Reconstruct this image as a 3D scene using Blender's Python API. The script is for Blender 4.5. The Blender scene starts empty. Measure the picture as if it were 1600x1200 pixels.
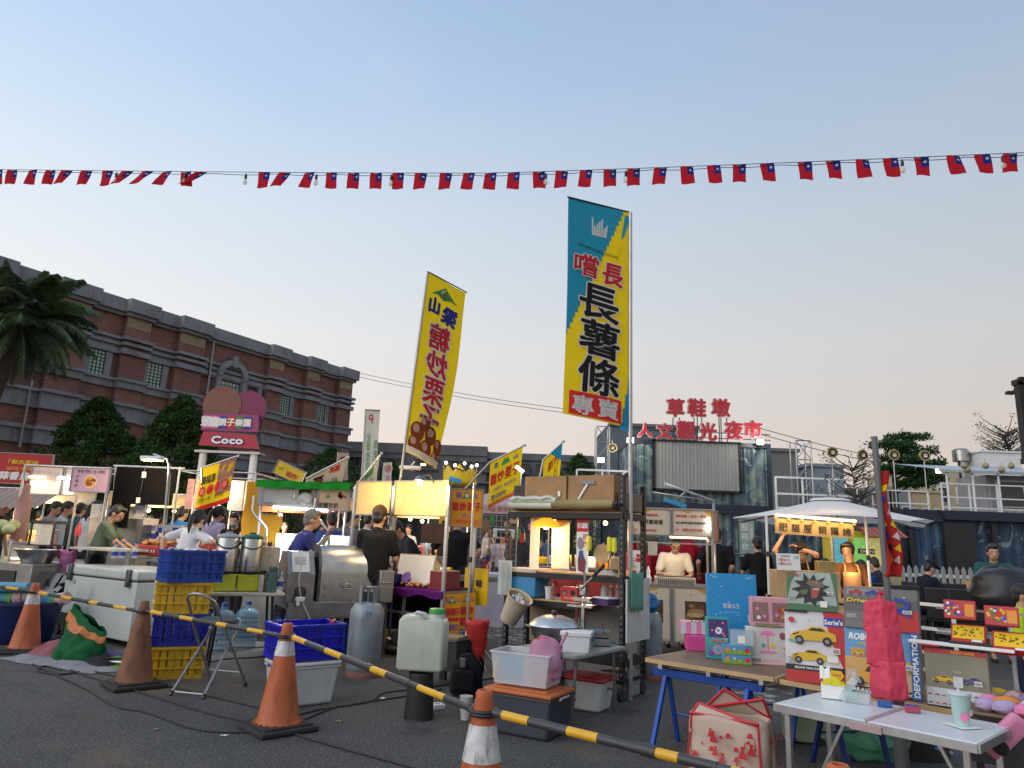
# Night market at dusk: camera and light first, then setting, front row, middle row, back stalls, people
import bpy,bmesh,math,random
from mathutils import Vector,Matrix,Euler,noise as mnoise
from math import radians as RD,sin,cos,pi
random.seed(7)
S=bpy.context.scene
C=S.collection
# camera
HC=1.36
FPX,PITCH,ROLL=1110.0,RD(12.5),RD(2.2)
FW=Vector((0,cos(PITCH),sin(PITCH)));RT=Vector((1,0,0));UP=Vector((0,-sin(PITCH),cos(PITCH)))
R2=cos(ROLL)*RT+sin(ROLL)*UP;U2=cos(ROLL)*UP-sin(ROLL)*RT
cam=bpy.data.cameras.new('camera');co=bpy.data.objects.new('camera',cam);C.objects.link(co)
m4=Matrix((R2,U2,-FW)).transposed().to_4x4();m4.translation=(0,0,HC);co.matrix_world=m4
cam.sensor_width=36;cam.lens=36*FPX/1600;cam.clip_start=.05;cam.clip_end=2000
S.camera=co
# sky, sun, exposure
SUN_EL,SUN_AZ=RD(3),RD(-75)
W=bpy.data.worlds.new('World');S.world=W;W.use_nodes=True
wn=W.node_tree.nodes;wl=W.node_tree.links
bg=wn['Background']
sky=wn.new('ShaderNodeTexSky');sky.sky_type='NISHITA';sky.sun_disc=False
sky.sun_elevation=SUN_EL;sky.sun_rotation=SUN_AZ;sky.air_density=1.2;sky.dust_density=1.5;sky.ozone_density=2.0
tc=wn.new('ShaderNodeTexCoord');sx=wn.new('ShaderNodeSeparateXYZ');wl.new(tc.outputs['Generated'],sx.inputs[0])
rp=wn.new('ShaderNodeValToRGB');wl.new(sx.outputs['Z'],rp.inputs[0])
el=rp.color_ramp.elements
el[0].position=0.0;el[0].color=(.86,.70,.60,1);el[1].position=.75;el[1].color=(.33,.48,.73,1)
for p_,c_ in((.12,(.86,.74,.67,1)),(.26,(.78,.78,.79,1)),(.42,(.62,.72,.83,1)),(.56,(.46,.61,.83,1))):
 e=el.new(p_);e.color=c_
mu=wn.new('ShaderNodeMixRGB');mu.blend_type='ADD';mu.inputs[0].default_value=1
ma=wn.new('ShaderNodeVectorMath');ma.operation='SCALE';ma.inputs['Scale'].default_value=.025;wl.new(sky.outputs[0],ma.inputs[0])
# dusk air: brighter towards the set sun on the left, greyer to the right
mr=wn.new('ShaderNodeMapRange');mr.inputs['From Min'].default_value=-.75;mr.inputs['From Max'].default_value=.75
mr.inputs['To Min'].default_value=1.15;mr.inputs['To Max'].default_value=.72;wl.new(sx.outputs['X'],mr.inputs['Value'])
mb=wn.new('ShaderNodeVectorMath');mb.operation='SCALE';
nz=wn.new('ShaderNodeTexNoise');nz.inputs['Scale'].default_value=1.6;nz.inputs['Detail'].default_value=7;nz.inputs['Distortion'].default_value=.6
mp=wn.new('ShaderNodeMapping');mp.inputs['Scale'].default_value=(1,1,4.5);mp.inputs['Rotation'].default_value=(.25,.1,0);wl.new(tc.outputs['Generated'],mp.inputs[0]);wl.new(mp.outputs[0],nz.inputs['Vector'])
nr=wn.new('ShaderNodeMapRange');nr.inputs['From Min'].default_value=.3;nr.inputs['From Max'].default_value=.7;nr.inputs['To Min'].default_value=0;nr.inputs['To Max'].default_value=.16;wl.new(nz.outputs[0],nr.inputs['Value'])
hz=wn.new('ShaderNodeMixRGB');wl.new(nr.outputs[0],hz.inputs[0]);wl.new(rp.outputs[0],hz.inputs[1]);hz.inputs[2].default_value=(.80,.78,.78,1)
wl.new(hz.outputs[0],mb.inputs[0]);wl.new(mr.outputs[0],mb.inputs['Scale'])
wl.new(ma.outputs[0],mu.inputs[1]);wl.new(mb.outputs[0],mu.inputs[2]);wl.new(mu.outputs[0],bg.inputs[0])
bg.inputs[1].default_value=1.0
sl=bpy.data.lights.new('sun','SUN');sl.energy=1.5;sl.angle=RD(70);sl.color=(1,.93,.85)
so=bpy.data.objects.new('sun',sl);C.objects.link(so)
so.rotation_euler=Vector((.85,.55,-.62)).to_track_quat('-Z','Y').to_euler()
S.view_settings.view_transform='Standard';S.view_settings.look='None'
S.view_settings.exposure=0.0;S.view_settings.gamma=1.0
S.cycles.max_bounces=6;S.cycles.diffuse_bounces=3;S.cycles.glossy_bounces=3;S.cycles.transparent_max_bounces=12
S.cycles.transmission_bounces=4;S.cycles.caustics_reflective=False;S.cycles.caustics_refractive=False
S.cycles.sample_clamp_indirect=3.0
# pixel rays of the survey -> metres
def ray(px,py):
 return FW+(px-800)/FPX*R2+(600-py)/FPX*U2
def gz(px,py,z=0.0):
 d=ray(px,py);t=(z-HC)/d.z;return Vector((d.x*t,d.y*t,z))
def at(px,py,y):
 d=ray(px,py);t=y/d.y;return Vector((d.x*t,y,HC+d.z*t))
def basis(a,b,c):return Matrix((a,b,c)).transposed().to_4x4()
def yawof(a,b):return math.atan2(b.y-a.y,b.x-a.x)
# materials
MATS={}
def mat(key,col=(.5,.5,.5),rough=.6,metal=0,var=.12,scale=6,bump=0.0,bscale=60,emit=None,es=1,trans=0,alpha=1,spec=.5,coat=0,sss=0,stains=0):
 if key in MATS:return MATS[key]
 m=bpy.data.materials.new(key);m.use_nodes=True;MATS[key]=m
 n=m.node_tree.nodes;l=m.node_tree.links;b=n['Principled BSDF']
 b.inputs['Roughness'].default_value=rough;b.inputs['Metallic'].default_value=metal
 b.inputs['Specular IOR Level'].default_value=spec
 if coat:b.inputs['Coat Weight'].default_value=coat
 c4=(*col,1)
 if var:
  t=n.new('ShaderNodeTexCoord');nz=n.new('ShaderNodeTexNoise');nz.inputs['Scale'].default_value=scale;nz.inputs['Detail'].default_value=6
  l.new(t.outputs['Object'],nz.inputs['Vector'])
  r=n.new('ShaderNodeValToRGB');l.new(nz.outputs[0],r.inputs[0])
  r.color_ramp.elements[0].position=.3;r.color_ramp.elements[1].position=.7
  r.color_ramp.elements[0].color=tuple(max(0,x*(1-var))for x in col)+(1,)
  r.color_ramp.elements[1].color=tuple(min(1,x*(1+var))for x in col)+(1,)
  out=r.outputs[0]
  if stains:
   n2=n.new('ShaderNodeTexNoise');n2.inputs['Scale'].default_value=scale*2.3;n2.inputs['Detail'].default_value=8;n2.inputs['Roughness'].default_value=.7
   mp=n.new('ShaderNodeMapping');mp.inputs['Scale'].default_value=(1,1,.25);l.new(t.outputs['Object'],mp.inputs[0]);l.new(mp.outputs[0],n2.inputs['Vector'])
   r2=n.new('ShaderNodeValToRGB');l.new(n2.outputs[0],r2.inputs[0]);r2.color_ramp.elements[0].position=.52;r2.color_ramp.elements[1].position=.68
   mx=n.new('ShaderNodeMixRGB');mx.blend_type='MULTIPLY';l.new(out,mx.inputs[1]);mx.inputs[2].default_value=(1-stains,1-stains*1.1,1-stains*1.25,1)
   l.new(r2.outputs[0],mx.inputs[0]);out=mx.outputs[0]
  l.new(out,b.inputs['Base Color'])
  rr=n.new('ShaderNodeMapRange');rr.inputs['To Min'].default_value=max(.03,rough*.8);rr.inputs['To Max'].default_value=min(1,rough*1.2)
  l.new(nz.outputs[0],rr.inputs['Value']);l.new(rr.outputs[0],b.inputs['Roughness'])
  if bump:
   n3=n.new('ShaderNodeTexNoise');n3.inputs['Scale'].default_value=bscale;n3.inputs['Detail'].default_value=4;l.new(t.outputs['Object'],n3.inputs['Vector'])
   bp=n.new('ShaderNodeBump');bp.inputs['Strength'].default_value=bump;bp.inputs['Distance'].default_value=.02
   l.new(n3.outputs[0],bp.inputs['Height']);l.new(bp.outputs[0],b.inputs['Normal'])
 else:b.inputs['Base Color'].default_value=c4
 if trans:b.inputs['Transmission Weight'].default_value=trans
 if alpha<1:b.inputs['Alpha'].default_value=alpha
 if sss:b.inputs['Subsurface Weight'].default_value=sss;b.inputs['Subsurface Radius'].default_value=(.01,.005,.003)
 if emit:b.inputs['Emission Color'].default_value=(*emit,1);b.inputs['Emission Strength'].default_value=es
 return m
def cloth(key,col,var=.15,bump=.35,bscale=14,tl=.35):
 if key in MATS:return MATS[key]
 m=mat(key,col,.38 if 'film' in key else .9,0,var,5,bump,bscale,spec=.5 if 'film' in key else .12)
 n=m.node_tree.nodes;l=m.node_tree.links;b=n['Principled BSDF'];o=n['Material Output']
 tr=n.new('ShaderNodeBsdfTranslucent');tr.inputs[0].default_value=(*col,1)
 mx=n.new('ShaderNodeMixShader');mx.inputs[0].default_value=tl
 l.new(b.outputs[0],mx.inputs[1]);l.new(tr.outputs[0],mx.inputs[2]);l.new(mx.outputs[0],o.inputs[0]);return m
def P(key,col,rough=.4,**k):return mat(key,col,rough,**k)
steel=mat('stainless_steel',(.42,.42,.41),.32,1,.10,9,.05,25)
steel_dull=mat('dull_steel',(.27,.27,.27),.42,.9,.18,7,.08,30)
galv=mat('galvanised_tube',(.45,.46,.47),.38,.85,.12,12)
alu=mat('aluminium',(.62,.63,.64),.35,.9,.08,12)
blackm=mat('black_metal',(.018,.018,.02),.45,.3,.3,8)
blackp=mat('black_plastic',(.02,.02,.022),.5,0,.25,8)
whitem=mat('white_paint',(.74,.76,.76),.45,0,.06,5)
whitep=mat('white_plastic',(.72,.73,.72),.4,0,.07,6)
rubber=mat('rubber',(.025,.025,.025),.8,0,.3,12)
wood=mat('plywood',(.36,.20,.085),.6,0,.22,5)
wood_pale=mat('pale_wood',(.50,.33,.16),.6,0,.2,6)
grey=mat('grey_plastic',(.30,.31,.32),.5,0,.1,6)
red=mat('red_plastic',(.55,.03,.03),.4,0,.12,7)
blue=mat('blue_plastic',(.012,.045,.42),.38,0,.15,6)
yellowp=mat('yellow_plastic',(.62,.37,.012),.42,0,.15,6,stains=.3)
greenp=mat('green_plastic',(.03,.30,.06),.4,0,.15,6)
paper=mat('white_paper',(.78,.78,.76),.7,0,.04,8)
glass=mat('clear_plastic',(.85,.9,.92),.12,0,0,alpha=.28)
skinm=mat('skin',(.50,.285,.19),.5,0,.08,9,sss=.08)
hairm=mat('black_hair',(.012,.010,.009),.45,0,.3,40,.4,90)
ink_k=mat('black_print',(.02,.02,.025),.6,0,0);ink_r=mat('red_print',(.60,.025,.03),.6,0,0);ink_w=mat('white_print',(.82,.82,.8),.6,0,0)
ink_y=mat('yellow_print',(.80,.52,.01),.6,0,0);ink_b=mat('blue_print',(.03,.06,.38),.6,0,0);ink_g=mat('green_print',(.05,.25,.07),.6,0,0)
ink_o=mat('orange_print',(.75,.28,.03),.6,0,0);ink_n=mat('brown_print',(.20,.08,.03),.6,0,0);ink_p=mat('pink_print',(.78,.22,.42),.6,0,0)
ink_gy=mat('grey_print',(.25,.25,.26),.6,0,0);ink_t=mat('teal_print',(.08,.42,.42),.6,0,0);ink_v=mat('violet_print',(.20,.08,.38),.6,0,0)
# mesh builder
I4=Matrix.Identity(4)
def Rz(a):return Matrix.Rotation(a,4,'Z')
def Rx(a):return Matrix.Rotation(a,4,'X')
def Ry(a):return Matrix.Rotation(a,4,'Y')
def Tr(*v):return Matrix.Translation(Vector(v if len(v)==3 else v[0]))
class M:
 def __init__(s,*mats):s.bm=bmesh.new();s.m=list(mats)
 def mi(s,m):
  if isinstance(m,int):return m
  if m not in s.m:s.m.append(m)
  return s.m.index(m)
 def _add(s,vs,fs,m=0,smooth=False,X=None):
  bv=[s.bm.verts.new(X@Vector(v)if X is not None else v)for v in vs];k=s.mi(m)
  for f in fs:
   try:
    g=s.bm.faces.new([bv[i]for i in f]);g.material_index=k;g.smooth=smooth
   except ValueError:pass
  return bv
 def box(s,c,d,m=0,X=None,bev=0,taper=1.0,seg=2):
  hx,hy,hz=d[0]/2,d[1]/2,d[2]/2
  vs=[(c[0]+i*hx*(taper if k<0 else 1),c[1]+j*hy*(taper if k<0 else 1),c[2]+k*hz)for i in(-1,1)for j in(-1,1)for k in(-1,1)]
  fs=[(0,1,3,2),(4,6,7,5),(0,4,5,1),(2,3,7,6),(0,2,6,4),(1,5,7,3)]
  bv=s._add(vs,fs,m,False,X)
  if bev:
   ed=list({e for v in bv for e in v.link_edges})
   r=bmesh.ops.bevel(s.bm,geom=ed,offset=bev,segments=seg,affect='EDGES',profile=.5,clamp_overlap=True)
   k=s.mi(m)
   for f in r['faces']:f.material_index=k;f.smooth=True
  return s
 def tube(s,pts,r=.01,n=8,m=0,X=None,cap=True,closed=False):
  pts=[Vector(p)for p in pts];rs=r if isinstance(r,(list,tuple))else[r]*len(pts)
  vs,fs=[],[];N=len(pts);up=None
  for i,p in enumerate(pts):
   if closed:t=(pts[(i+1)%N]-pts[i-1])
   else:t=(pts[min(i+1,N-1)]-pts[max(i-1,0)])
   t.normalize()
   if up is None:up=Vector((0,0,1))if abs(t.z)<.9 else Vector((1,0,0))
   a=t.cross(up)
   if a.length<1e-4:a=t.cross(Vector((0,1,0)))
   a.normalize();b=a.cross(t).normalized();up=b
   for k in range(n):
    q=2*pi*k/n;vs.append(p+rs[i]*(cos(q)*a+sin(q)*b))
  for i in range(N if closed else N-1):
   j=(i+1)%N
   for k in range(n):fs.append((i*n+k,i*n+(k+1)%n,j*n+(k+1)%n,j*n+k))
  if cap and not closed:fs.append(tuple(range(n-1,-1,-1)));fs.append(tuple((N-1)*n+k for k in range(n)))
  s._add(vs,fs,m,True,X);return s
 def bar(s,a,b,w=.02,h=None,m=0,X=None):
  a,b=Vector(a),Vector(b);t=(b-a);L=t.length;q=t.to_track_quat('Z','Y').to_matrix().to_4x4()
  Y=Tr((a+b)/2)@q;s.box((0,0,0),(w,h or w,L),m,(X@Y)if X is not None else Y);return s
 def lathe(s,prof,n=20,m=0,X=None,cap=True,sweep=2*pi):
  vs,fs=[],[];full=abs(sweep-2*pi)<1e-6;c=n if full else n+1
  for r,z in prof:
   for k in range(c):q=sweep*k/n;vs.append((r*cos(q),r*sin(q),z))
  for i in range(len(prof)-1):
   for k in range(n):fs.append((i*c+k,i*c+(k+1)%c,(i+1)*c+(k+1)%c,(i+1)*c+k))
  if cap and full:
   if prof[0][0]>1e-5:fs.append(tuple(range(n-1,-1,-1)))
   if prof[-1][0]>1e-5:fs.append(tuple((len(prof)-1)*n+k for k in range(n)))
  s._add(vs,fs,m,True,X);return s
 def ball(s,c,r,m=0,n=12,X=None):
  r=r if isinstance(r,(tuple,list))else(r,r,r);pr=[]
  Y=Tr(c)@Matrix.Diagonal((*r,1));h=max(4,n//2)
  for i in range(h+1):q=-pi/2+pi*i/h;pr.append((max(cos(q),1e-6 if i in(0,h)else 0),sin(q)))
  s.lathe(pr,n,m,(X@Y)if X is not None else Y,cap=False);return s
 def prism(s,poly,d,m=0,X=None,smooth=False):
  n=len(poly);vs=[(x,0,z)for x,z in poly]+[(x,d,z)for x,z in poly]
  fs=[tuple(range(n)),tuple(range(2*n-1,n-1,-1))]+[(i,i+n,(i+1)%n+n,(i+1)%n)for i in range(n)]
  s._add(vs,fs,m,smooth,X);return s
 def sheet(s,fn,nu,nv,m=0,X=None,smooth=True):
  vs=[fn(i/nu,j/nv)for j in range(nv+1)for i in range(nu+1)];w=nu+1
  fs=[(j*w+i,j*w+i+1,(j+1)*w+i+1,(j+1)*w+i)for j in range(nv)for i in range(nu)]
  s._add(vs,fs,m,smooth,X);return s
 def build(s,name,parent=None,X=None,loc=None,sharp=True,solid=0):
  bm=s.bm;bmesh.ops.recalc_face_normals(bm,faces=bm.faces)
  me=bpy.data.meshes.new(name)
  if sharp:
   for e in bm.edges:
    if len(e.link_faces)==2 and e.calc_face_angle(0)>.7:e.smooth=False
  bm.to_mesh(me);bm.free()
  for m in s.m:me.materials.append(m)
  o=bpy.data.objects.new(name,me);C.objects.link(o)
  if parent:o.parent=parent
  if X is not None:o.matrix_local=X
  if loc is not None:o.location=loc
  if solid:
   q=o.modifiers.new('solid','SOLIDIFY');q.thickness=solid;q.offset=0
  return o
def tag(o,label=None,cat=None,group=None,kind=None):
 if label:o['label']=label
 if cat:o['category']=cat
 if group:o['group']=group
 if kind:o['kind']=kind
 return o
def T(name,label,cat,loc=(0,0,0),rz=0.0,group=None,X=None):
 o=bpy.data.objects.new(name,None);o.empty_display_size=.1;C.objects.link(o)
 o.location=loc;o.rotation_euler=(0,0,rz)
 if X is not None:o.matrix_world=X
 return tag(o,label,cat,group)
KIDS={}
def dup(root,loc=None,rz=None,label=None,group=None,X=None):
 kids={}
 for o in C.objects:
  if o.parent:kids.setdefault(o.parent,[]).append(o)
 def rec(o,par):
  c=o.copy();C.objects.link(c)
  if par:c.parent=par
  for k in kids.get(o,()):rec(k,c)
  return c
 r=rec(root,None)
 if loc is not None:r.location=loc
 if rz is not None:r.rotation_euler=(0,0,rz)
 if X is not None:r.matrix_world=X
 if label:r['label']=label
 if group:r['group']=group
 return r
# lettering
TXT={}
def glyphs(s,bold=0.0,sp=1.0):
 k=(s,bold,sp)
 if k in TXT:return TXT[k]
 c=bpy.data.curves.new('t','FONT');c.body=s;c.size=1;c.align_x='CENTER';c.align_y='CENTER';c.resolution_u=2;c.offset=bold;c.space_character=sp
 o=bpy.data.objects.new('t',c);C.objects.link(o);dg=bpy.context.evaluated_depsgraph_get();ev=o.evaluated_get(dg)
 me=ev.to_mesh();vs=[v.co.copy()for v in me.vertices];fs=[tuple(p.vertices)for p in me.polygons]
 ev.to_mesh_clear();bpy.data.objects.remove(o);bpy.data.curves.remove(c)
 if vs:
  x0,x1=min(v.x for v in vs),max(v.x for v in vs);y0,y1=min(v.y for v in vs),max(v.y for v in vs)
  d=Vector(((x0+x1)/2,(y0+y1)/2,0));vs=[v-d for v in vs];TXT[k]=(vs,fs,x1-x0,y1-y0)
 else:TXT[k]=(vs,fs,1,1)
 return TXT[k]
class Art:
 def __init__(s,lift=.002,step=.0012,fn=None):s.M=M();s.l=lift;s.st=step;s.k=0;s.fn=fn
 def _v(s,u,v):return(u,-(s.l+s.k*s.st),v)if s.fn is None else s.fn(u,v,s.l+s.k*s.st)
 def poly(s,pts,m,up=True):
  if up:s.k+=1
  s.M._add([s._v(u,v)for u,v in pts],[tuple(range(len(pts)))],m);return s
 def rect(s,u0,v0,u1,v1,m,up=True,n=1):
  if s.fn is None and n==1:return s.poly([(u0,v0),(u1,v0),(u1,v1),(u0,v1)],m,up)
  if up:s.k+=1
  a,b=max(2,n),max(2,int(n*abs(v1-v0)/max(.01,abs(u1-u0))))
  vs=[s._v(u0+(u1-u0)*i/a,v0+(v1-v0)*j/b)for j in range(b+1)for i in range(a+1)];w=a+1
  s.M._add(vs,[(j*w+i,j*w+i+1,(j+1)*w+i+1,(j+1)*w+i)for j in range(b)for i in range(a)],m,True);return s
 def disc(s,u,v,r,m,n=18,r2=None,up=True):
  return s.poly([(u+r*cos(2*pi*i/n),v+(r2 or r)*sin(2*pi*i/n))for i in range(n)],m,up)
 def text(s,t,u,v,h,m,bold=0.0,w=None,rot=0,out=None,ob=.06,sp=1.0,mirror=False,shear=0):
  vs,fs,w0,h0=glyphs(t,0.0,sp);k=h/h0;kx=(w/w0 if w else k)*(-1 if mirror else 1);cr,sr=cos(rot),sin(rot)
  def stamp(rad,n,mm):
   s.k+=1;k0=s.k
   for i in range(n):
    s.k=k0+.12*i;q=2*pi*i/n;du,dv=(rad*cos(q),rad*sin(q))if n>1 else(0,0);pts=[]
    for p in vs:
     x,y=p.x*kx+p.y*k*shear,p.y*k;pts.append(s._v(u+du+x*cr-y*sr,v+dv+x*sr+y*cr))
    s.M._add(pts,fs,mm)
   s.k=k0+(1 if n>6 else 0)
  if out is not None:stamp((bold+ob)*h,12,out)
  stamp(bold*h,6 if bold else 1,m)
  return s
 def column(s,t,u,v,h,m,pitch=1.1,**k):
  for i,ch in enumerate(t):k0=s.k;s.text(ch,u,v-h*.5-i*h*pitch,h,m,**k);k1=s.k;s.k=k0
  s.k=k1;return s
 def build(s,name='printed_face',parent=None,X=None):
  s.M.bm.normal_update();o=s.M.build(name,parent,X,sharp=False);return o
def noise2(x,y,s=1.0):return mnoise.noise(Vector((x*s,y*s,3.7)))
# GROUND
def ground():
 m=mat('asphalt',(.074,.072,.069),.85,0,.25,.9,.8,90);n=m.node_tree.nodes;l=m.node_tree.links;b=n['Principled BSDF']
 src=b.inputs['Base Color'].links[0].from_socket;t=n.new('ShaderNodeTexCoord')
 def mix(col,fac,prev):
  x=n.new('ShaderNodeMixRGB');l.new(fac,x.inputs[0]);l.new(prev,x.inputs[1]);x.inputs[2].default_value=(*col,1);return x.outputs[0]
 def nz(sc,lo,hi,det=5,rg=.6,vec=None):
  a=n.new('ShaderNodeTexNoise');a.inputs['Scale'].default_value=sc;a.inputs['Detail'].default_value=det;a.inputs['Roughness'].default_value=rg
  l.new(vec or t.outputs['Object'],a.inputs['Vector']);r=n.new('ShaderNodeValToRGB');l.new(a.outputs[0],r.inputs[0])
  r.color_ramp.elements[0].position=lo;r.color_ramp.elements[1].position=hi;return r.outputs[0]
 out=mix((.20,.196,.19),nz(52,.565,.63,3),src)
 out=mix((.034,.033,.032),nz(2.2,.57,.72),out)
 out=mix((.19,.14,.09),nz(.55,.56,.70,8,.65),out)
 vo=n.new('ShaderNodeTexVoronoi');vo.feature='DISTANCE_TO_EDGE';vo.inputs['Scale'].default_value=.55;wv=n.new('ShaderNodeTexNoise');wv.inputs['Scale'].default_value=3;wv.inputs['Detail'].default_value=6;l.new(t.outputs['Object'],wv.inputs['Vector'])
 av=n.new('ShaderNodeMixRGB');av.inputs[0].default_value=.18;l.new(t.outputs['Object'],av.inputs[1]);l.new(wv.outputs['Color'],av.inputs[2]);l.new(av.outputs[0],vo.inputs['Vector'])
 cr=n.new('ShaderNodeValToRGB');cr.color_ramp.elements[0].position=0;cr.color_ramp.elements[0].color=(.22,.22,.22,1);cr.color_ramp.elements[1].position=.008;cr.color_ramp.elements[1].color=(0,0,0,1);l.new(vo.outputs['Distance'],cr.inputs[0])
 out=mix((.035,.034,.033),cr.outputs[0],out)
 out=mix((.022,.022,.022),nz(61,.56,.63,3),out)
 l.new(out,b.inputs['Base Color'])
 g=M(m)
 g.sheet(lambda u,v:(-120+240*u,-20+220*v,0),24,22,0)
 tag(g.build('asphalt_ground'),kind='structure')
ground()
def paint_mat():
 m=bpy.data.materials.new('worn_road_paint');m.use_nodes=True;n=m.node_tree.nodes;l=m.node_tree.links;b=n['Principled BSDF'];b.inputs['Base Color'].default_value=(.33,.33,.31,1);b.inputs['Roughness'].default_value=.8
 t=n.new('ShaderNodeTexCoord');a=n.new('ShaderNodeTexNoise');a.inputs['Scale'].default_value=4.5;a.inputs['Detail'].default_value=9;a.inputs['Roughness'].default_value=.75;l.new(t.outputs['Object'],a.inputs['Vector'])
 r=n.new('ShaderNodeValToRGB');r.color_ramp.elements[0].position=.50;r.color_ramp.elements[1].position=.56;l.new(a.outputs[0],r.inputs[0])
 x=n.new('ShaderNodeBsdfTransparent');mx=n.new('ShaderNodeMixShader');l.new(r.outputs[0],mx.inputs[0]);l.new(x.outputs[0],mx.inputs[1]);l.new(b.outputs[0],mx.inputs[2]);l.new(mx.outputs[0],n['Material Output'].inputs[0]);return m
paint=paint_mat()
def marking(name,pix,m=paint,z=.004):
 g=M(m);pts=[gz(*p)for p in pix];g._add([(p.x,p.y,z)for p in pts],[tuple(range(len(pts)))],0);o=g.build(name);tag(o,kind='structure');return o
marking('road_marking',[(735,955),(800,935),(815,985),(760,1000)])
marking('road_marking',[(840,1000),(790,1018),(770,1006),(815,985)])
marking('road_marking',[(1140,1075),(1215,1040),(1260,1075),(1180,1110)])
marking('road_marking',[(1290,1078),(1320,1062),(1420,1108),(1470,1180),(1400,1150)])
marking('road_marking',[(1395,1050),(1420,1050),(1470,1110),(1440,1110)])
marking('road_marking',[(1060,985),(1012,1015),(1000,1010),(1030,985)])
# green artificial turf of the seating area
turf=M(mat('green_turf_carpet',(.03,.12,.045),.9,0,.25,8,.5,120));a=gz(1290,950);b_=gz(1620,968);
turf._add([(a.x-1,a.y-.8,.012),(14.5,b_.y-.5,.012),(16,21,.012),(a.x-1,21,.012)],[(0,1,2,3)],0)
tag(turf.build('green_carpet_floor'),kind='structure')
# BRICK BUILDING (left)
def brick_mat():
 m=bpy.data.materials.new('red_brick');m.use_nodes=True;n=m.node_tree.nodes;l=m.node_tree.links;b=n['Principled BSDF'];b.inputs['Roughness'].default_value=.8
 t=n.new('ShaderNodeTexCoord');sp=n.new('ShaderNodeSeparateXYZ');cb=n.new('ShaderNodeCombineXYZ');l.new(t.outputs['Object'],sp.inputs[0]);l.new(sp.outputs['X'],cb.inputs[0]);l.new(sp.outputs['Z'],cb.inputs[1])
 k=n.new('ShaderNodeTexBrick');k.inputs['Scale'].default_value=1;k.inputs['Brick Width'].default_value=.30;k.inputs['Row Height'].default_value=.085;k.inputs['Mortar Size'].default_value=.009
 k.inputs['Color1'].default_value=(.27,.125,.10,1);k.inputs['Color2'].default_value=(.205,.095,.078,1);k.inputs['Mortar'].default_value=(.12,.085,.075,1);l.new(cb.outputs[0],k.inputs['Vector'])
 a=n.new('ShaderNodeTexNoise');a.inputs['Scale'].default_value=.8;a.inputs['Detail'].default_value=6;l.new(t.outputs['Object'],a.inputs['Vector'])
 x=n.new('ShaderNodeMixRGB');x.blend_type='MULTIPLY';x.inputs[0].default_value=.55;l.new(k.outputs[0],x.inputs[1]);l.new(a.outputs[0],x.inputs[2]);
 y=n.new('ShaderNodeHueSaturation');y.inputs['Value'].default_value=1.35;l.new(x.outputs[0],y.inputs['Color']);l.new(y.outputs[0],b.inputs['Base Color'])
 bp=n.new('ShaderNodeBump');bp.inputs['Strength'].default_value=.4;bp.inputs['Distance'].default_value=.01;l.new(k.outputs['Fac'],bp.inputs['Height']);bp.invert=True;l.new(bp.outputs[0],b.inputs['Normal']);return m
brick=brick_mat()
stone=mat('grey_stone',(.215,.225,.245),.8,0,.2,1.2,.25,20,stains=.35)
tan=mat('tan_tile',(.27,.215,.135),.7,0,.2,4)
gpane=mat('green_glass',(.36,.56,.45),.15,0,.1,2);muntin=mat('dark_muntin',(.02,.025,.03),.5)  # pane colour takes in the sky's pale reflection on green-tinted glass
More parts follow.
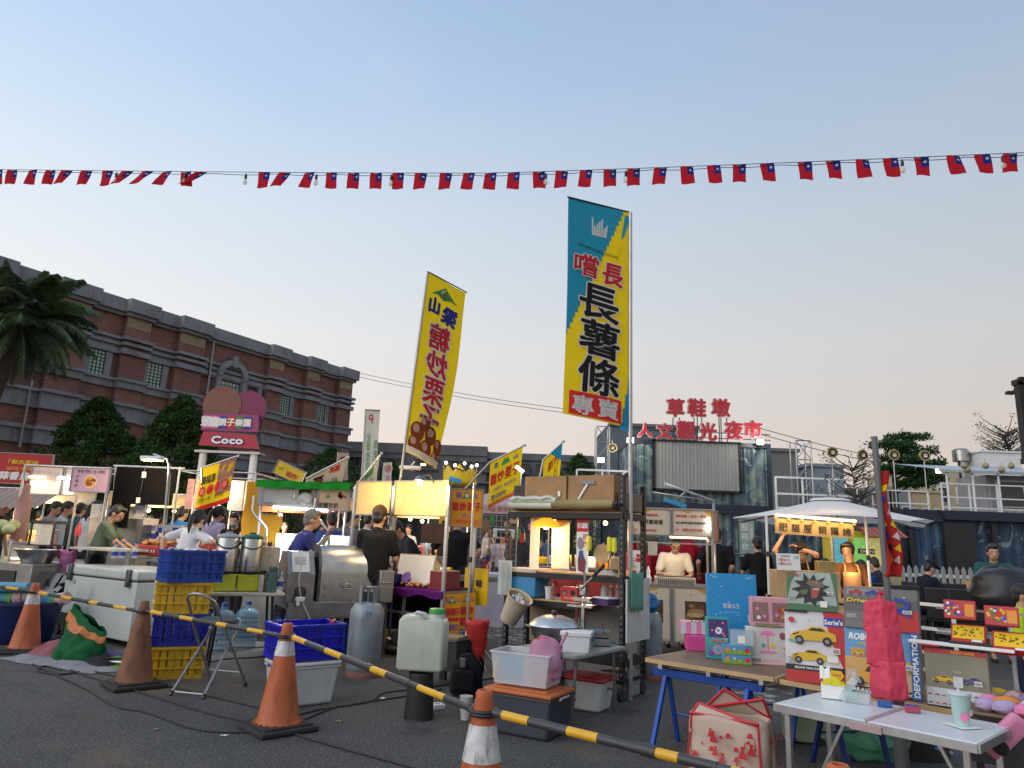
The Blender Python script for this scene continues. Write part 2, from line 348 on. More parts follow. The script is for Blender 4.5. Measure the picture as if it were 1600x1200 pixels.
def brick_building():
 O=at(547,583,40);ang=RD(30.7);H=O.z
 X=Tr(O.x,40,0)@Rz(math.atan2(-cos(ang),-sin(ang)))
 t=T('brick_building','long red brick building with grey stone bands behind the conical trees','building',X=X)
 L,D=34,14
 b=M(brick);b.box((L/2,-D/2,H/2-.1),(L,D,H-.2));
 pil=[(0,1.05),(2.55,3.5),(5.06,6.02),(9.74,11.05),(12.4,13.5),(14.95,16.2),(18,19.2),(21,22.2),(24,25.2),(28,29.2)]
 for p0,p1 in pil:
  b.box(((p0+p1)/2,.14,(H-.4)/2),(p1-p0,.30,H-.4))
 b.build('wall',t)
 g=M(stone)
 def band(z0,z1,out,cap=.0):
  g.box((L/2,out/2-.01,(z0+z1)/2),(L+.02+out*1.0,out+.02,z1-z0))
  for p0,p1 in pil:g.box(((p0+p1)/2,out/2+.15,(z0+z1)/2+.003),(p1-p0+out*.8,out+.30,z1-z0+.006))
 band(H-.48,H+.06,.34);band(H-.62,H-.48,.18)
 band(8.86,8.98,.24);band(8.62,8.74,.20);band(8.27,8.48,.16)
 g.box((L/2,.025,8.62),(L,.09,.70))
 band(7.14,7.25,.22);band(6.86,7.14,.12)
 band(6.12,6.24,.26);band(5.52,6.12,.13)
 band(4.72,4.86,.24);band(4.2,4.72,.12);band(3.0,3.5,.2)
 g.build('stone_band',t)
 tp=M(tan)
 for p0,p1 in pil[:7]:tp=M(tan);tp.box(((p0+p1)/2,.30,H-.86),(p1-p0-.06,.03,.44));tp.build('tan_panel',t)
 for w0,w1 in((1.75,2.35),(4.27,4.9),(11.5,12.16),(14.0,14.6),(16.9,17.5),(19.9,20.5),(22.9,23.5)):
  f=M(stone);f.box((w0-.13,.04,7.74),(.26,.14,1.0));f.box((w1+.13,.04,7.74),(.26,.14,1.0));w=f.build('window',t)
  q=M(gpane,muntin);q.box(((w0+w1)/2,.012,7.76),(w1-w0,.03,1.0))
  for i in range(5):q.box((w0+(w1-w0)*i/4,.035,7.76),(.035,.03,1.0),1)
  for j in range(8):q.box(((w0+w1)/2,.038,7.27+.98*j/7),(w1-w0,.03,.03),1)
  q.build('pane',w)
 f=M(stone);cx=8.05
 pts=[(cx+r*cos(a),r2)for r,a,r2 in()]
 arc=[(cx+.86*cos(pi*i/16),8.42+.86*sin(pi*i/16))for i in range(17)]+[(cx+.60*cos(pi*i/16),8.42+.60*sin(pi*i/16))for i in range(16,-1,-1)]
 f.prism(arc,.34,X=Tr(0,.02,0));f.box((cx-.73,.15,7.85),(.26,.3,1.14));f.box((cx+.73,.15,7.85),(.26,.3,1.14));f.box((cx,.24,9.2),(.26,.34,.55));f.box((cx,.12,8.42),(3.6,.2,.16))
 for sx_ in(-1.75,1.75):f.box((cx+sx_,.1,7.8),(.22,.2,1.2))
 w=f.build('arched_window',t)
 q=M(gpane,muntin);q.prism([(cx+.6*cos(pi*i/14),8.42+.6*sin(pi*i/14))for i in range(15)]+[(cx-.6,7.3),(cx+.6,7.3)],.03,0,Tr(0,.01,0))
 for i in range(7):q.box((cx-.6+.2*i,.045,7.9),(.04,.02,1.2),1)
 for j in range(7):q.box((cx,.048,7.3+.19*j),(1.2,.02,.03),1)
 for i in range(1,6):q.bar((cx,.05,8.42),(cx+.6*cos(pi*i/6),.05,8.42+.6*sin(pi*i/6)),.03,None,1)
 q.build('pane',w)
 for cx in(1.8,5.6):
  e=M(stone,blackm);e.prism([(cx+.75*cos(pi*i/14),4.0+.75*sin(pi*i/14))for i in range(15)]+[(cx-.75,1),(cx+.75,1)],.1,1,Tr(0,.05,0))
  e.prism([(cx+.98*cos(pi*i/14),4.0+.98*sin(pi*i/14))for i in range(15)]+[(cx+.75*cos(pi*i/14),4.0+.75*sin(pi*i/14))for i in range(14,-1,-1)],.2,0,Tr(0,.05,0))
  e.build('archway',t)
 dp=M(steel_dull)
 for x_ in(16.6,9.3):dp=M(steel_dull);dp.tube([(x_,.25,9.9),(x_,.25,4)],.05);dp.build('downpipe',t)
brick_building()
# GREY CONCRETE BUILDING (centre back)
def concrete_building():
 m=mat('grey_render',(.155,.16,.165),.85,0,.25,.7,.3,12,stains=.3)
 t=T('concrete_building','low grey concrete building with a row of narrow dark windows behind the stalls','building',(0,45,0))
 w=M(m);w.box((-6.2,5,3.6),(9.6,10,7.2));w.box((2.2,5.3,3.45),(7.2,10,6.9));w.box((-16,6,3.4),(10,10,6.8));w.box((-6.2,-.02,6.62),(9.7,.12,.1));w.box((2.2,.25,6.5),(7.2,.2,.1));w.box((-2,-.1,4.9),(16,.4,.12));w.build('wall',t)
 dk=mat('dark_window',(.03,.035,.04),.2)
 for x in(-9.4,-7.3,-5.2,-3.1,-1.4,.6,2.4,4.3):
  f=M(m);f.box((x,-.06,6.22),(1.5,.18,.06));f.box((x,-.06,5.58),(1.5,.18,.06));q=f.build('window',t)
  p=M(dk,m);p.box((x,-.012,5.9),(1.4,.06,.58))
  for i in range(1,4):p.box((x-.7+.35*i,-.05,5.9),(.05,.05,.58),1)
  p.build('pane',q)
 dd=M(dk)
 for x in(-6,-.2,3.5):dd=M(dk);dd.box((x,-.05,2.6),(2.4,.1,3.0));dd.build('shutter_opening',t)
concrete_building()
bo=at(905,725,40);
# CONTAINER STAGE WITH ROOF LETTERS
def mural_mat(key,a,b_,c,sc=1.0):
 m=bpy.data.materials.new(key);m.use_nodes=True;n=m.node_tree.nodes;l=m.node_tree.links;b=n['Principled BSDF'];b.inputs['Roughness'].default_value=.55
 t=n.new('ShaderNodeTexCoord');x=n.new('ShaderNodeTexNoise');x.inputs['Scale'].default_value=.9*sc;x.inputs['Detail'].default_value=5;x.inputs['Distortion'].default_value=1.6;l.new(t.outputs['Object'],x.inputs['Vector'])
 r=n.new('ShaderNodeValToRGB');e=r.color_ramp.elements;e[0].position=.34;e[0].color=(*a,1);e[1].position=.72;e[1].color=(*c,1);k=e.new(.52);k.color=(*b_,1);l.new(x.outputs[0],r.inputs[0])
 y=n.new('ShaderNodeTexNoise');y.inputs['Scale'].default_value=2.4*sc;y.inputs['Detail'].default_value=8;y.inputs['Distortion'].default_value=2.5;l.new(t.outputs['Object'],y.inputs['Vector'])
 q=n.new('ShaderNodeValToRGB');q.color_ramp.elements[0].position=.60;q.color_ramp.elements[1].position=.78;l.new(y.outputs[0],q.inputs[0])
 mx=n.new('ShaderNodeMixRGB');l.new(q.outputs[0],mx.inputs[0]);l.new(r.outputs[0],mx.inputs[1]);mx.inputs[2].default_value=(.42,.52,.52,1);l.new(mx.outputs[0],b.inputs['Base Color']);return m
mural=mural_mat('nebula_mural',(.024,.04,.07),(.07,.115,.135),(.21,.26,.20))
mural2=mural_mat('blue_mural',(.010,.018,.04),(.025,.065,.13),(.06,.17,.28),.8)
navy=mat('navy_steel',(.022,.03,.05),.5,.2,.25,2)
def corrug(M_,x0,x1,y,z0,z1,m=0,d=.045,p=.28,X=None):
 pr=[];x=x0
 while x<x1:
  for dx,dy in((0,0),(.3,0),(.5,d),(.8,d)):
   if x+dx*p<=x1:pr.append((x+dx*p,y+dy))
  x+=p
 pr.append((x1,y));n=len(pr)
 M_._add([(a,b,z0)for a,b in pr]+[(a,b,z1)for a,b in pr],[(i,i+1,n+i+1,n+i)for i in range(n-1)],m,False,X)
def container(name,label,x0,x1,y,z0,z1,m,fr,dep=2.4,cat='container'):
 t=T(name,label,cat,((x0+x1)/2,y,z0));w=(x1-x0)/2;h=z1-z0
 b=M(m,fr);corrug(b,-w+.1,w-.1,.03,.12,h-.12);b.box((0,dep/2+.1,h/2),(2*w-.06,dep-.1,h-.06),0)
 b.build('wall',t)
 f=M(fr)
 for x in(-w+.06,w-.06):
  for yy in(.03,dep):f.box((x,yy,h/2),(.13,.12,h))
 for z in(.07,h-.07):
  f.box((0,.02,z),(2*w-.26,.12,.14));f.box((0,dep,z),(2*w-.26,.12,.14))
  for x in(-w+.06,w-.06):f.box((x,dep/2,z+.002),(.12,dep-.13,.13))
 f.build('frame',t);return t
ct=container('lower_container','blue nebula painted shipping container at ground level under the curtained container',3.3,12.2,22.9,0,2.62,mural,navy)
cu=container('upper_container','painted shipping container with a wide curtained window under the red roof letters',3.9,8.5,23.0,2.63,4.78,mural,navy)
def curtain_window():
 x0,x1=4.72-6.2,7.42-6.2;z0,z1=3.2-2.63,4.72-2.63
 f=M(blackm);f.box(((x0+x1)/2,-.06,z1+.03),(x1-x0+.16,.12,.07));f.box(((x0+x1)/2,-.06,z0-.03),(x1-x0+.16,.12,.07))
 for x in(x0-.04,x1+.04):f.box((x,-.06,(z0+z1)/2),(.08,.12,z1-z0+.12))
 f.box(((x0+x1)/2,.02,(z0+z1)/2),(x1-x0,.02,z1-z0));w=f.build('curtain_window',cu)
 c=M(mat('grey_curtain',(.30,.30,.275),.7,0,.1,3));c.sheet(lambda u,v:(x0+(x1-x0)*u,-.045+.022*sin(u*150)+.008*sin(u*61),z0+(z1-z0)*v),240,2,0);c.build('curtain',w)
 gl=M(mat('window_glass',(.5,.55,.55),.05,0,0,alpha=.18));gl.box(((x0+x1)/2,-.10,(z0+z1)/2),(x1-x0,.006,z1-z0));gl.build('pane',w)
curtain_window()
def roof_letters():
 y=22.9;t=T('roof_sign','red sign letters in two rows standing on the roof of the curtained container','sign letters',(6.2,y,4.78))
 red_l=mat('letter_red',(.46,.018,.035),.45,0,.08,5);pink_l=mat('letter_edge',(.75,.50,.50),.5,0,0)
 for s_,px,py,hh in(('草',1055.6,637,28),('鞋',1089,637,28),('墩',1126.5,637,28),('人',1008,672,22),('文',1039,674,25),('觀',1071.5,672,28),('光',1106,674,27),('夜',1146.5,672,28),('市',1176.5,671,28)):
  p=at(px,py,y);h=hh*y/1120;a=Art(0,.004);vs,fs,w0,h0=glyphs(s_)
  for dy in(0.06,.04):a.l=-dy;a.text(s_,p.x-6.2,p.z-4.78,h,pink_l,bold=.075)
  a.l=0;a.k=6;a.text(s_,p.x-6.2,p.z-4.78,h,red_l,bold=.035,shear=.06)
  a.build('letter',t)
 f=M(blackm)
 for px in(1052,1062,1085,1090,1097,1124,1127,1136):
  p=at(px,652,y);f.tube([(p.x-6.2,.05,0),(p.x-6.2,.05,p.z-4.78)],.018,6)
 for z in(.12,.30):f.tube([(-2.3,.06,z),(2.3,.06,z)],.015,6)
 f.build('support_frame',t)
roof_letters()
def flood(px,py,y,name='floodlight',label='',col=(1,.95,.85),e=60,glow=(1,.96,.8),gs=18,r=.10):
 p=at(px,py,y);t=T(name,label,'floodlight',p)
 b=M(blackm);b.box((0,.06,0),(2.2*r,.10,1.7*r),bev=.01);b.tube([(0,.1,0),(0,.2,-.25)],.015);b.build('housing',t)
 g=M(mat('lamp_'+name,(1,1,1),emit=glow,es=gs,var=0));g.box((0,.0,0),(2*r,.02,1.5*r));g.build('lens',t)
 li=bpy.data.lights.new(name,'POINT');li.energy=e;li.color=col;li.shadow_soft_size=.12;lo=bpy.data.objects.new(name+'_light',li);C.objects.link(lo);lo.parent=t;lo.location=(0,-.25,0)
 return t
flood(1188,691,22.7,label='white floodlight glowing at the top right corner of the curtained container',e=40)
flood(985,688,22.7,label='white floodlight glowing at the top left corner of the curtained container',e=30)
flood(939,719,24,label='greenish lamp glowing in front of the shrub behind the shelf rack',glow=(.7,1,.75),e=12,gs=12)
flood(1466,736,21,label='small green lamp on a post beside the white rooftop cabin',glow=(.1,1,.6),e=3,gs=3,r=.07)
flood(1447,808,19,label='warm lamp glowing under the upper deck right of the parasol',glow=(1,.7,.3),e=14,gs=14,col=(1,.7,.4),r=.09)
def railing(name,label,pts,h=.8,gap=1.0,rails=2,m=whitem,r=.03,mesh=False):
 pts=[Vector(p)for p in pts];t=T(name,label,'railing',pts[0]);o=pts[0];f=M(m);q=M(m)
 for a,b in zip(pts,pts[1:]):
  n=max(1,round((b-a).length/gap))
  for i in range(n+1):c=a+(b-a)*i/n-o;q=M(m);q.bar(c,c+Vector((0,0,h)),2*r*.9,None);q.build('post',t)
  for k in range(rails):
   d=Vector((0,0,h*(1-k/max(1,rails))+(.0)));f.bar(a-o+d,b-o+d,2*r,None)
  f.bar(a-o+Vector((0,0,.08)),b-o+Vector((0,0,.08)),2*r,None)
 f.build('rail',t);return t
z0=2.66
railing('railing','white metal railing on the roof right of the curtained container',[(8.6,22.95,z0),(11.2,22.95,z0)],1.05,.95)
railing('railing','white metal railing on the roof left of the curtained container',[(2.2,23,z0),(3.85,23,z0),(3.85,23.9,z0)],1.05,.9)
dk=M(navy);dk.box((2.4,24.2,2.55),(3,2.4,.14));tag(dk.build('roof_deck'),'dark steel roof deck carrying the railing left of the curtained container','deck')
for px,py,y,lb in((1292,735,24,'grey air conditioner box standing on the lower container roof'),):
 pass
# plain grey blocks far behind
def far_block(px0,px1,pyt,y,col,label,z0=0,win=0,dep=8,roof=None,name='far_building'):
 a,b=at(px0,pyt,y),at(px1,pyt,y);h=(a.z+b.z)/2;w=b.x-a.x
 t=T(name,label,'building',((a.x+b.x)/2,y,0));m=M(mat('wall_'+label[:18],col,.85,0,.22,.5,stains=.25));m.box((0,dep/2,h/2),(w,dep,h));m.box((0,dep/2,h+.08),(w+.2,dep+.2,.16));m.build('wall',t)
 dk=mat('dark_window',(.03,.035,.04),.2)
 for i in range(win):
  f=M(whitem,dk);x=-w/2+w*(i+.5)/win
  for z in([h-1.6,h-4.2]if h>6 else[h-1.4]):f.box((x,-.03,z),(w/win*.55,.1,1.0),0);f.box((x,-.06,z),(w/win*.48,.1,.9),1)
  f.build('window',t)
 return t
far_block(1203,1246,706,34,(.17,.175,.17),'dark grey concrete block behind the right end of the curtained container',dep=6)
far_block(1262,1318,730,36,(.26,.30,.34),'pale blue grey shed behind the round sign posts',dep=6)
far_block(1318,1372,768,38,(.18,.19,.20),'dark low house behind the leaning bare tree',win=3)
far_block(1368,1420,765,40,(.22,.24,.26),'grey house with dark windows behind the layered tree',win=3)
far_block(1418,1470,770,42,(.42,.33,.20),'beige house with small windows below the layered tree',win=3)
far_block(1455,1600,735,44,(.42,.37,.26),'cream house rising behind the white rooftop cabin',win=5)
far_block(955,1090,668,36,(.12,.15,.17),'dark steel framed building behind the red roof letters',dep=6)
def truss(px,pyt,y,label,w=.55):
 p=at(px,pyt,y);t=T('scaffold_tower',label,'scaffold',(p.x,y,0));b=M(galv)
 for i in(-1,1):
  for j in(-1,1):b.tube([(i*w/2,j*w/2,0),(i*w/2,j*w/2,p.z)],.03,6)
 n=int(p.z/.7)
 for k in range(n+1):
  z=p.z-k*.7
  b.tube([(-w/2,-w/2,z),(w/2,-w/2,z)],.022,5);b.tube([(-w/2,-w/2,z),(w/2,-w/2,max(0,z-.7))],.018,5);b.tube([(w/2,-w/2,z),(-w/2,-w/2,max(0,z-.7))],.018,5)
 b.build('lattice',t)
truss(1250,690,26,'slim lattice scaffold tower right of the curtained container')
truss(941,668,30,'slim lattice scaffold tower left of the red roof letters')
# RIGHT: dark container bar with the white cabin on top
cb_=container('bar_container','dark blue mural container wall under the upper deck on the right',9.6,17.6,17.6,0,2.5,mural2,navy)
for px0,px1,lb in((1455,1490,'dark open doorway left'),):
 pass
dd=M(blackp,navy)
for px in(1500,1425,1555):
 p=at(px,850,17.5);dd=M(blackp,navy);dd.box((p.x-13.6,-.08,1.1),(.75 if px==1500 else .12,.1,2.2),0);dd.build('door_opening',cb_)
# deck slab and the cabin
DX=at(1474,797,17.5).x;ZD=2.50
def upper_deck():
 t=T('upper_deck','dark steel upper deck with a lower landing over the blue mural wall','deck',(DX,17.5,ZD))
 d=M(navy);d.box((3.2,2.0,-.11),(6.4,4.2,.22));d.build('deck_slab',t)
 d2=M(navy);d2.box((-.52,1.6,-.20),(1.02,3.2,.14));d2.build('step_landing',t)
upper_deck()
railing('railing','white steel railing of the upper deck in front of the pale roofed cabin',[(DX+.03,17.55,ZD),(DX+6.2,17.55,ZD)],.66,.72,2,r=.016)
railing('railing','white steel railing on the lower landing left of the upper deck',[(DX-1.0,18.9,ZD-.14),(DX-1.0,18.0,ZD-.14),(DX-.05,18.0,ZD-.14)],.62,.5,2,r=.016)
def cabin():
 x0,y=at(1462,720,19.6).x,19.6;t=T('rooftop_cabin','open fronted cabin under a long pale corrugated roof on the upper deck','cabin',(x0,y,ZD));w=4.6
 zr=at(1500,735,y-.4).z-ZD;wm=mat('white_cladding',(.40,.42,.44),.5,0,.1,2);b=M(wm);corrug(b,1.5,w,.2,0,zr-.02);b.box(((w+1.5)/2,.9,zr/2),(w-1.52,1.3,zr-.03));b.build('wall',t)
 r=M(mat('pale_roof',(.42,.47,.50),.45,.2,.1,2));r.sheet(lambda u,v:(-.15+(w+.4)*u,-.45+2.2*v,zr+.38*v+.012*sin(u*190)),160,1);r.box((w/2,-.45,zr-.03),(w+.4,.05,.07));r.build('roof',t)
 for a,c in((1.75,3.0),(3.2,4.4)):
  f=M(whitem,blackm);f.box(((a+c)/2,.16,zr*.55),(c-a+.1,.06,zr*.62));q=f.build('window',t)
  g=M(mat('dark_glass',(.04,.05,.055),.06));g.box(((a+c)/2,.12,zr*.55),(c-a,.03,zr*.56));g.build('pane',q)
 for x in(.05,.75,1.45):f=M(whitem);f.tube([(x,-.35,0),(x,-.35,zr)],.03);f.build('post',t)
 for i,px in enumerate((1506,1512,1540,1565,1580)):
  p=at(px,729+6*(i%2),y-.5);f=M(mat('wicker',(.33,.27,.17),.8));f.tube([(0,0,.10),(0,0,.22)],.006,5);f.lathe([(.02,.12),(.075,.06),(.085,0),(.05,-.05),(.0,-.07)],10);tag(f.build('hanging_lantern',loc=p),'wicker lantern hanging under the pale cabin roof','lantern','wicker lanterns under the cabin eave')
 k=M(steel);k.lathe([(.0,0),(.26,0),(.26,.36),(.2,.42),(0,.44)],16);k.tube([(0,0,-4.2),(0,0,.1)],.12,8);tag(k.build('water_tank',loc=at(1502,721,24)),'small steel water tank rising behind the pale cabin roof','water tank')
 s_=M(whitem);c=at(1545,722,24);s_.box((0,0,.0),(1.3,1.3,.5));s_.box((0,0,.27),(1.4,1.4,.06));s_.box((0,0,-2.4),(1.2,1.2,4.4));tag(s_.build('roof_box',loc=c),'pale stair head box rising behind the pale cabin roof','roof box')
cabin()
# dark billboard cut by the right frame edge
def billboard():
 y=13;a=at(1588,598,y);b=at(1590,720,y);t=T('billboard','tall black framed billboard cut by the right edge of the photo','billboard',(a.x,y,0));w=3.0
 f=M(blackm);z0,z1=b.z,a.z
 for x in(.04,w):f.box((x,0,(z0+z1)/2),(.1,.14,z1-z0))
 for z in(z0,z1):f.box((w/2,0,z),(w+.1,.14,.1))
 for x in(.5,2.5):f.bar((x,.1,0),(x,.1,z0),.12)
 f.build('frame',t);p=M(paper);p.box((w/2,.02,(z0+z1)/2),(w-.1,.05,z1-z0-.1));p.build('panel',t)
 for i,px in enumerate((1578,1597)):
  l_=M(blackm);c=at(px,614-22*i,y-.35);l_.tube([(.06,0,z1-.2*0),(c.x-a.x+.05,-.35,c.z+.02)],.015);l_.box((c.x-a.x,-.36,c.z),(.14,.10,.06),bev=.01);l_.build('lamp',t)
billboard()
# VEGETATION
def leaf_mesh(name,pts,size,m,parent=None,asp=2.2,up=.0):
 """many small leaf faces; pts = list of (position, outward normal)"""
 vs,fs,mi=[],[],[];rnd=random.random
 for p,nrm in pts:
  d=Vector((rnd()-.5,rnd()-.5,rnd()-.5+up)).normalized();d=(d+nrm*.9).normalized();e=d.cross(Vector((rnd()-.5,rnd()-.5,rnd()-.5))).normalized()
  s_=size*(.6+.8*rnd());k=len(vs);vs+=[p-e*s_*.5/asp*1.4,p+d*s_*.5-e*s_*.12,p+d*s_,p+d*s_*.5+e*s_*.5/asp*1.4];fs.append((k,k+1,k+2,k+3));mi.append(random.randrange(len(m)))
 me=bpy.data.meshes.new(name);me.from_pydata([tuple(v)for v in vs],[],fs);me.polygons.foreach_set('material_index',mi)
 for x in m:me.materials.append(x)
 o=bpy.data.objects.new(name,me);C.objects.link(o)
 if parent:o.parent=parent
 return o
def leafm(k,c):
 m=cloth(k,c,.3,0,10,.3);return m
jun=[leafm('juniper_dark',(.022,.050,.019)),leafm('juniper_mid',(.040,.085,.028)),leafm('juniper_light',(.075,.135,.04))]
barkm=mat('bark',(.06,.045,.035),.9,0,.3,8,.6,30)
def conical(px,pyt,y,hw,label,n=30000,zb=.9):
 top=at(px,pyt,y);t=T('conical_tree',label,'tree',(top.x,y,0));H=top.z;k=M(barkm);k.lathe([(.22,0),(.16,1.0),(.1,H*.5),(.02,H*.9)],10);k.build('trunk',t)
 pts=[];lumps=[]
 for i in range(260):
  v=random.random()**.75;z=zb+(H-zb)*v;r=hw*min(1,((1-v)/.52)**.72)*min(1,(v+.10)*4.2)*(.55+.5*random.random()**.5);a=random.random()*2*pi;lumps.append((Vector((r*cos(a),r*sin(a),z)),.15+.20*(1-v)))
 for i in range(n):
  c,r=random.choice(lumps);d=Vector((random.gauss(0,1),random.gauss(0,1),random.gauss(.25,1))).normalized();pts.append((c+d*r*(.5+.5*random.random()),(d+Vector((0,0,.7))).normalized()))
 leaf_mesh('crown',pts,.11,jun,t)
conical(158,628,22,1.55,'broad conical dark green tree, the left one in front of the brick building')
conical(288,626,21,1.32,'conical dark green tree left of the white pavilion sign')
conical(520,705,30,2.1,'dark green bushy tree at the far end of the brick building',9000)
conical(610,722,38,1.2,'dark green shrub tree in front of the grey concrete building',5000)
conical(905,715,30,1.5,'dark leafy shrub behind the shelf rack stall',6000)
def palm():
 p=at(28,515,20);t=T('palm_tree','date palm with drooping dark fronds at the left edge','tree',(p.x,20,0));H=p.z+.2
 k=M(mat('palm_bark',(.05,.04,.034),.95,0,.4,9,.9,18));bx_=at(-75,780,20).x-p.x;k.tube([(bx_,0,0),(bx_*.75,0,H*.35),(bx_*.3,0,H*.7),(0,0,H-.3),(0,0,H+.1)],[.22,.16,.15,.22,.1],14);k.build('trunk',t)
 fm=[leafm('frond_dark',(.045,.075,.04)),leafm('frond_mid',(.08,.125,.065)),leafm('frond_grey',(.14,.185,.12))];vs,fs,mi=[],[],[]
 for i in range(84):
  a=random.random()*2*pi;e=RD(random.choice((75,60,45,28,12,-8,-28))+random.uniform(-8,8));L=2.15*(.8+.3*random.random());d=Vector((cos(a)*cos(e),sin(a)*cos(e),sin(e)));pts=[];pos=Vector((0,0,H))
  for s_ in range(26):
   pts.append(pos.copy());pos=pos+d*(L/25);d=(d+Vector((0,0,-.045-.025*s_/25))).normalized()
  side=Vector((-sin(a),cos(a),0));m_=random.randrange(3)
  for s_ in range(2,25):
   tng=(pts[s_+1]-pts[s_]).normalized();nn=side.cross(tng).normalized();ll=.58*(sin(pi*(s_/25)**.8)*.8+.25)
   for sg in(-1,1):
    for sub in(0,.5):
     q=pts[s_]+tng*sub*L/25;dr=(side*sg*.75+tng*.62+nn*.22-Vector((0,0,.16))+Vector((random.gauss(0,.06),random.gauss(0,.06),random.gauss(0,.06)))).normalized();k0=len(vs);w_=tng*.028
     vs+=[q-w_,q+w_,q+dr*ll*.6+w_*.7-Vector((0,0,.02)),q+dr*ll-Vector((0,0,.09))];fs.append((k0,k0+1,k0+2,k0+3));mi.append(m_)
  for s_ in range(0,25):
   k0=len(vs);w_=side*(.035*(1-s_/26));vs+=[pts[s_]-w_,pts[s_]+w_,pts[s_+1]+w_,pts[s_+1]-w_];fs.append((k0,k0+1,k0+2,k0+3));mi.append(2)
 me=bpy.data.meshes.new('crown');me.from_pydata([tuple(v)for v in vs],[],fs);me.polygons.foreach_set('material_index',mi)
 for x in fm:me.materials.append(x)
 o=bpy.data.objects.new('crown',me);C.objects.link(o);o.parent=t
palm()
def layered_tree():
 y=24;b=at(1400,800,y);t=T('layered_tree','tree with flat layered dark green foliage above the deck railing','tree',(b.x,y,0));lm=[leafm('layer_dark',(.025,.065,.025)),leafm('layer_mid',(.05,.11,.04))]
 k=M(barkm);top=at(1402,690,y);k.tube([(0,0,0),(.05,0,2),(.0,0,top.z)],[.16,.12,.03]);pts=[]
 for px,py,hw,th in((1418,684,.75,.05),(1393,696,.75,.07),(1425,706,.85,.07),(1405,718,.8,.08),(1438,725,.8,.08),(1420,738,.75,.08),(1448,748,.65,.09),(1395,733,.5,.07),(1428,756,.6,.08)):
  c=at(px,py,y+random.uniform(-.6,.6));c.x-=b.x;c.y-=y;k.tube([(0,0,c.z-.35),c],[.05,.02],6)
  for i in range(900):
   a=random.random()*2*pi;r=random.random()**.5;p=c+Vector((hw*r*cos(a),hw*r*sin(a)*.9,random.gauss(0,th*.7)+.05*sin(a*5)*r));pts.append((p,Vector((0,0,.5))))
 k.build('trunk',t);leaf_mesh('crown',pts,.12,lm,t)
layered_tree()
def bare_tree(px,pyt,pyb,y,label,n=60,hw=.8,leaves=True,seed=3):
 rs=random.Random(seed);a,b=at(px,pyt,y),at(px,pyb,y);t=T('bare_tree',label,'tree',(b.x,y,b.z*0));k=M(barkm);tips=[];H=a.z
 k.tube([(0,0,0),(.06,0,H*.55),(0,0,H*.8)],[.12,.09,.05])
 for i in range(n):
  z=b.z+(H-b.z)*rs.random();q=rs.random()*2*pi;L=hw*(.3+.7*rs.random());e=Vector((L*cos(q),L*sin(q),L*.6));p0=Vector((0,0,z*.95));k.tube([p0,p0+e*.6+Vector((0,0,-.05)),p0+e],[.022,.014,.006],5);tips.append(p0+e)
 k.build('trunk',t)
 if leaves:leaf_mesh('crown',[(p+Vector((rs.gauss(0,.08),rs.gauss(0,.08),rs.gauss(0,.08))),Vector((0,0,1)))for p in tips for _ in range(14)],.07,[leafm('twig_leaf',(.035,.05,.03))],t)
bare_tree(1577,662,720,26,'thin twiggy tree beside the billboard edge',90,1.0)
bare_tree(1336,720,790,19,'half bare dark tree behind the white parasol',40,.9,True,5)
# FRONT ROW
GRID=RD(-33)
orange=mat('cone_orange',(.44,.105,.032),.55,0,.14,5,.1,40,stains=.45);orange_w=mat('cone_weathered',(.20,.085,.045),.75,0,.25,7,.2,40,stains=.45)
reflect=mat('worn_white_band',(.56,.57,.57),.4,0,.2,14,stains=.6)
def cone(base,label,m=orange,band=(.50,.60),rz=.6,tip=True,h=.72):
 t=T('traffic_cone',label,'traffic cone',base,rz,'traffic cones holding the striped bars')
 b=M(rubber);b.box((0,0,.022),(.43,.43,.035),bev=.012);b.box((0,0,.045),(.36,.36,.02),bev=.008);b.build('base',t)
 R=lambda z:.150-(z-.05)/(h-.05)*.118
 k=M(m);k.lathe([(.165,.05),(.155,.062),(R(.08),.08),(R(.3),.3),(R(band[0]),band[0]),(R(h-.03),h-.03),(R(h)+.006,h-.012),(R(h)*.9,h),(R(h)*.6,h),(R(h)*.55,h-.05)],28,cap=False)
 for i in range(20):q=2*pi*i/20;k.box((.160*cos(q),.160*sin(q),.056),(.022,.022,.014))
 k.build('body',t)
 if band:
  w=M(reflect if m is orange else orange_w);w.lathe([(R(z)+.003,z)for z in(band[0],(band[0]+band[1])/2,band[1])],28,cap=False);w.build('reflective_band',t)
 return t
cpos=[gz(37,1019),gz(208,1073),gz(433,1140),gz(757,1078,.72),gz(1310,1194,.72)]
for p in cpos:p.z=0
cone(cpos[0],'orange traffic cone beside the dark blue tub, white band under the bar',rz=.2)
cone(cpos[1],'faded brown weathered traffic cone in front of the white chest freezer',orange_w,(.48,.60),rz=.75)
cone(cpos[2],'clean orange traffic cone in front of the white bin and blue crate',rz=.75)
cone(cpos[3],'orange traffic cone with a white sleeve beside the dark grey storage bin',band=(.44,.585),rz=.5)
cone(cpos[4],'orange traffic cone of which only the tip shows in front of the white folding table',rz=.4)
bar_y=mat('bar_yellow',(.72,.40,.02),.35,0,.08,12);bar_k=mat('bar_black',(.045,.047,.052),.42,0,.15,12)
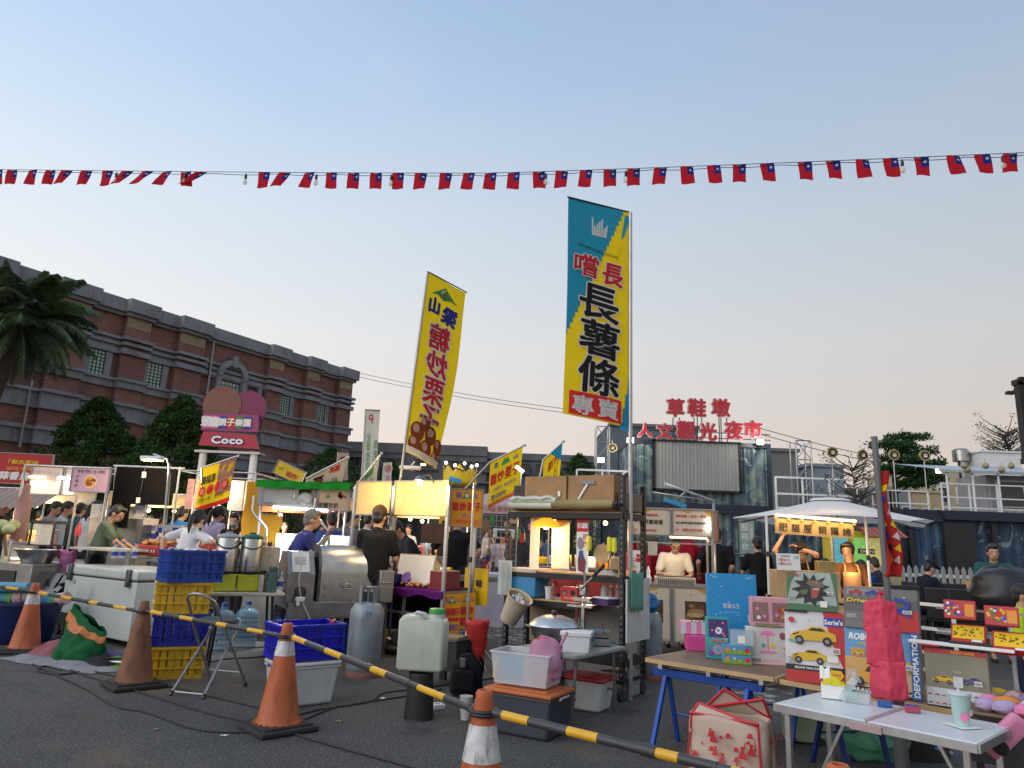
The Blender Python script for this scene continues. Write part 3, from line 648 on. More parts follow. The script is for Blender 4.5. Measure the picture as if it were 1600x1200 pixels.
def stripe_bar(a,b,label,n,ratio=.42,r=.0185,off=.15):
 t=T('barrier_bar',label,'barrier bar',a,0,'striped barrier bars between the cones');d=Vector(b)-Vector(a);L=d.length;u=d/L;g=M(bar_k,bar_y)
 cuts=[.06];x=.06
 P_=(L-.12)/n
 for i in range(n):
  s0=.06+i*P_;m0=s0+P_*off;m1=m0+P_*ratio;rr=r if i<n*.55 else r*.86;g.tube([u*s0,u*m0],rr,12,0);g.tube([u*m0,u*m1],rr*1.012,12,1);g.tube([u*m1,u*(s0+P_)],rr,12,0)
 g.tube([u*(L*.55-.03),u*(L*.55+.03)],r*1.25,12,0);g.build('pole',t)
 for e in(Vector((0,0,0)),d):
  q=M(blackp);q.tube([e+Vector((.058*cos(2*pi*i/18),.058*sin(2*pi*i/18),0))for i in range(18)],.009,6,closed=True);s_=u if e.length<.01 else-u;q.tube([e+s_*.052,e+s_*.11],[.011,r*1.05],8);q.build('ring',t)
tops=[p+Vector((0,0,.625))for p in cpos]
stripe_bar(gz(-75,905,.6),tops[0],'black and yellow bar running out of the photo left of the first cone',3)
stripe_bar(tops[0],tops[1],'black and yellow bar in front of the white chest freezer',4)
stripe_bar(tops[1]+Vector((0,0,.012)),tops[2],'black and yellow bar in front of the crate stack and folding chair',4)
stripe_bar(tops[2]+Vector((0,0,.012)),tops[3],'black and yellow bar in front of the jerrycan and gas cylinder',4)
stripe_bar(tops[3]+Vector((0,0,.012)),tops[4],'black and yellow bar running from the white sleeved cone towards the red patterned bag',4)
# white chest freezer
def freezer():
 a,b=gz(88,990),gz(199,1014);L=(b-a).length;t=T('chest_freezer','large grubby white chest freezer behind the weathered cone','freezer',a,yawof(a,b));D=.78;H=.86
 wf=mat('freezer_white',(.47,.51,.49),.45,0,.08,2,.05,20,stains=.22)
 c=M(wf);c.box((L/2,D/2,.40),(L,D,.66),bev=.015);c.build('body',t)
 l=M(wf,blackp);l.box((L/2,D/2,.80),(L+.02,D+.02,.12),bev=.03,seg=3);l.box((L/2,D/2,.735),(L-.01,D-.01,.012),1);l.build('lid',t)
 for x in(.14,L-.16):
  h=M(mat('dark_steel',(.10,.11,.12),.4,.6,.2,12));h.box((x,-.02,.77),(.085,.045,.20),bev=.012);h.box((x,-.04,.72),(.05,.02,.10),bev=.006);h.build('latch',t)
 g=M(blackp);g.box((.12,-.006,.16),(.16,.02,.22));
 for i in range(7):g.box((.12,-.018,.07+.03*i),(.15,.012,.008))
 g.build('vent_grille',t)
 p=M(grey);p.box((.24,-.003,.655),(.075,.006,.06));p.build('rating_plate',t)
 for x in(.12,L-.12):
  for y in(.1,D-.1):w=M(rubber);w.tube([(x-.02,y,.035),(x+.02,y,.035)],.035,12);w.build('caster',t)
freezer()
# crates
def crate_mesh(w,d,h,m,rim=.022):
 g=M(m);tp=.93;n=4
 def wall(a,b,cols):
  L=(b-a).length;u=(b-a)/L;nrm=Vector((u.y,-u.x,0));X=basis(u,-nrm,Vector((0,0,1)));X.translation=a
  for z,th in((h-.018,.036),(h*.64,.016),(h*.33,.016),(.016,.032)):g.box((L/2,0,z),(L,.012,th),X=X)
  nb=cols;
  for i in range(nb+1):
   x=L*i/nb;ww=.05 if i in(0,nb)else(.03 if i%3==0 else .0095);g.box((min(max(x,ww/2),L-ww/2),.001,h/2),(ww,.0105,h-.004),X=X)
  for z0,z1,s0,s1 in((.64,1,.36,.64),(.33,.64,.0,.18),(.33,.64,.44,.56),(.33,.64,.82,1),(0,.33,.30,.70)):g.box((L*(s0+s1)/2,.002,h*(z0+z1)/2),(L*(s1-s0),.006,h*(z1-z0)-.04),X=X)
  g.box((L/2,-.010,h-.012),(L+.02,.024,.020),X=X);g.box((L/2,-.007,h*.64),(L,.018,.008),X=X);g.box((L/2,-.007,h*.33),(L,.018,.008),X=X)
 p=[Vector((-w/2,-d/2,0)),Vector((w/2,-d/2,0)),Vector((w/2,d/2,0)),Vector((-w/2,d/2,0))]
 for i in range(4):wall(p[i],p[(i+1)%4],22 if i%2==0 else 16)
 g.box((0,0,.006),(w,d,.012));return g
def crate(loc,rz,m,label,w=.47,d=.34,h=.285,group='plastic crates in the tall stack'):
 o=crate_mesh(w,d,h,m).build('plastic_crate',loc=loc);o.rotation_euler=(0,0,rz);return tag(o,label,'crate',group)
cb0=gz(272,1056);
crate(cb0,RD(22),yellowp,'bottom yellow crate of the tall stack beside the folding chair')
crate(cb0+Vector((.0,0,.288)),RD(24),mat('dark_blue_plastic',(.010,.018,.30),.38,0,.15,6,stains=.3),'dark blue crate between the two yellow crates of the tall stack')
crate(cb0+Vector((-.02,0,.576)),RD(26),yellowp,'upper yellow crate of the tall stack under the blue crate')
crate(cb0+Vector((.02,.01,.864)),RD(42),mat('bright_blue_plastic',(.008,.055,.33),.36,0,.12,6,stains=.3),'bright blue crate on top of the tall stack',.50,.36,.30)
pl=M(cloth('plastic_film',(.7,.72,.75),tl=.4));pl.sheet(lambda u,v:(-.2+.4*u,-.13+.26*v,.02*sin(9*u+5*v)+.02*noise2(u*9,v*9)+.01),16,12);tag(pl.build('plastic_film',loc=cb0+Vector((.02,.01,1.15))),'crumpled white plastic film lying in the bright blue crate','film')
# folding stool chair
def folding_chair():
 a,b=gz(291,1090),gz(357,1070);L=(b-a).length;ax=yawof(a,b);t=T('folding_chair','grey tubular folding chair with a round seat beside the crate stack','chair',a,ax)
 fm=mat('grey_tube_paint',(.30,.32,.33),.35,.6,.15,14);w=.155
 A=M(fm);
 A.tube([(.0,w,.01),(L*.82,w*.75,.57),(L*.86,w*.6,.58),(L*.86,-w*.6,.58),(L*.82,-w*.75,.57),(.0,-w,.01)],.0125,8);A.tube([(.03,w,.03),(.03,-w,.03)],.008,6);A.build('front_frame',t)
 B=M(fm);loop=[(L*.10-.10*sin(pi*i/10),.135*cos(pi*i/10),.74+.09*sin(pi*i/10))for i in range(11)]
 B.tube([(L,w*1.15,.01),(L*.35,w,.52)]+[(p[0],p[1],p[2])for p in loop]+[(L*.35,-w,.52),(L,-w*1.15,.01)],.0125,8);B.tube([(L*.86,w*1.1,.13),(L*.86,-w*1.1,.13)],.008,6);B.build('back_frame',t)
 s_=M(mat('seat_vinyl',(.06,.062,.065),.5,0,.2,9));s_.lathe([(0,0),(.165,0),(.175,.012),(.17,.03),(.13,.042),(0,.046)],28,X=Tr(L*.52,0,.565));s_.build('seat',t)
 for y in(-w,w):
  for x in(0,L):f=M(rubber);f.tube([(x,y*(1.15 if x else 1),0),(x*.97+(.02 if not x else 0),y*(1.15 if x else 1),.035)],.016,8);f.build('foot_cap',t)
folding_chair()
# water bottles
wb=mat('bottle_blue',(.20,.38,.52),.08,0,.05,5,alpha=.42);
def water_bottle(px,py,label):
 t=T('water_bottle',label,'water bottle',gz(px,py),0,'big blue water bottles under the urn table');r=.135;g=M(wb);pr=[(r*.9,0),(r,.02)]
 for i in range(6):z=.05+i*.055;pr+=[(r,z),(r*.93,z+.012),(r*.93,z+.022),(r,z+.034)]
 pr+=[(r*.98,.40),(r*.7,.44),(.035,.46),(.03,.50)];g.lathe(pr,22);g.build('body',t);c=M(mat('cap_blue',(.03,.10,.35),.4));c.lathe([(.034,.495),(.034,.535),(0,.537)],14);c.build('cap',t)
water_bottle(342,1017,'pale blue water bottle behind the folding chair, the left one of the pair')
water_bottle(381,1012,'pale blue water bottle with a taller neck, right behind the folding chair')
# urn table
def ftable(name,label,X0,rz,L,D,z,top,leg=galv,thick=.035,legs='v',cat='table'):
 t=T(name,label,cat,X0,rz);m=M(top);m.box((L/2,D/2,z-thick/2),(L,D,thick),bev=.012,seg=2);m.build('tabletop',t)
 for x in(.12,L-.12):
  for y in(.06,D-.06):q=M(leg);q.tube([(x,y,z-thick),(x+(.05 if x>L/2 else-.05),y,0)],.014,8);q.build('leg',t)
  q=M(leg);q.tube([(x,.06,z*.35),(x,D-.06,z*.35)],.010,6);q.build('brace',t)
 return t
ua,ub=gz(328,926,.74),gz(436,917,.74);URZ=RD(24);ua.z=0
ivory=mat('ivory_top',(.50,.46,.38),.55,0,.1,4,stains=.2)
ftable('folding_table','ivory folding table carrying the two tea urns',ua,URZ,.74,.62,.74,ivory,blackm)
def on(base,rz,x,y,z):return base+Rz(rz)@Vector((x,y,z))
limeg=mat('lime_liquid',(.52,.56,.03),.25,0,.12,3,alpha=.9)
for i,(x,lc,lb)in enumerate(((.13,grey,'steel tea urn with a grey lid on the left lime green box'),(.37,mat('lid_green',(.02,.10,.07),.45),'steel tea urn with a dark green lid on the right lime green box'))):
 bx=M(limeg);bx.box((0,0,.085),(.23,.22,.17),bev=.02);bx.box((0,0,.165),(.236,.226,.02),bev=.006);p=on(ua,URZ,x,.22,.742);o=bx.build('plastic_box',loc=p);o.rotation_euler=(0,0,URZ)
 tag(o,('lime green plastic box under the grey lidded urn','lime green plastic box under the green lidded urn')[i],'box','lime boxes under the urns')
 t=T('tea_urn',lb,'urn',p+Vector((0,0,.178)),URZ,'steel tea urns');g=M(steel);g.lathe([(.110,0),(.113,.02),(.113,.36),(.108,.37)],28);g.build('body',t)
 f=M(blackp);f.lathe([(.115,-.005),(.119,.0),(.119,.025),(.114,.028)],28);f.build('base_ring',t)
 l=M(lc);l.lathe([(.116,.365),(.119,.38),(.105,.398),(.05,.412),(0,.415)],28);l.box((0,0,.422),(.07,.03,.02),bev=.006);l.build('lid',t)
 h=M(blackp if i==0 else lc);h.tube([((.12*cos(q)),(.12*sin(q)),.33-.07*abs(sin(q))if sin(q)<0 else .33)for q in[pi+pi*k/14 for k in range(15)]],.008,6);h.build('handle',t)
 if i==0:s_=M(paper);s_.prism([(-.045,.24),(.045,.24),(0,.17)],.004,0,Tr(0,-.117,0));s_.build('sticker',t)
ink=Art()
cab=T('wooden_cabinet','weathered cream wooden box cabinet behind the green thermos','cabinet',on(ua,URZ,.52,.20,.742),URZ);c=M(mat('peeling_cream',(.50,.42,.30),.7,0,.2,6,stains=.55),steel_dull);c.box((.02,.16,.23),(.26,.3,.46));c.build('body',cab);c=M(steel_dull);c.box((-.13,.16,.24),(.03,.32,.48));c.build('side_panel',cab)
def thermos(p,r,h,m,label,name='thermos'):
 t=T(name,label,'thermos',p);g=M(m);g.lathe([(r,0),(r,h*.72),(r*.92,h*.8),(r*.6,h*.84)],18);g.build('body',t);l=M(blackp if m is steel else m);l.lathe([(r*.8,h*.82),(r*.85,h*.85),(r*.75,h),(0,h)],18);l.tube([(r*.8,0,h*.95),(r*1.5,0,h*.9),(r*1.5,0,h*.6),(r*.98,0,h*.55)],.008,6);l.build('lid',t)
thermos(on(ua,URZ,.50,.10,.742),.035,.22,steel,'slim steel vacuum bottle left of the green thermos')
thermos(on(ua,URZ,.60,.08,.742),.052,.26,mat('dark_teal',(.05,.12,.12),.45),'dark green thermos jug on the urn table')
bt=M(glass,ink_b,whitem);bt.lathe([(.03,0),(.032,.01),(.032,.13),(.012,.17),(.012,.185)],14);bt.lathe([(.0325,.06),(.0325,.11)],14,1,cap=False);bt.lathe([(.014,.185),(.014,.205),(0,.206)],12,2);tag(bt.build('drink_bottle',loc=on(ua,URZ,.69,.1,.742)),'small clear drink bottle with blue label right of the green thermos','bottle')
tf=M(blackm);
# chestnut roaster
def roaster():
 O=Vector((-2.36,8.1,0));rz=RD(27);t=T('chestnut_roaster','big stainless drum roaster machine with a gear box on its left end','roaster',O,rz);D=.80
 fr=M(steel_dull)
 for x in(.03,.62,1.08):
  for y in(.03,D):fr.bar((x,y,0),(x,y,.56),.045)
 for y in(.03,D):fr.bar((.0,y,.46),(1.12,y,.46),.03)
 for x in(.03,1.08):fr.bar((x,.03,.30),(x,D,.30),.03)
 fr.build('frame',t)
 ap=M(steel_dull);ap.box((.56,.0,.54),(1.10,.02,.16));ap.box((.56,D/2,.545),(1.08,D-.02,.02));ap.build('apron',t)
 dr=M(steel);prof=[(.0,.0),(.0,.30)]+[(.30-.30*cos(pi*i/2/12)*1.0,.30+.32*sin(pi*i/2/12))for i in range(1,13)]+[(.30+.30*sin(pi*i/2/12),.30+.32*cos(pi*i/2/12))for i in range(1,13)]+[(.60,.0)]
 X=Tr(.36,.08,.62)@Matrix(((0,1,0,0),(1,0,0,0),(0,0,1,0),(0,0,0,1)))
 dr.prism(prof,.60,0,X,True);o=dr.build('drum',t)
 en=M(mat('dark_end_steel',(.10,.10,.105),.45,.8,.3,8));pr2=[(y*1.04-.012,z*1.03)for y,z in prof];en.prism(pr2,.03,0,Tr(.33,.08,.62)@Matrix(((0,1,0,0),(1,0,0,0),(0,0,1,0),(0,0,0,1))));en.build('end_plate',t)  # end plate uses a darker steel than the drum
 for x,y,z in((.66,.06,.80),(.30,.30,1.14)):
  h=M(steel);h.box((x,y,z),(.10,.03,.05),bev=.01);h.tube([(x-.045,y-.01,z+.035),(x-.045,y-.06,z+.03),(x-.04,y-.06,z-.03),(x+.04,y-.06,z-.03),(x+.045,y-.06,z+.03),(x+.045,y-.01,z+.035)],.008,6);h.build('handle',t)
 for x in(.42,.88):
  h=M(steel);h.box((x,.065,.80),(.03,.03,.08),bev=.006);h.tube([(x,.05,.70),(x,.05,.66)],.012,8);h.build('latch',t)
 gb=M(steel_dull);gp=[(0,0),(.34,0),(.34,.50),(.26,.60),(.06,.60),(.0,.42)]
 gb.prism([(.0,.55),(.70,.55),(.70,.80),(.50,1.16),(.16,1.16),(.0,.92)],.30,0,Tr(.29,.06,0)@Rz(pi/2));gb.build('gear_box',t)
 sh=M(mat('bright_sheet',(.60,.61,.62),.5,.5,.06,5));sh.box((0,0,0),(.19,.012,.26),X=Tr(.13,.135,1.045)@Rx(RD(-33.5)));sh.build('notice_sheet',t)
 a=Art();
 for i,ww in enumerate((.12,.14,.14,.11,.13)):a.rect(-ww/2,.06-i*.022,ww/2,.068-i*.022,ink_gy)
 a.build('notice_print',t,Tr(.13,.130,1.045)@Rx(RD(-33.5)))
 vg=M(blackp)
 for r in(.02,.035,.05,.064):vg.tube([(.14+r*cos(2*pi*k/20),.052,.72+r*sin(2*pi*k/20))for k in range(20)],.0045,5,closed=True)
 vg.build('fan_vent',t)
 hp=M(steel_dull);hp.box((1.07,.42,1.12),(.20,.34,.22),taper=.6);hp.build('hopper',t)
 bx=M(steel);bx.box((1.08,-.02,.80),(.17,.16,.36),bev=.012);bx.tube([(1.03,-.11,.86),(1.03,-.14,.84),(1.13,-.14,.84),(1.13,-.11,.86)],.007,6);bx.build('outlet_box',t)
 cd=M(mat('pale_cable',(.45,.40,.36),.6));cd.tube([(.10,.04,1.15),(.11,-.03,1.05),(.09,-.06,.85),(.13,-.07,.66),(.22,-.10,.50),(.30,-.16,.30),(.42,-.26,.05)],.007,6);cd.build('cable',t)
 kc=M(whitep);kc.box((.12,-.075,.66),(.10,.03,.05),bev=.01,X=I4);kc.box((.10,-.075,.62),(.04,.025,.06),bev=.008);tag(kc.build('bulldog_clip',loc=O),'white clip on the cable of the roaster','clip').rotation_euler=(0,0,rz)
 for px,ww,lb in((455,.46,'tall blue crate under the left end of the roaster'),(500,.46,'tall blue crate under the roaster drum behind the gas cylinder')):
  p=O+Rz(rz)@Vector((.28 if px==455 else .80,.42,0));crate(p,rz,mat('mid_blue_plastic',(.012,.06,.33),.4,0,.15,6,stains=.3),lb,ww,.5,.40,'blue crates under the roaster')
roaster()
# gas cylinders
def gas(p,label,m,h=.80,r=.165,ring=True):
 t=T('gas_cylinder',label,'gas cylinder',p);k=h-.2
 g=M(m);g.lathe([(r*.80,.03),(r*.93,.05),(r,.09),(r,k-.10),(r*.97,k-.03),(r*.75,k+.03),(r*.35,k+.05),(0,k+.05)],28);g.lathe([(r*1.015,k*.5),(r*1.015,k*.5+.012)],28,cap=False);g.build('body',t)
 c=M(m);c.lathe([(r*.55,k+.02),(r*.55,h),(r*.50,h),(r*.50,k+.02)],22,cap=False,sweep=2*pi*.8,X=Rz(RD(-50)));c.build('collar',t)
 v=M(steel_dull);v.tube([(0,0,k+.04),(0,0,h-.03)],.02,10);v.tube([(-.05,0,h-.05),(.06,0,h-.05)],.012,8);v.ball((0,0,h-.01),(.03,.03,.014));v.build('valve',t)
 b=M(mat('rust_red',(.24,.10,.08),.7,0,.2,8));b.lathe([(r*.98,0),(r*.98,.045),(r*.9,.07)],24,cap=False);b.build('foot_ring',t)
 return t
gg=mat('cylinder_grey',(.25,.29,.32),.45,.2,.12,5,stains=.35)
t=gas(gz(566,1056),'grey gas cylinder with blue number 25 standing beside the roaster',gg,.86,.17)
a=Art(fn=lambda u,v,l:((.164+l)*sin(u/.165),-(.164+l)*cos(u/.165),v));a.text('25',.05,.60,.045,ink_b,bold=.03);a.build('stencil',t)
# blue crate on the white bin
def bin_box(p,rz,w,d,h,m,lidm,label,lid=.03,taper=.86,name='storage_bin',handles=None,cat='bin',group=None,lidover=.02):
 t=T(name,label,cat,p,rz,group);b=M(m);b.box((0,0,(h-lid)/2),(w,d,h-lid),bev=.025,taper=taper,seg=3)
 b.box((0,0,h-lid-.012),(w+.014,d+.014,.018),bev=.006);b.build('body',t)
 if lidm:l=M(lidm);l.box((0,0,h-lid/2),(w+lidover,d+lidover,lid),bev=.012);l.box((0,0,h+.002),(w*.8,d*.74,.012),bev=.005);l.build('lid',t)
 if handles:
  for s_ in(-1,1):q=M(handles);q.tube([(s_*(w/2+.01),-.07,h-.05),(s_*(w/2+.022),-.06,h-.035),(s_*(w/2+.022),.06,h-.035),(s_*(w/2+.01),.07,h-.05)],.008,6);q.build('handle',t)
 return t
BB=gz(462,1102);bz=RD(38)
bin_box(BB+Vector((.0,.10,0)),bz,.50,.37,.34,mat('cloudy_plastic',(.50,.53,.53),.35,0,.1,4,stains=.15),mat('lid_clear',(.62,.64,.62),.35,0,.05),'cloudy white storage bin with blue handles under the open blue crate',handles=mat('handle_blue',(.02,.04,.30),.4))
bc=crate(BB+Vector((-.01,.11,.352)),bz,mat('royal_blue_plastic',(.006,.010,.42),.36,0,.15,6,stains=.3),'royal blue open crate on the cloudy white bin behind the cone',.52,.38,.28,'blue crates near the roaster')
cl=M(red,whitem);cl.tube([(.18,-.1,.285),(.24,-.04,.29)],.015,8);tag(cl.build('red_clamp',loc=BB+Vector((-.01,.11,.352))),'red clamp on the rim of the royal blue crate','clamp').rotation_euler=(0,0,bz)
# jerrycan on a ribbed black stand
def jerrycan():
 p=gz(654,1122);t=T('ribbed_stand','black ribbed plastic stand under the jerrycan','stand',p);g=M(mat('rib_black',(.014,.014,.015),.55,0,.3,10));pr=[]
 for i in range(15):z=i*.023;r=.118-.022*i/14;pr+=[(r,z),(r*.965,z+.012)]
 g.lathe(pr,24);g.build('body',t)
 q=T('jerrycan','cloudy white plastic jerrycan with a green cap on the black ribbed stand','jerrycan',p+Vector((0,0,.352)),RD(-8));m=mat('jerry_white',(.48,.51,.45),.4,0,.08,3,.05,12,stains=.14)
 b=M(m);prof=[(-.185,.02),(-.165,0),(.165,0),(.185,.02),(.185,.34),(.17,.385),(.135,.40),(.06,.40),(.045,.375),(.02,.365),(.0,.395),(-.03,.41),(-.15,.41),(-.185,.37)]
 b.prism(prof,.20,0,Tr(0,-.10,0));e=[x for x in b.bm.edges if abs(x.verts[0].co.y-x.verts[1].co.y)<.001];bmesh.ops.bevel(b.bm,geom=e,offset=.032,segments=3,affect='EDGES',profile=.5,clamp_overlap=True)
 for f in b.bm.faces:f.smooth=True
 b.build('body',q,sharp=False)
 n=M(m);n.lathe([(.065,.39),(.062,.425),(.055,.43)],20,X=Tr(.10,0,0));n.build('neck',q);c=M(greenp);c.lathe([(.062,.425),(.066,.43),(.064,.462),(.05,.467),(0,.467)],24,X=Tr(.10,0,0));c.build('cap',q)
 h=M(m);h.tube([(-.10,0,.40),(-.06,0,.428),(.0,0,.42),(.04,0,.385)],.014,8);h.build('handle',q)
jerrycan()
def dark_things():
 p=gz(700,1068);t=T('plastic_stool','black square plastic stool behind the jerrycan','stool',p,RD(-25));g=M(blackp);g.box((0,0,.40),(.30,.30,.03),bev=.008);g.build('seat',t)
 for x in(-1,1):
  for y in(-1,1):l=M(blackp);l.box((x*.135,y*.135,.195),(.05,.05,.39),taper=1.2);l.build('leg',t)
 for s_ in(-1,1):l=M(blackp);l.box((0,s_*.14,.26),(.26,.012,.25));l.box((s_*.14,0,.26),(.012,.26,.25));l.build('apron',t)
 bg_=mat('lid_cardboard',(.20,.15,.09),.8);c=M(bg_);c.box((0,0,.012),(.27,.26,.024));tag(c.build('cardboard_sheet',loc=p+Vector((0,0,.416))),'brown cardboard sheet on the black stool','cardboard').rotation_euler=(0,0,RD(-20))
 b=gz(728,1087);t=T('backpack','black rounded backpack leaning on the black stool','backpack',b,RD(-10));m=cloth('black_nylon',(.012,.012,.014),tl=0);g=M(m);g.sheet(lambda u,v:((.15-.03*v)*cos(2*pi*u)*(1-.55*max(0,v-.75)/.25)*(1.02 if v>.02 else .8),.10*sin(2*pi*u)*(1-.6*max(0,v-.7)/.3)+.02*v,.01+.34*v+.012*noise2(u*6,v*7)),28,14);g.ball((0,.02,.33),(.075,.045,.03),0,14);g.build('body',t)
 k=M(m);k.box((0,-.10,.14),(.20,.05,.18),bev=.03,seg=3);k.build('front_pocket',t);k=M(mat('grey_reflective',(.10,.10,.105),.5));k.box((-.02,-.098,.29),(.05,.02,.08),bev=.006);k.build('patch',t)
 k=M(m);k.tube([(-.04,.05,.34),(-.03,.06,.39),(.03,.06,.39),(.04,.05,.34)],.008,6);k.build('handle',t)
 for x in(-.09,.09):k=M(m);k.tube([(x,.1,.32),(x*1.2,.18,.25),(x*1.1,.12,.05)],.014,6);k.build('strap',t)
 c=M(mat('milky_cup',(.60,.62,.60),.35,0,.05,6,alpha=.85),ink_gy);c.lathe([(.036,0),(.052,.165),(.054,.17)],20);tag(c.build('plastic_cup',loc=gz(727,1124)),'tall milky plastic cup with a small label in front of the backpack','cup')
 n=M(paper,ink_gy);n.box((0,0,.02),(.10,.10,.035),bev=.004);n.box((.0,0,.0385),(.05,.03,.002),1);tag(n.build('tissue_pack',loc=gz(683,1107)),'small white tissue pack on the asphalt beside the ribbed stand','tissue pack').rotation_euler=(0,0,.5)
dark_things()
def bag_surface(w0,w1,d0,d1,h,seed=0,fold=.02,open_top=True):
 return lambda u,v:((w0+(w1-w0)*v)*.5*(abs(cos(2*pi*u))**.6*(1 if cos(2*pi*u)>0 else-1))*(1+fold*2*noise2(u*7+seed,v*5)),(d0+(d1-d0)*v)*.5*(abs(sin(2*pi*u))**.6*(1 if sin(2*pi*u)>0 else-1))*(1+fold*3*noise2(u*8+seed,v*6+3)),h*v+fold*.6*noise2(u*9+seed,v*4+7)*v)
def red_bag():
 p=gz(743,1046);t=T('bag_stand','thin folding stand holding the red rubbish bag','stand',p);g=M(steel_dull)
 for a in(-.12,.12):g.tube([(a,.10,0),(-a*.8,-.02,.48)],.009,6)
 g.tube([(.12,-.1,0),(-.10,.05,.5)],.009,6);g.build('frame',t)
 m=cloth('red_film',(.62,.05,.045),.12,.5,9,.3);b=M(m);b.sheet(bag_surface(.17,.26,.14,.22,.42,3,.06),30,12);o=b.build('rubbish_bag',loc=p+Vector((.0,-.03,.09)),solid=.003);tag(o,'red plastic rubbish bag hanging open beside the backpack','bag')
 c=M(glass,ink_b);c.lathe([(.07,0),(.075,.02),(.073,.18),(.05,.23),(.025,.25),(.025,.275)],16);c.lathe([(.027,.275),(.027,.29),(0,.291)],12,1);tag(c.build('water_jug',loc=gz(705,1010)),'clear empty water jug at the foot of the yellow chestnut banner','jug')
red_bag()
# cables on the asphalt
ck=mat('cable_rubber',(.03,.028,.027),.7,0,.2,20)
def cable(pix,label,r=.008,m=ck,name='power_cable'):
 P_=[gz(*p)+Vector((0,0,r))for p in pix];q=[]
 for i in range(len(P_)-1):
  a,b=P_[i],P_[i+1];a0=P_[i-1]if i else a;b1=P_[i+2]if i+2<len(P_)else b
  for k in range(6):
   s_=k/6;q.append(.5*((2*a)+(b-a0)*s_+(2*a0-5*a+4*b-b1)*s_*s_+(3*a-a0-3*b+b1)*s_**3))
 q.append(P_[-1]);g=M(m);g.tube(q,r,6);return tag(g.build(name),label,'cable','cables lying on the asphalt')
cable([(0,1012),(45,1036),(100,1062),(135,1078),(180,1105),(230,1115),(285,1135),(325,1144),(375,1146),(420,1143)],'dark cable curving over the open asphalt at the lower left')
cable([(60,1028),(120,1052),(170,1068),(240,1090),(330,1117),(410,1134),(490,1158),(560,1178),(640,1200),(700,1220)],'long straight cable running towards the bottom edge of the photo')
cable([(95,1048),(70,1042),(60,1050),(95,1055),(140,1050),(200,1062),(270,1075),(340,1092),(410,1108)],'dark cable passing behind the folding chair to the white bin')
cable([(470,1128),(520,1108),(560,1100),(600,1094),(640,1088),(690,1078)],'black cable from the white bin to the ribbed stand',.007)
cable([(455,1122),(500,1110),(575,1098),(600,1084),(650,1078),(720,1068),(790,1058)],'second black cable behind the cones towards the rack',.007)
cable([(295,1045),(330,1035),(360,1030),(400,1028),(430,1022),(420,1012),(385,1014)],'black cable around the water bottles',.007)
# rubbish heap by the freezer
def heap():
 p=gz(120,1035);m=cloth('green_tarp',(.02,.13,.05),.2,.5,7,.15);t=T('shopping_bag','big green shopping bag with an orange band slumped in front of the freezer','bag',p,RD(-20));b=M(m);
 f_=lambda u,v,o=0:((.30+o-.05*v)*cos(2*pi*u)*(1+.30*noise2(cos(2*pi*u)*2.2,sin(2*pi*u)*2.2+v*3))+.10*v,((.21+o)*(1-.80*max(0,v-.25)/.75))*sin(2*pi*u)*(1+.25*noise2(cos(2*pi*u)*3+5,v*4)),.42*v*(1-.30*cos(2*pi*u))+.045*noise2(cos(2*pi*u)*3,v*4+sin(2*pi*u)*2))
 b.sheet(f_,48,24);b.build('body',t,solid=.004)
 o=M(mat('orange_band',(.50,.16,.04),.6));o.sheet(lambda u,v:f_(.52+.44*u,.70+.17*v,.012),24,6);o.build('band',t,solid=.003)
 for cx,cy,sx_,sy,hh,m_,nm,lb in((-.05,-.12,.75,.22,.05,cloth('grey_sheet',(.26,.26,.27),tl=.1),'grey_sheet','crumpled grey sheet under the green shopping bag'),(-.42,.10,.28,.22,.15,cloth('dusty_pink',(.30,.11,.13),tl=.1),'pink_cloth','dusty pink cloth bundle left of the green shopping bag'),(.40,.05,.30,.16,.07,cloth('lime_sheet',(.13,.30,.05),tl=.1),'lime_sheet','lime green sheet right of the green shopping bag'),(.36,-.05,.22,.14,.10,cloth('dark_cloth',(.03,.03,.035),tl=0),'dark_cloth','dark bundled cloth between the green bag and the weathered cone'),(-.16,.30,.5,.2,.09,cloth('violet_cloth',(.08,.07,.16),tl=.1),'violet_cloth','dark violet cloth against the foot of the freezer')):
  g=M(m_);g.sheet(lambda u,v:(sx_*(u-.5)*2*(1+.15*noise2(u*4+cx*9,v*4)),sy*(v-.5)*2*(1+.2*noise2(u*5,v*5+cx*7)),hh*max(0,sin(pi*u)*sin(pi*v))**.6*(1+.5*noise2(u*6+cx*5,v*6))+.006),20,14);tag(g.build(nm,loc=p+Rz(RD(-20))@Vector((cx,cy,0))),lb,'cloth').rotation_euler=(0,0,RD(-25))
 k=M(galv,blackm);k.tube([(0,0,.05),(.35,-.12,.07)],.012,8);k.tube([(.05,.04,.04),(.40,-.02,.05)],.012,8);k.tube([(.02,-.06,.09),(.3,.02,.08)],.01,8,1);tag(k.build('folded_legs',loc=p+Vector((.32,-.18,0))),'folded metal stand legs lying right of the green shopping bag','stand')
heap()
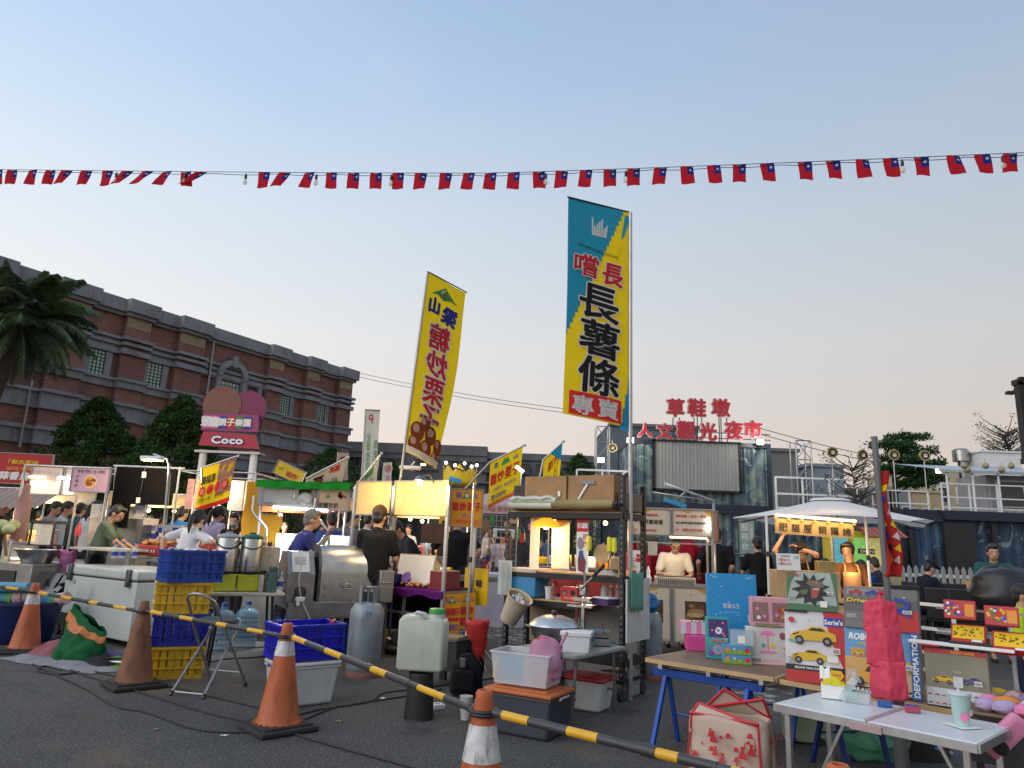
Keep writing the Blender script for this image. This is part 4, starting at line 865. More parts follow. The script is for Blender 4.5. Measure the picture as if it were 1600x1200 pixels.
def left_edge():
 p=gz(28,1002);m=mat('tub_navy',(.010,.018,.10),.4,0,.15,5);t=T('plastic_tub','big navy blue tub holding a rolled striped mat at the left edge','tub',p,RD(-20));b=M(m);b.lathe([(.30,0),(.33,.04),(.40,.42),(.425,.43),(.425,.46),(.395,.46),(.37,.42),(.30,.05)],30,cap=False);b.build('body',t)
 r=M(*[mat('mat_'+str(i),c,.8)for i,c in enumerate(((.45,.45,.46),(.50,.10,.12),(.06,.26,.40),(.10,.30,.12),(.55,.35,.40)))]);pts=[Vector((-.5+.1*i,.03*sin(i),.50+.02*sin(i*1.3)))for i in range(11)]
 for i in range(10):r.tube([pts[i],pts[i+1]],.075,12,i%5,cap=True)
 tag(r.build('rolled_mat',loc=p),'rolled mat with pastel stripes lying across the navy tub','mat')
 r=M(mat('sky_roll',(.10,.28,.40),.7));r.tube([(-.5,-.05,.60),(.1,-.12,.62)],.06,14);tag(r.build('blue_roll',loc=p),'pale blue rolled sheet on top of the navy tub','roll')
 p2=gz(92,985);t=T('folding_wagon','black folding wagon with a grey cover beside the freezer','wagon',p2,RD(-25));b=M(cloth('black_nylon',(.012,.012,.014)));b.box((0,0,.45),(.5,.4,.34),bev=.03);b.build('body',t);f=M(blackm);f.tube([(-.3,-.22,.02),(.22,-.22,.72)],.013,8);f.tube([(.28,-.22,.02),(-.1,-.22,.70)],.013,8);f.build('frame',t)
 for x in(-.28,.28):w=M(rubber);w.tube([(x,-.25,.07),(x,-.2,.07)],.07,14);w.build('wheel',t)
 g=M(cloth('grey_cover',(.36,.35,.35),tl=.1));g.sheet(lambda u,v:(-.28+.5*u,-.26+.4*v,.63+.10*sin(pi*u)*sin(pi*v)-.12*max(0,.3-v)/.3+.03*noise2(u*7,v*7)),16,14);tag(g.build('grey_cover',loc=p2),'crumpled grey cover over the black folding wagon','cover').rotation_euler=(0,0,RD(-25))
 q=gz(22,975);t=T('orange_churn','orange and grey chequered can standing behind the tub','can',q);b=M(mat('check_grey',(.36,.35,.33),.6),mat('churn_orange',(.55,.15,.03),.45),ink_gy);b.lathe([(.20,0),(.20,.34)],22);b.lathe([(.205,.34),(.205,.48),(.15,.56),(.15,.60),(.13,.60)],22,1)
 for i in range(22):
  for j in range(4):q_=2*pi*i/22+.1*j;b.box((0,0,0),(.012,.004,.07),2,Tr(.202*cos(q_),.202*sin(q_),.05+.08*j)@Rz(q_-pi/2)@Ry(.6 if j%2 else-.6))
 b.build('body',t)
 q=gz(10,985);t=T('metal_stool','metal stool with a teal cushion at the left edge','stool',gz(14,960),.3);b=M(mat('teal_cushion',(.03,.19,.20),.6));b.lathe([(0,.70),(.21,.70),(.23,.73),(.20,.77),(0,.78)],24);b.build('cushion',t);f=M(steel_dull)
 for x in(-.18,.18):
  for y in(-.18,.18):f.tube([(x,y,.69),(x*1.2,y*1.2,0)],.012,8)
 for z in(.2,.45):f.tube([(-.2,-.2,z),(.2,-.2,z),(.2,.2,z),(-.2,.2,z),(-.2,-.2,z)],.009,6)
 f.build('frame',t)
 b=M(mat('mint_green',(.30,.50,.16),.5));b.lathe([(.2,0),(.24,.66),(.25,.66),(.25,.70),(.0,.70)],22);tag(b.build('green_bucket',loc=gz(5,948)),'pale green bucket behind the metal stool','bucket')
 pb=M(cloth('pink_film',(.62,.22,.45),.12,.5,9,.4));pb.sheet(bag_surface(.12,.2,.1,.16,.34,5,.1),20,10);tag(pb.build('pink_bag',loc=at(100,900,9.9),solid=.003),'small pink plastic bag hanging at the back corner of the freezer','bag')
left_edge()
# small scraps lying about
for i,(px,py,m_)in enumerate(((672,1046,paper),(598,1092,paper),(530,1128,tan),(350,1150,paper),(905,1150,paper),(1000,1165,tan),(245,1140,tan))):
 k=M(m_);k.sheet(lambda u,v:(-.025+.05*u,-.018+.036*v,.006+.010*noise2(u*3+i,v*3)),5,4);o=k.build('paper_scrap',loc=gz(px,py));o.rotation_euler=(0,0,i*1.3);tag(o,'tiny scrap of paper or card lying on the open asphalt','scrap','scraps on the asphalt')
# MIDDLE ROW
def lamp_pt(parent,loc,e,col=(1,.62,.28),r=.06,name='lamp_light'):
 li=bpy.data.lights.new(name,'POINT');li.energy=e;li.color=col;li.shadow_soft_size=r;o=bpy.data.objects.new(name,li);C.objects.link(o);o.parent=parent;o.location=loc;return o
glow_w=mat('glow_warm',(1,.8,.5),emit=(1,.62,.25),es=6,var=0);glow_n=mat('glow_white',(1,1,1),emit=(.95,1,.95),es=7,var=0)
def board(parent,name,w,h,m,X,d=.02,frame=None,fw=.015):
 b=M(m);b.box((0,d/2,0),(w,d,h));
 if frame:
  for s_ in(-1,1):b.box((s_*(w/2+fw/2),d/2-.004,0),(fw,d+.016,h+2*fw),frame);b.box((0,d/2-.004,s_*(h/2+fw/2)),(w,d+.016,fw),frame)
 return b.build(name,parent,X)
def bagprint(a,u,v,h,m):pass
def chestnut_logo(a,u,v,s):a.poly([(u-.55*s,v-.35*s),(u-.12*s,v+.45*s),(u,v+.3*s),(u+.12*s,v+.45*s),(u+.55*s,v-.35*s)],ink_g);a.disc(u,v-.02*s,.22*s,ink_w);a.text('栗',u,v-.02*s,.25*s,ink_r)
FRC=Vector((-.70,8.5,0));CRZ=RD(-30)
def cpt(x,y,z=0):return FRC+Rz(CRZ)@Vector((x,y,z))
def chestnut_stall():
 t=T('chestnut_stall','steel framed chestnut stall with a glowing board roof and purple cloth counter','market stall',FRC,CRZ)
 f=M(galv)
 for x,y in((0,0),(0,.62),(-.82,0)):f.bar((x,y,0),(x,y,1.98),.035)
 f.bar((-1.45,0,.7),(-1.45,0,1.98),.03)
 for z in(.10,.50):f.bar((-1.4,.0,z),(0,.0,z),.025);f.bar((0,0,z),(0,.62,z),.025)
 for x in(-.55,-1.4):f.bar((x,.0,.10),(x,.0,.76),.03);f.bar((x,.62,.0),(x,.62,.76),.03)
 f.build('frame',t)
 s_=M(steel_dull);s_.box((-.75,.31,.09),(1.4,.6,.02));s_.build('lower_shelf',t)
 c=M(mat('counter_steel',(.33,.33,.33),.4,.8),);c.box((-.72,.33,.755),(1.44,.72,.03));c.build('counter',t)
 dk=M(cloth('navy_curtain',(.012,.012,.03),tl=.05));dk.sheet(lambda u,v:(-1.42+1.4*u,.58+.02*sin(u*60),.12+.6*v),60,2);dk.build('back_curtain',t)
 p=M(cloth('purple_cloth',(.10,.012,.14),tl=.05));p.sheet(lambda u,v:(-1.46+1.48*u,-.05+.75*max(0,(v-.25)/.75),.782-(.085+.02*sin(u*22))*max(0,(.25-v)/.25)+.004*noise2(u*20,v*9)),60,10);p.build('counter_cloth',t)
 lb=mat('cream_board',(.66,.50,.22),.6,0,.10,4,.1,20,stains=.18)
 board(t,'roof_board',.78,.40,lb,Tr(-.40,-.01,1.83),.04,steel_dull);board(t,'roof_board',.55,.40,lb,Tr(-1.14,-.01,1.83),.04,steel_dull)
 sg=mat('sign_orange',(.78,.36,.01),.5,0,.05,3);X=Tr(.045,.33,1.74)@Rz(RD(40));board(t,'side_sign',.38,.44,sg,X,.02,steel_dull,.012)
 a=Art();a.text('梁',-.10,.15,.07,ink_v,bold=.04);chestnut_logo(a,0,.15,.11);a.text('山',.10,.15,.06,ink_v,bold=.04);a.column('糖',-.135,.065,.10,ink_r,bold=.04,w=.07);a.column('炒',-.045,.065,.10,ink_r,bold=.04,w=.07);a.column('栗',.045,.065,.10,ink_r,bold=.04,w=.07);a.column('子',.135,.065,.10,ink_r,bold=.04,w=.07);a.text('梁山',0,-.09,.05,ink_v);a.rect(-.17,-.2,.17,-.13,ink_o);a.text('專賣糖炒栗子',.02,-.165,.045,ink_r);a.build('sign_lettering',t,X)
 for i,(x0,w)in enumerate(((.0,.24),(.30,.26))):
  X=Tr(.03+x0*.02,.15+x0,.42)@Rz(RD(66));
  board(t,'banner',w,.64,sg,X,.01);a=Art();chestnut_logo(a,0,.25,.10)
  if i==0:a.text('梁',-.08,.25,.06,ink_v);a.text('山',.08,.25,.05,ink_v);a.text('糖炒栗子',0,.12,.085,ink_r,bold=.04,w=.21);a.rect(-.10,.02,.10,.055,ink_r);a.text('香甜可口',0,-.05,.07,ink_v,w=.19,bold=.03);a.text('天天現炒',0,-.15,.07,ink_v,w=.19,bold=.03);a.rect(-.10,-.26,.10,-.22,ink_r)
  else:a.text('山',.08,.25,.05,ink_v);a.text('糖炒',0,.12,.09,ink_r,bold=.04,w=.2);a.text('栗子',0,-.01,.09,ink_r,bold=.04,w=.2);a.rect(-.11,-.15,.11,-.09,ink_b);a.rect(-.11,-.25,.11,-.18,ink_r);a.text('半斤一斤',0,-.12,.04,ink_w);a.text('原味',0,-.215,.045,ink_w)
  a.build('banner_lettering',t,X)
 lp=M(steel_dull);lp.lathe([(.02,.06),(.06,.03),(.075,0),(.07,-.005)],16,X=Tr(-.22,-.28,2.02));lp.tube([(-.22,-.28,2.07),(-.22,-.1,2.1),(-.22,0,2.0)],.008,6);lp.build('lamp_shade',t)
 b=M(glow_w);b.ball((-.22,-.28,1.99),.035);b.build('bulb',t);lamp_pt(t,(-.22,-.36,1.93),24,(1,.70,.30));lamp_pt(t,(-1.0,-.38,1.92),9,(1,.70,.30))  # second point light has no bulb; added to brighten the left board
 r=CRZ
 def put(o,x,y,z,lb,cat,rz=0):o.location=cpt(x,y,z);o.rotation_euler=(0,0,CRZ+rz);tag(o,lb,cat);return o
 k=M(paper,mat('oak_edge',(.45,.36,.24),.6));k.box((0,0,.18),(.50,.02,.36),0,X=Rx(RD(-16)));k.box((0,.004,.18),(.53,.016,.39),1,X=Rx(RD(-16)));put(k.build('whiteboard'),-.66,.28,.80,'white board leaning on the counter behind the man in the black shirt','board',.1)
 k=M(cloth('navy_net',(.03,.03,.16),tl=.2));k.sheet(lambda u,v:(-.3+.6*u,-.14+.26*v,.16*sin(pi*min(1,v*1.3+.1))*(.8+.3*noise2(u*6,v*5))),24,12);put(k.build('navy_cloth'),-.98,.14,.785,'navy net cloth heap in front of the white board','cloth')
 k=M(mat('violet_plastic',(.24,.13,.42),.4));k.lathe([(.03,0),(.062,.07),(.068,.075),(.060,.075)],18,X=Rx(RD(60)));put(k.build('violet_scoop'),-.62,.16,.86,'small violet plastic cup lying on the purple counter','cup')
 k=M(ink_o,mat('dark_chestnut',(.06,.03,.02),.4),tan);
 for i in range(46):x,y=random.gauss(0,.10),random.gauss(0,.06);k.ball((x,y,.012+.03*random.random()),(.022,.02,.014),random.choice((0,0,1,2)),6)
 put(k.build('bagged_snacks'),-.42,.13,.785,'orange heap of small bags and chestnuts on the purple counter','snacks')
 k=M(mat('maroon_box',(.18,.012,.02),.5),wood_pale,ink_w);k.box((0,0,.10),(.20,.34,.20),0);k.box((0,0,.205),(.19,.33,.012),1);k.disc if 0 else None;put(k.build('maroon_box'),-.12,.20,.785,'maroon gift box with a pale lid on the right end of the counter','box')
 for i in range(4):
  k=M(*[(tan,ink_w,ink_gy,ink_y)[i]]);k.box((0,0,.02),(.075,.05,.03),bev=.006);put(k.build('small_packet'),-.16+.08*(i%2),.10+.10*(i//2),.998,'small packet lying on the maroon gift box','packet')['group']='packets on the maroon box'
 k=M(ink_y);k.box((0,0,.18),(.34,.02,.44));o=put(k.build('yellow_board'),-.02,.74,.62,'yellow board with one black character at the back of the chestnut counter','board');a=Art();a.text('味',.05,.12,.09,ink_k,bold=.05);a.build('board_lettering',o,Tr(0,-.011,.1))
 for x,y,c,r_ in((-1.2,.3,red,.13),(-1.0,.2,ink_y,.07),(-.85,.3,tan,.09),(-.62,.25,grey,.10)):
  k=M(c);k.lathe([(r_*.8,0),(r_,.14),(r_*.9,.15)],16);put(k.build('storage_pot'),x,y,.10,'small %s pot on the low shelf of the chestnut stall'%({red:'red',ink_y:'yellow',tan:'tan',grey:'grey'}[c]),'pot')
chestnut_stall()
def pole_stand(p,h,label,r=.014,m=galv,feet=.34,lamp=None,rz=0):
 t=T('pole_stand',label,'pole',p,rz);g=M(m);g.tube([(0,0,.04),(0,0,h)],r,10);g.build('pole',t)
 for i in range(3):a=2*pi*i/3+.4;l=M(m);l.tube([(0,0,.42),(feet*cos(a),feet*sin(a),.01)],r*.7,6);l.build('leg',t)
 k=M(blackp);k.lathe([(r*1.6,.40),(r*1.6,.46)],10);k.lathe([(r*1.5,h*.55),(r*1.5,h*.58)],10);k.build('clamp',t);return t
pole_stand(gz(727,1040),2.02,'tall thin tripod pole standing in front of the yellow chestnut sign')
pole_stand(gz(790,975),2.0,'tripod stand behind the tilted waste bucket carrying white bags',m=blackm)
# tall banners
def sail(name,label,foot,top,w,h,side,fm,art,pole_h,tilt=(0,0),wav=.05,yaw=0,cat='banner flag',shear=0,pr=.018,taper=1.0):
 """cloth banner hanging from an arm at the top of a pole; side -1 = cloth to the left of the pole"""
 t=T(name,label,cat,foot);d=top-foot;g=M(galv);g.tube([(0,0,0),d*.6,d*1.0],[pr*1.1,pr,pr*.9],10);X=Tr(d)@Rz(yaw);ux=d.normalized()
 g.build('pole',t);a=M(blackm);a.tube([(0,0,0),(side*w*1.02,0,shear*w)],.008,6,X=X);a.build('arm',t)
 dn=-(X.to_3x3().inverted()@ux)
 def fn(u,v,l=0.0):
  q=-v/h;k=(u if side>0 else u-w);kk=k*(1-(1-taper)*q)
  return Vector((kk,wav*sin(abs(k)/w*2.6+q*5.0)*(.35+q*.8)*abs(k)/w*2-l,shear*abs(k)))+dn*(-v)
 c=M(fm);c.sheet(lambda u,v:fn(u*w,-h*v),14,48);c.build('cloth',t,X);
 A=Art(.004,.0015,fn=fn);art(A);A.build('printed_face',t,X);return t
fy=cloth('banner_yellow',(.86,.66,.02),.06,.3,5,.6);fb=cloth('banner_blue',(.03,.33,.62),.06,.3,5,.6)
def cl_ink(k,c):return cloth(k,c,0,0,6,.4)
c_k=cl_ink('cloth_print_black',(.03,.03,.035));c_w=cl_ink('cloth_print_white',(.72,.72,.70));c_r=cl_ink('cloth_print_red',(.62,.04,.05));c_b=cl_ink('cloth_print_blue',(.03,.32,.60));c_y=cl_ink('cloth_print_yellow',(.86,.66,.02));c_n=cl_ink('cloth_print_navy',(.04,.06,.34));c_g=cl_ink('cloth_print_green',(.06,.30,.12));c_br=cl_ink('cloth_print_brown',(.22,.06,.04));c_pk=cl_ink('cloth_print_pale',(.60,.38,.30));c_or=cl_ink('cloth_print_orange',(.62,.20,.05))
def art_fries(A):
 w,h=.68,2.36
 def mp(pts,m,up=True):
  A.k+=1 if up else 0
  A.M._add([A._v(*p)for p in pts],[tuple(range(len(pts)))],m)
 for i in range(24):
  v0,v1=-h*i/24*.64,-h*(i+1)/24*.64;e=lambda v:w*(.88-.88*(-v/h)/.64)+.010*sin(v*40)
  A.rect(0,v1,max(.01,(e(v0)+e(v1))/2),v0,c_b,up=(i==0),n=4)
 for i in range(10):
  v0,v1=-h*(.68+.031*i),-h*(.68+.031*(i+1));A.rect(w*(1-.019*i-.012*(i%2)),v1,w,v0,c_b,up=(i==0),n=3)
 for i,(x0,x1)in enumerate(((.60,.64),(.53,.56),(.40,.42))):A.poly([(x0,-.05-.3*i),(x1+.02,-.06-.3*i),(x1-.05,-.30-.3*i),(x0-.04,-.34-.3*i)],c_b if i==0 else c_y)
 for i in range(7):A.poly([(.255+.022*i,-.36),(.275+.022*i,-.36),(.268+.026*i,-.16-.03*((i*3)%4)),(.25+.026*i,-.16-.03*((i*3)%4))],c_w,up=(i==0))
 A.text('CHANGCHANG',.32,-.525,.035,c_k,w=.42,rot=-.12)
 A.text('嚐',.20,-.72,.24,c_r,bold=.022,w=.25,rot=-.04,out=c_w,ob=.045);A.text('長',.475,-.755,.23,c_r,bold=.04,w=.20,rot=-.06,out=c_w,ob=.045)
 for i,ch in enumerate('長薯條'):k0=A.k;A.text(ch,.335,-1.10-.385*i,.36,c_k,bold=.028,w=.40,rot=-.03,out=c_w,ob=.035)
 A.rect(.05,-2.29,.56,-2.06,c_r,n=8);A.text('專',.185,-2.185,.18,c_w,bold=.03,w=.2);A.text('賣',.43,-2.175,.18,c_w,bold=.025,w=.2)
pf=at(985,655,6.9)
bt_top=at(985,332,6.9)
sail('fries_banner','tall blue and yellow french fries banner with big dark characters on a grey pole',Vector((pf.x,6.9,0)),bt_top,.66,2.30,-1,fy,art_fries,0,yaw=.06,shear=.20,pr=.022,wav=.035)
class SA:
 def __init__(s,A,kx,kv):s.A,s.x,s.v=A,kx,kv
 def poly(s,pts,m,up=True):s.A.poly([(u*s.x,v*s.v)for u,v in pts],m,up)
 def disc(s,u,v,r,m,n=16,up=True):s.A.disc(u*s.x,v*s.v,r*s.x,m,n,r*s.v,up)
 def rect(s,a,b,c,d,m,up=True,n=1):s.A.rect(a*s.x,b*s.v,c*s.x,d*s.v,m,up,n)
 def text(s,t,u,v,h,m,**k):
  if k.get('w'):k['w']*=s.x
  s.A.text(t,u*s.x,v*s.v,h*s.v,m,**k)
 def column(s,t,u,v,h,m,pitch=1.1,**k):
  if k.get('w'):k['w']*=s.x
  s.A.column(t,u*s.x,v*s.v,h*s.v,m,pitch,**k)
 k=0
def art_chest_s(A):art_chest(SA(A,1.16,1.395))
def art_chest(A):
 w,h=.50,1.72
 def B(ch,v,hh,m=c_r,ww=None,u=.25):A.text(ch,u,v,hh,m,bold=.028,w=ww,out=c_w if m is c_r else None,ob=.055,mirror=True)
 A.poly([(.08,-.18),(.25,-.06),(.42,-.18),(.34,-.16),(.25,-.19),(.16,-.16)],c_g);A.disc(.25,-.13,.045,c_w);A.text('栗',.25,-.13,.05,c_r,mirror=True)
 A.text('梁',.34,-.32,.17,c_n,bold=.06,w=.17,mirror=True,rot=-.15);A.text('山',.14,-.28,.15,c_n,bold=.06,w=.13,mirror=True)
 for i,ch in enumerate('糖炒栗子'):k0=A.k;B(ch,-.56-.265*i,.24,c_r,.24)
 for x,y,r in((.12,-1.50,.09),(.30,-1.49,.085),(.44,-1.55,.075),(.10,-1.62,.08),(.26,-1.63,.09),(.42,-1.66,.07),(.20,-1.42,.06)):A.disc(x,y,r,c_br,up=False);A.disc(x-.02,y+.025,r*.45,c_pk,12)
 A.rect(0,-h,w,-1.66,c_w,n=4)
tp=at(668,424,8.9);gpx=Vector((at(603,850,9.15).x,9.15,0))
sail('chestnut_banner','tall leaning yellow chestnut banner with mirrored red characters over the glowing board',gpx,tp,.58,2.40,1,fy,lambda A:art_chest_s(A),0,yaw=.5,shear=-.30,wav=.06,taper=.86)
# black slotted rack stall with the plywood chest on top
RFR=Vector((1.10,6.80,0));RRZ=RD(-35);RL,RDp=1.32,.46
def rp(x,y,z=0):return RFR+Rz(RRZ)@Vector((x,y,z))
def put2(o,x,y,z,lb,cat,rz=0,group=None):
 o.location=rp(x,y,z);o.rotation_euler=(0,0,RRZ+rz);return tag(o,lb,cat,group)
def slotted(g,x,y,z0,z1,m=0,hole=1):
 g.box((x,y,(z0+z1)/2),(.04,.006,z1-z0),m);g.box((x+.02,y+.02,(z0+z1)/2),(.006,.045,z1-z0),m)
 z=z0+.05
 while z<z1-.03:g.box((x,y-.0035,z),(.014,.003,.026),hole);z+=.055
def rack():
 t=T('shelf_rack','black slotted steel shelf rack on casters crammed with kitchen gear','rack',RFR,RRZ);hm=mat('slot_dark',(.16,.16,.15),.6)
 for x,y,z1 in((-.02,0,2.02),(-RL,0,1.42),(-.02,RDp,1.95),(-RL,RDp,1.95),(-RL*.82,.02,.80)):
  g=M(blackm,hm);slotted(g,x,y,.12,z1);g.build('post',t)
 for z,m in((1.66,wood_pale),(1.07,wood_pale),(.80,wood_pale),(.34,blackm)):
  g=M(blackm,m);g.box((-RL/2,0,z-.025),(RL,.03,.055));g.box((-RL/2,RDp,z-.025),(RL,.03,.055));g.box((0,RDp/2,z-.025),(.03,RDp,.055));g.box((-RL,RDp/2,z-.025),(.03,RDp,.055));g.box((-RL/2,RDp/2,z+.008),(RL-.03,RDp-.03,.015),1);g.build('shelf',t)
 for x in(-.02,-RL+.03):
  for y in(0,RDp):w=M(rubber,steel_dull);w.tube([(x-.016,y,.055),(x+.016,y,.055)],.055,14);w.bar((x,y,.06),(x,y,.14),.03,None,1);w.build('caster',t)
 g=M(blackm);g.bar((-.02,0,.16),(-.02,RDp,.16),.03);g.bar((-RL,0,.16),(0,0,.16),.03);g.build('lower_beam',t)
 wf=mat('whitewood',(.55,.56,.55),.6,0,.08,4,stains=.2);X=Tr(.03,RDp/2+.02,.78)@Rz(RD(90));b=M(wf);b.box((0,0,0),(RDp+.04,.015,.56),X=X);b.build('side_panel',t)
 b=M(mat('drip_panel',(.34,.34,.33),.6,0,.1,4,stains=.3),tan);b.box((-RL*.30,RDp-.02,.56),(RL*.5,.012,.42));b.box((-RL*.78,RDp-.02,.56),(RL*.42,.012,.42),1);b.build('back_panel',t)
 lt=M(mat('amber_shade',(.9,.38,.03),emit=(1,.36,.02),es=1.4,var=0),blackm);lt.lathe([(.03,.10),(.11,.06),(.15,0),(.145,-.002)],20,X=Tr(-.95,.15,1.52));lt.tube([(-.95,.15,1.62),(-.95,.15,1.66)],.01,6,1);lt.build('lamp_shade',t)
 bb=M(glow_w);bb.ball((-.95,.15,1.53),.035);bb.build('bulb',t);lamp_pt(t,(-.95,.12,1.45),9,(1,.62,.25),.05)
rack()
def rack_goods():
 g=M(wood,mat('dark_ply',(.12,.07,.03),.6),steel);L=1.02;g.box((-L/2,.22,.17),(L,.42,.34),0);g.box((-L/2-.003,.0,.17),(.006,.02,.34),1);g.box((-.60,.003,.16),(.03,.012,.05),2)
 a=Art();o=g.build('plywood_chest');put2(o,-.10,-.02,1.685,'big plywood chest lying on the top shelf of the black rack','chest')
 a=Art(.004);a.poly([(-.36,.25),(-.20,.25),(-.20,.29),(-.36,.29)],ink_gy);a.poly([(-.44,.03),(-.415,.03),(-.27,.25),(-.295,.25)],galv);a.build('grey_marking',o)
 g=M(blackp);g.box((0,0,.13),(.17,.34,.26),bev=.012);g.box((0,0,.2),(.175,.345,.015),0);put2(g.build('black_case'),-1.22,.22,1.682,'black case left of the plywood chest on the top shelf','case')
 g=M(mat('tan_case',(.20,.13,.08),.6));g.box((0,0,.09),(.10,.36,.18),bev=.012);put2(g.build('leather_case'),-.045,.24,1.682,'brown case at the right end of the top shelf','case')
 g=M(cloth('roll_white',(.62,.64,.52),tl=.1));
 for i in range(6):y,z=.06*(i%3),.035+.05*(i//3);g.lathe([(.034,-.26),(.034,.26)],14,X=Tr(.05*(i%2),-.10+y,z)@Ry(pi/2));g.lathe([(.016,-.262),(.016,-.26)],10,X=Tr(.05*(i%2),-.10+y,z)@Ry(pi/2))
 g.sheet(lambda u,v:(-.24+.5*u,-.15+.2*v,.10+.03*sin(pi*v)+.02*noise2(u*7,v*6)),20,8);put2(g.build('white_rolls'),-1.0,.02,1.69,'bundle of white rolls in film on the left of the top shelf','rolls')
 g=M(cloth('khaki_roll',(.33,.27,.13),tl=.05),blackp);g.lathe([(.03,-.36),(.045,-.3),(.05,0),(.042,.3),(.03,.36)],14,X=Tr(0,-.06,.05)@Ry(pi/2));g.ball((.36,-.06,.05),.04,1,8);put2(g.build('khaki_roll'),-.42,.0,1.69,'khaki rolled awning lying on the top shelf before the chest','roll')
 lm=mat('lit_panel',(.80,.74,.62),.5,0,.03,2);g=M(lm,steel_dull);g.box((0,0,.24),(.20,.012,.48));g.box((0,.004,.485),(.22,.02,.02),1);g.box((0,.004,0),(.22,.02,.02),1);put2(g.build('light_board'),-.86,.30,1.10,'bright white panel standing under the amber lamp of the rack','panel',.1)
 g=M(lm,wood_pale);g.box((0,0,.27),(.14,.012,.54));put2(g.build('cream_panel'),-1.18,.30,1.10,'narrow cream panel at the left end of the rack counter','panel',-.3)
 g=M(ink_w,ink_r,mat('indigo_fig',(.05,.08,.25),.6),mat('maroon_fig',(.20,.03,.06),.6));g.box((0,0,.27),(.13,.006,.54));
 o=put2(g.build('paper_banner'),-.47,.06,1.06,'narrow white paper banner with red characters hanging in the rack','banner');a=Art(.004);a.rect(-.065,.42,.065,.54,ink_r);a.text('手工薯條',0,.48,.05,ink_w,bold=.05,w=.11);a.column('現炸',.035,.40,.06,ink_r);a.disc(-.02,.31,.035,ink_gy,14,.06);a.poly([(-.04,.05),(.03,.03),(.045,.14),(.0,.22),(-.045,.16)],g.m[3]);a.poly([(-.04,.17),(.02,.16),(.01,.24),(-.03,.24)],g.m[2]);a.build('banner_print',o)
 k=M(mat('chalk_black',(.015,.018,.016),.6),ink_g);k.box((0,0,0),(.17,.01,.15));k.tube([(-.05,0,.075),(-.01,0,.15),(.05,0,.075)],.003,5);o=put2(k.build('menu_board'),-.68,.36,1.39,'small black menu board with green writing hanging in the rack','menu board');a=Art(.007);
 for i,s_ in enumerate(('薯條50','大份80','加料10')):a.text(s_,0,.045-.045*i,.028,(ink_g,ink_w,ink_g)[i],w=.12)
 a.build('board_writing',o)
 yl=mat('lemon_yellow',(.72,.68,.03),.35,0,.05,9)
 for i,x in enumerate((-.36,-.14,-.09)):
  k=M(yl,steel);k.lathe([(.004,0),(.024,.01),(.026,.10),(.020,.14),(.0,.145)],14);k.tube([(0,0,.0),(-.01,-.01,-.06)],.003,5,1);put2(k.build('yellow_brush'),x,-.01,1.30-.005*i,('yellow brush hanging alone left of the rack fan','yellow brush hanging by the right post, left of a twin','yellow brush hanging nearest to the right post of the rack')[i],'brush',0,'yellow brushes hanging in the rack')
 k=M(wood_pale,blackp);k.lathe([(0,-.01),(.09,-.01),(.09,.01),(0,.01)],20,X=Rx(pi/2));k.lathe([(.04,-.02),(.04,.0)],12,1,X=Tr(.1,0,.08)@Rx(pi/2));put2(k.build('round_board'),-.26,.08,1.28,'round wooden board hanging between the yellow brushes','board')
 k=M(cloth('rag',(.42,.40,.36),tl=.05));k.sheet(lambda u,v:(-.12+.24*u,-.07+.14*v,.05*sin(pi*u)*sin(pi*v)*(1+.5*noise2(u*8,v*8))),14,10);put2(k.build('grey_rag'),-.2,.06,1.085,'crumpled grey rag on the upper counter by the right post','rag')
 t=T('cool_box','blue insulated cool box with a cream lid on the lower rack shelf','cool box',rp(-1.13,.14,.818),RRZ);k=M(mat('cool_blue',(.03,.21,.42),.5,0,.1,5));k.box((0,0,.12),(.34,.30,.24),bev=.015);k.build('body',t);k=M(mat('cream_lid',(.58,.50,.42),.5));k.box((0,0,.262),(.36,.32,.045),bev=.012);k.build('lid',t)
 k=M(whitep,ink_gy);k.lathe([(.028,0),(.04,.11),(.042,.115)],16);k.lathe([(.043,.113),(.043,.12),(0,.122)],14);k.tube([(0,0,.12),(.008,0,.18)],.004,6,1);o=put2(k.build('drink_cup'),-.83,.04,.818,'white drink cup with straw beside the blue cool box','cup')
 k=M(red,ink_w);k.box((0,0,.065),(.19,.10,.13),bev=.004);o=put2(k.build('red_carton'),-.62,.12,.818,'small red carton with two printed round faces on the rack shelf','carton');a=Art(.052+.0);
 for x in(-.045,.045):a.disc(x,.075,.026,ink_k,up=(x<0));a.disc(x,.07,.018,tan,up=(x<0))
 a.text('Chang Chang',0,.025,.016,ink_w);a.build('carton_print',o)
 for i in range(4):
  k=M((whitep,mat('sauce_pink',(.42,.20,.18),.4),mat('sauce_rose',(.48,.26,.22),.4),mat('sauce_tan',(.45,.28,.17),.4))[i],whitep);k.lathe([(.032,0),(.034,.01),(.034,.13),(.018,.15)],14);k.lathe([(.022,.148),(.022,.175),(0,.176)],12,1);put2(k.build('sauce_bottle'),-.30+.075*i,.20,.818,('white squeeze bottle at the left of the sauce row','pinkish sauce bottle next to the white one','rose sauce bottle second from the right of the row','tan sauce bottle at the right end of the row')[i],'bottle',0,'sauce bottles on the rack')
 t=T('fry_press','chrome lever press for cutting potatoes clamped to the rack shelf','press',rp(-.36,-.10,.80),RRZ);k=M(steel);k.box((0,0,.0),(.26,.16,.02));k.box((0,0,.06),(.18,.10,.03));k.box((0,0,.14),(.07,.07,.10),bev=.01);k.tube([(0,.02,.0),(0,.02,.30)],.014,8);k.box((0,0,-.12),(.03,.03,.24));k.build('body',t);k=M(blackp,steel);k.tube([(-.02,-.03,.14),(.22,-.06,.36)],.010,8,1);k.tube([(.12,-.05,.27),(.24,-.06,.38)],.018,8,0);k.build('lever',t)
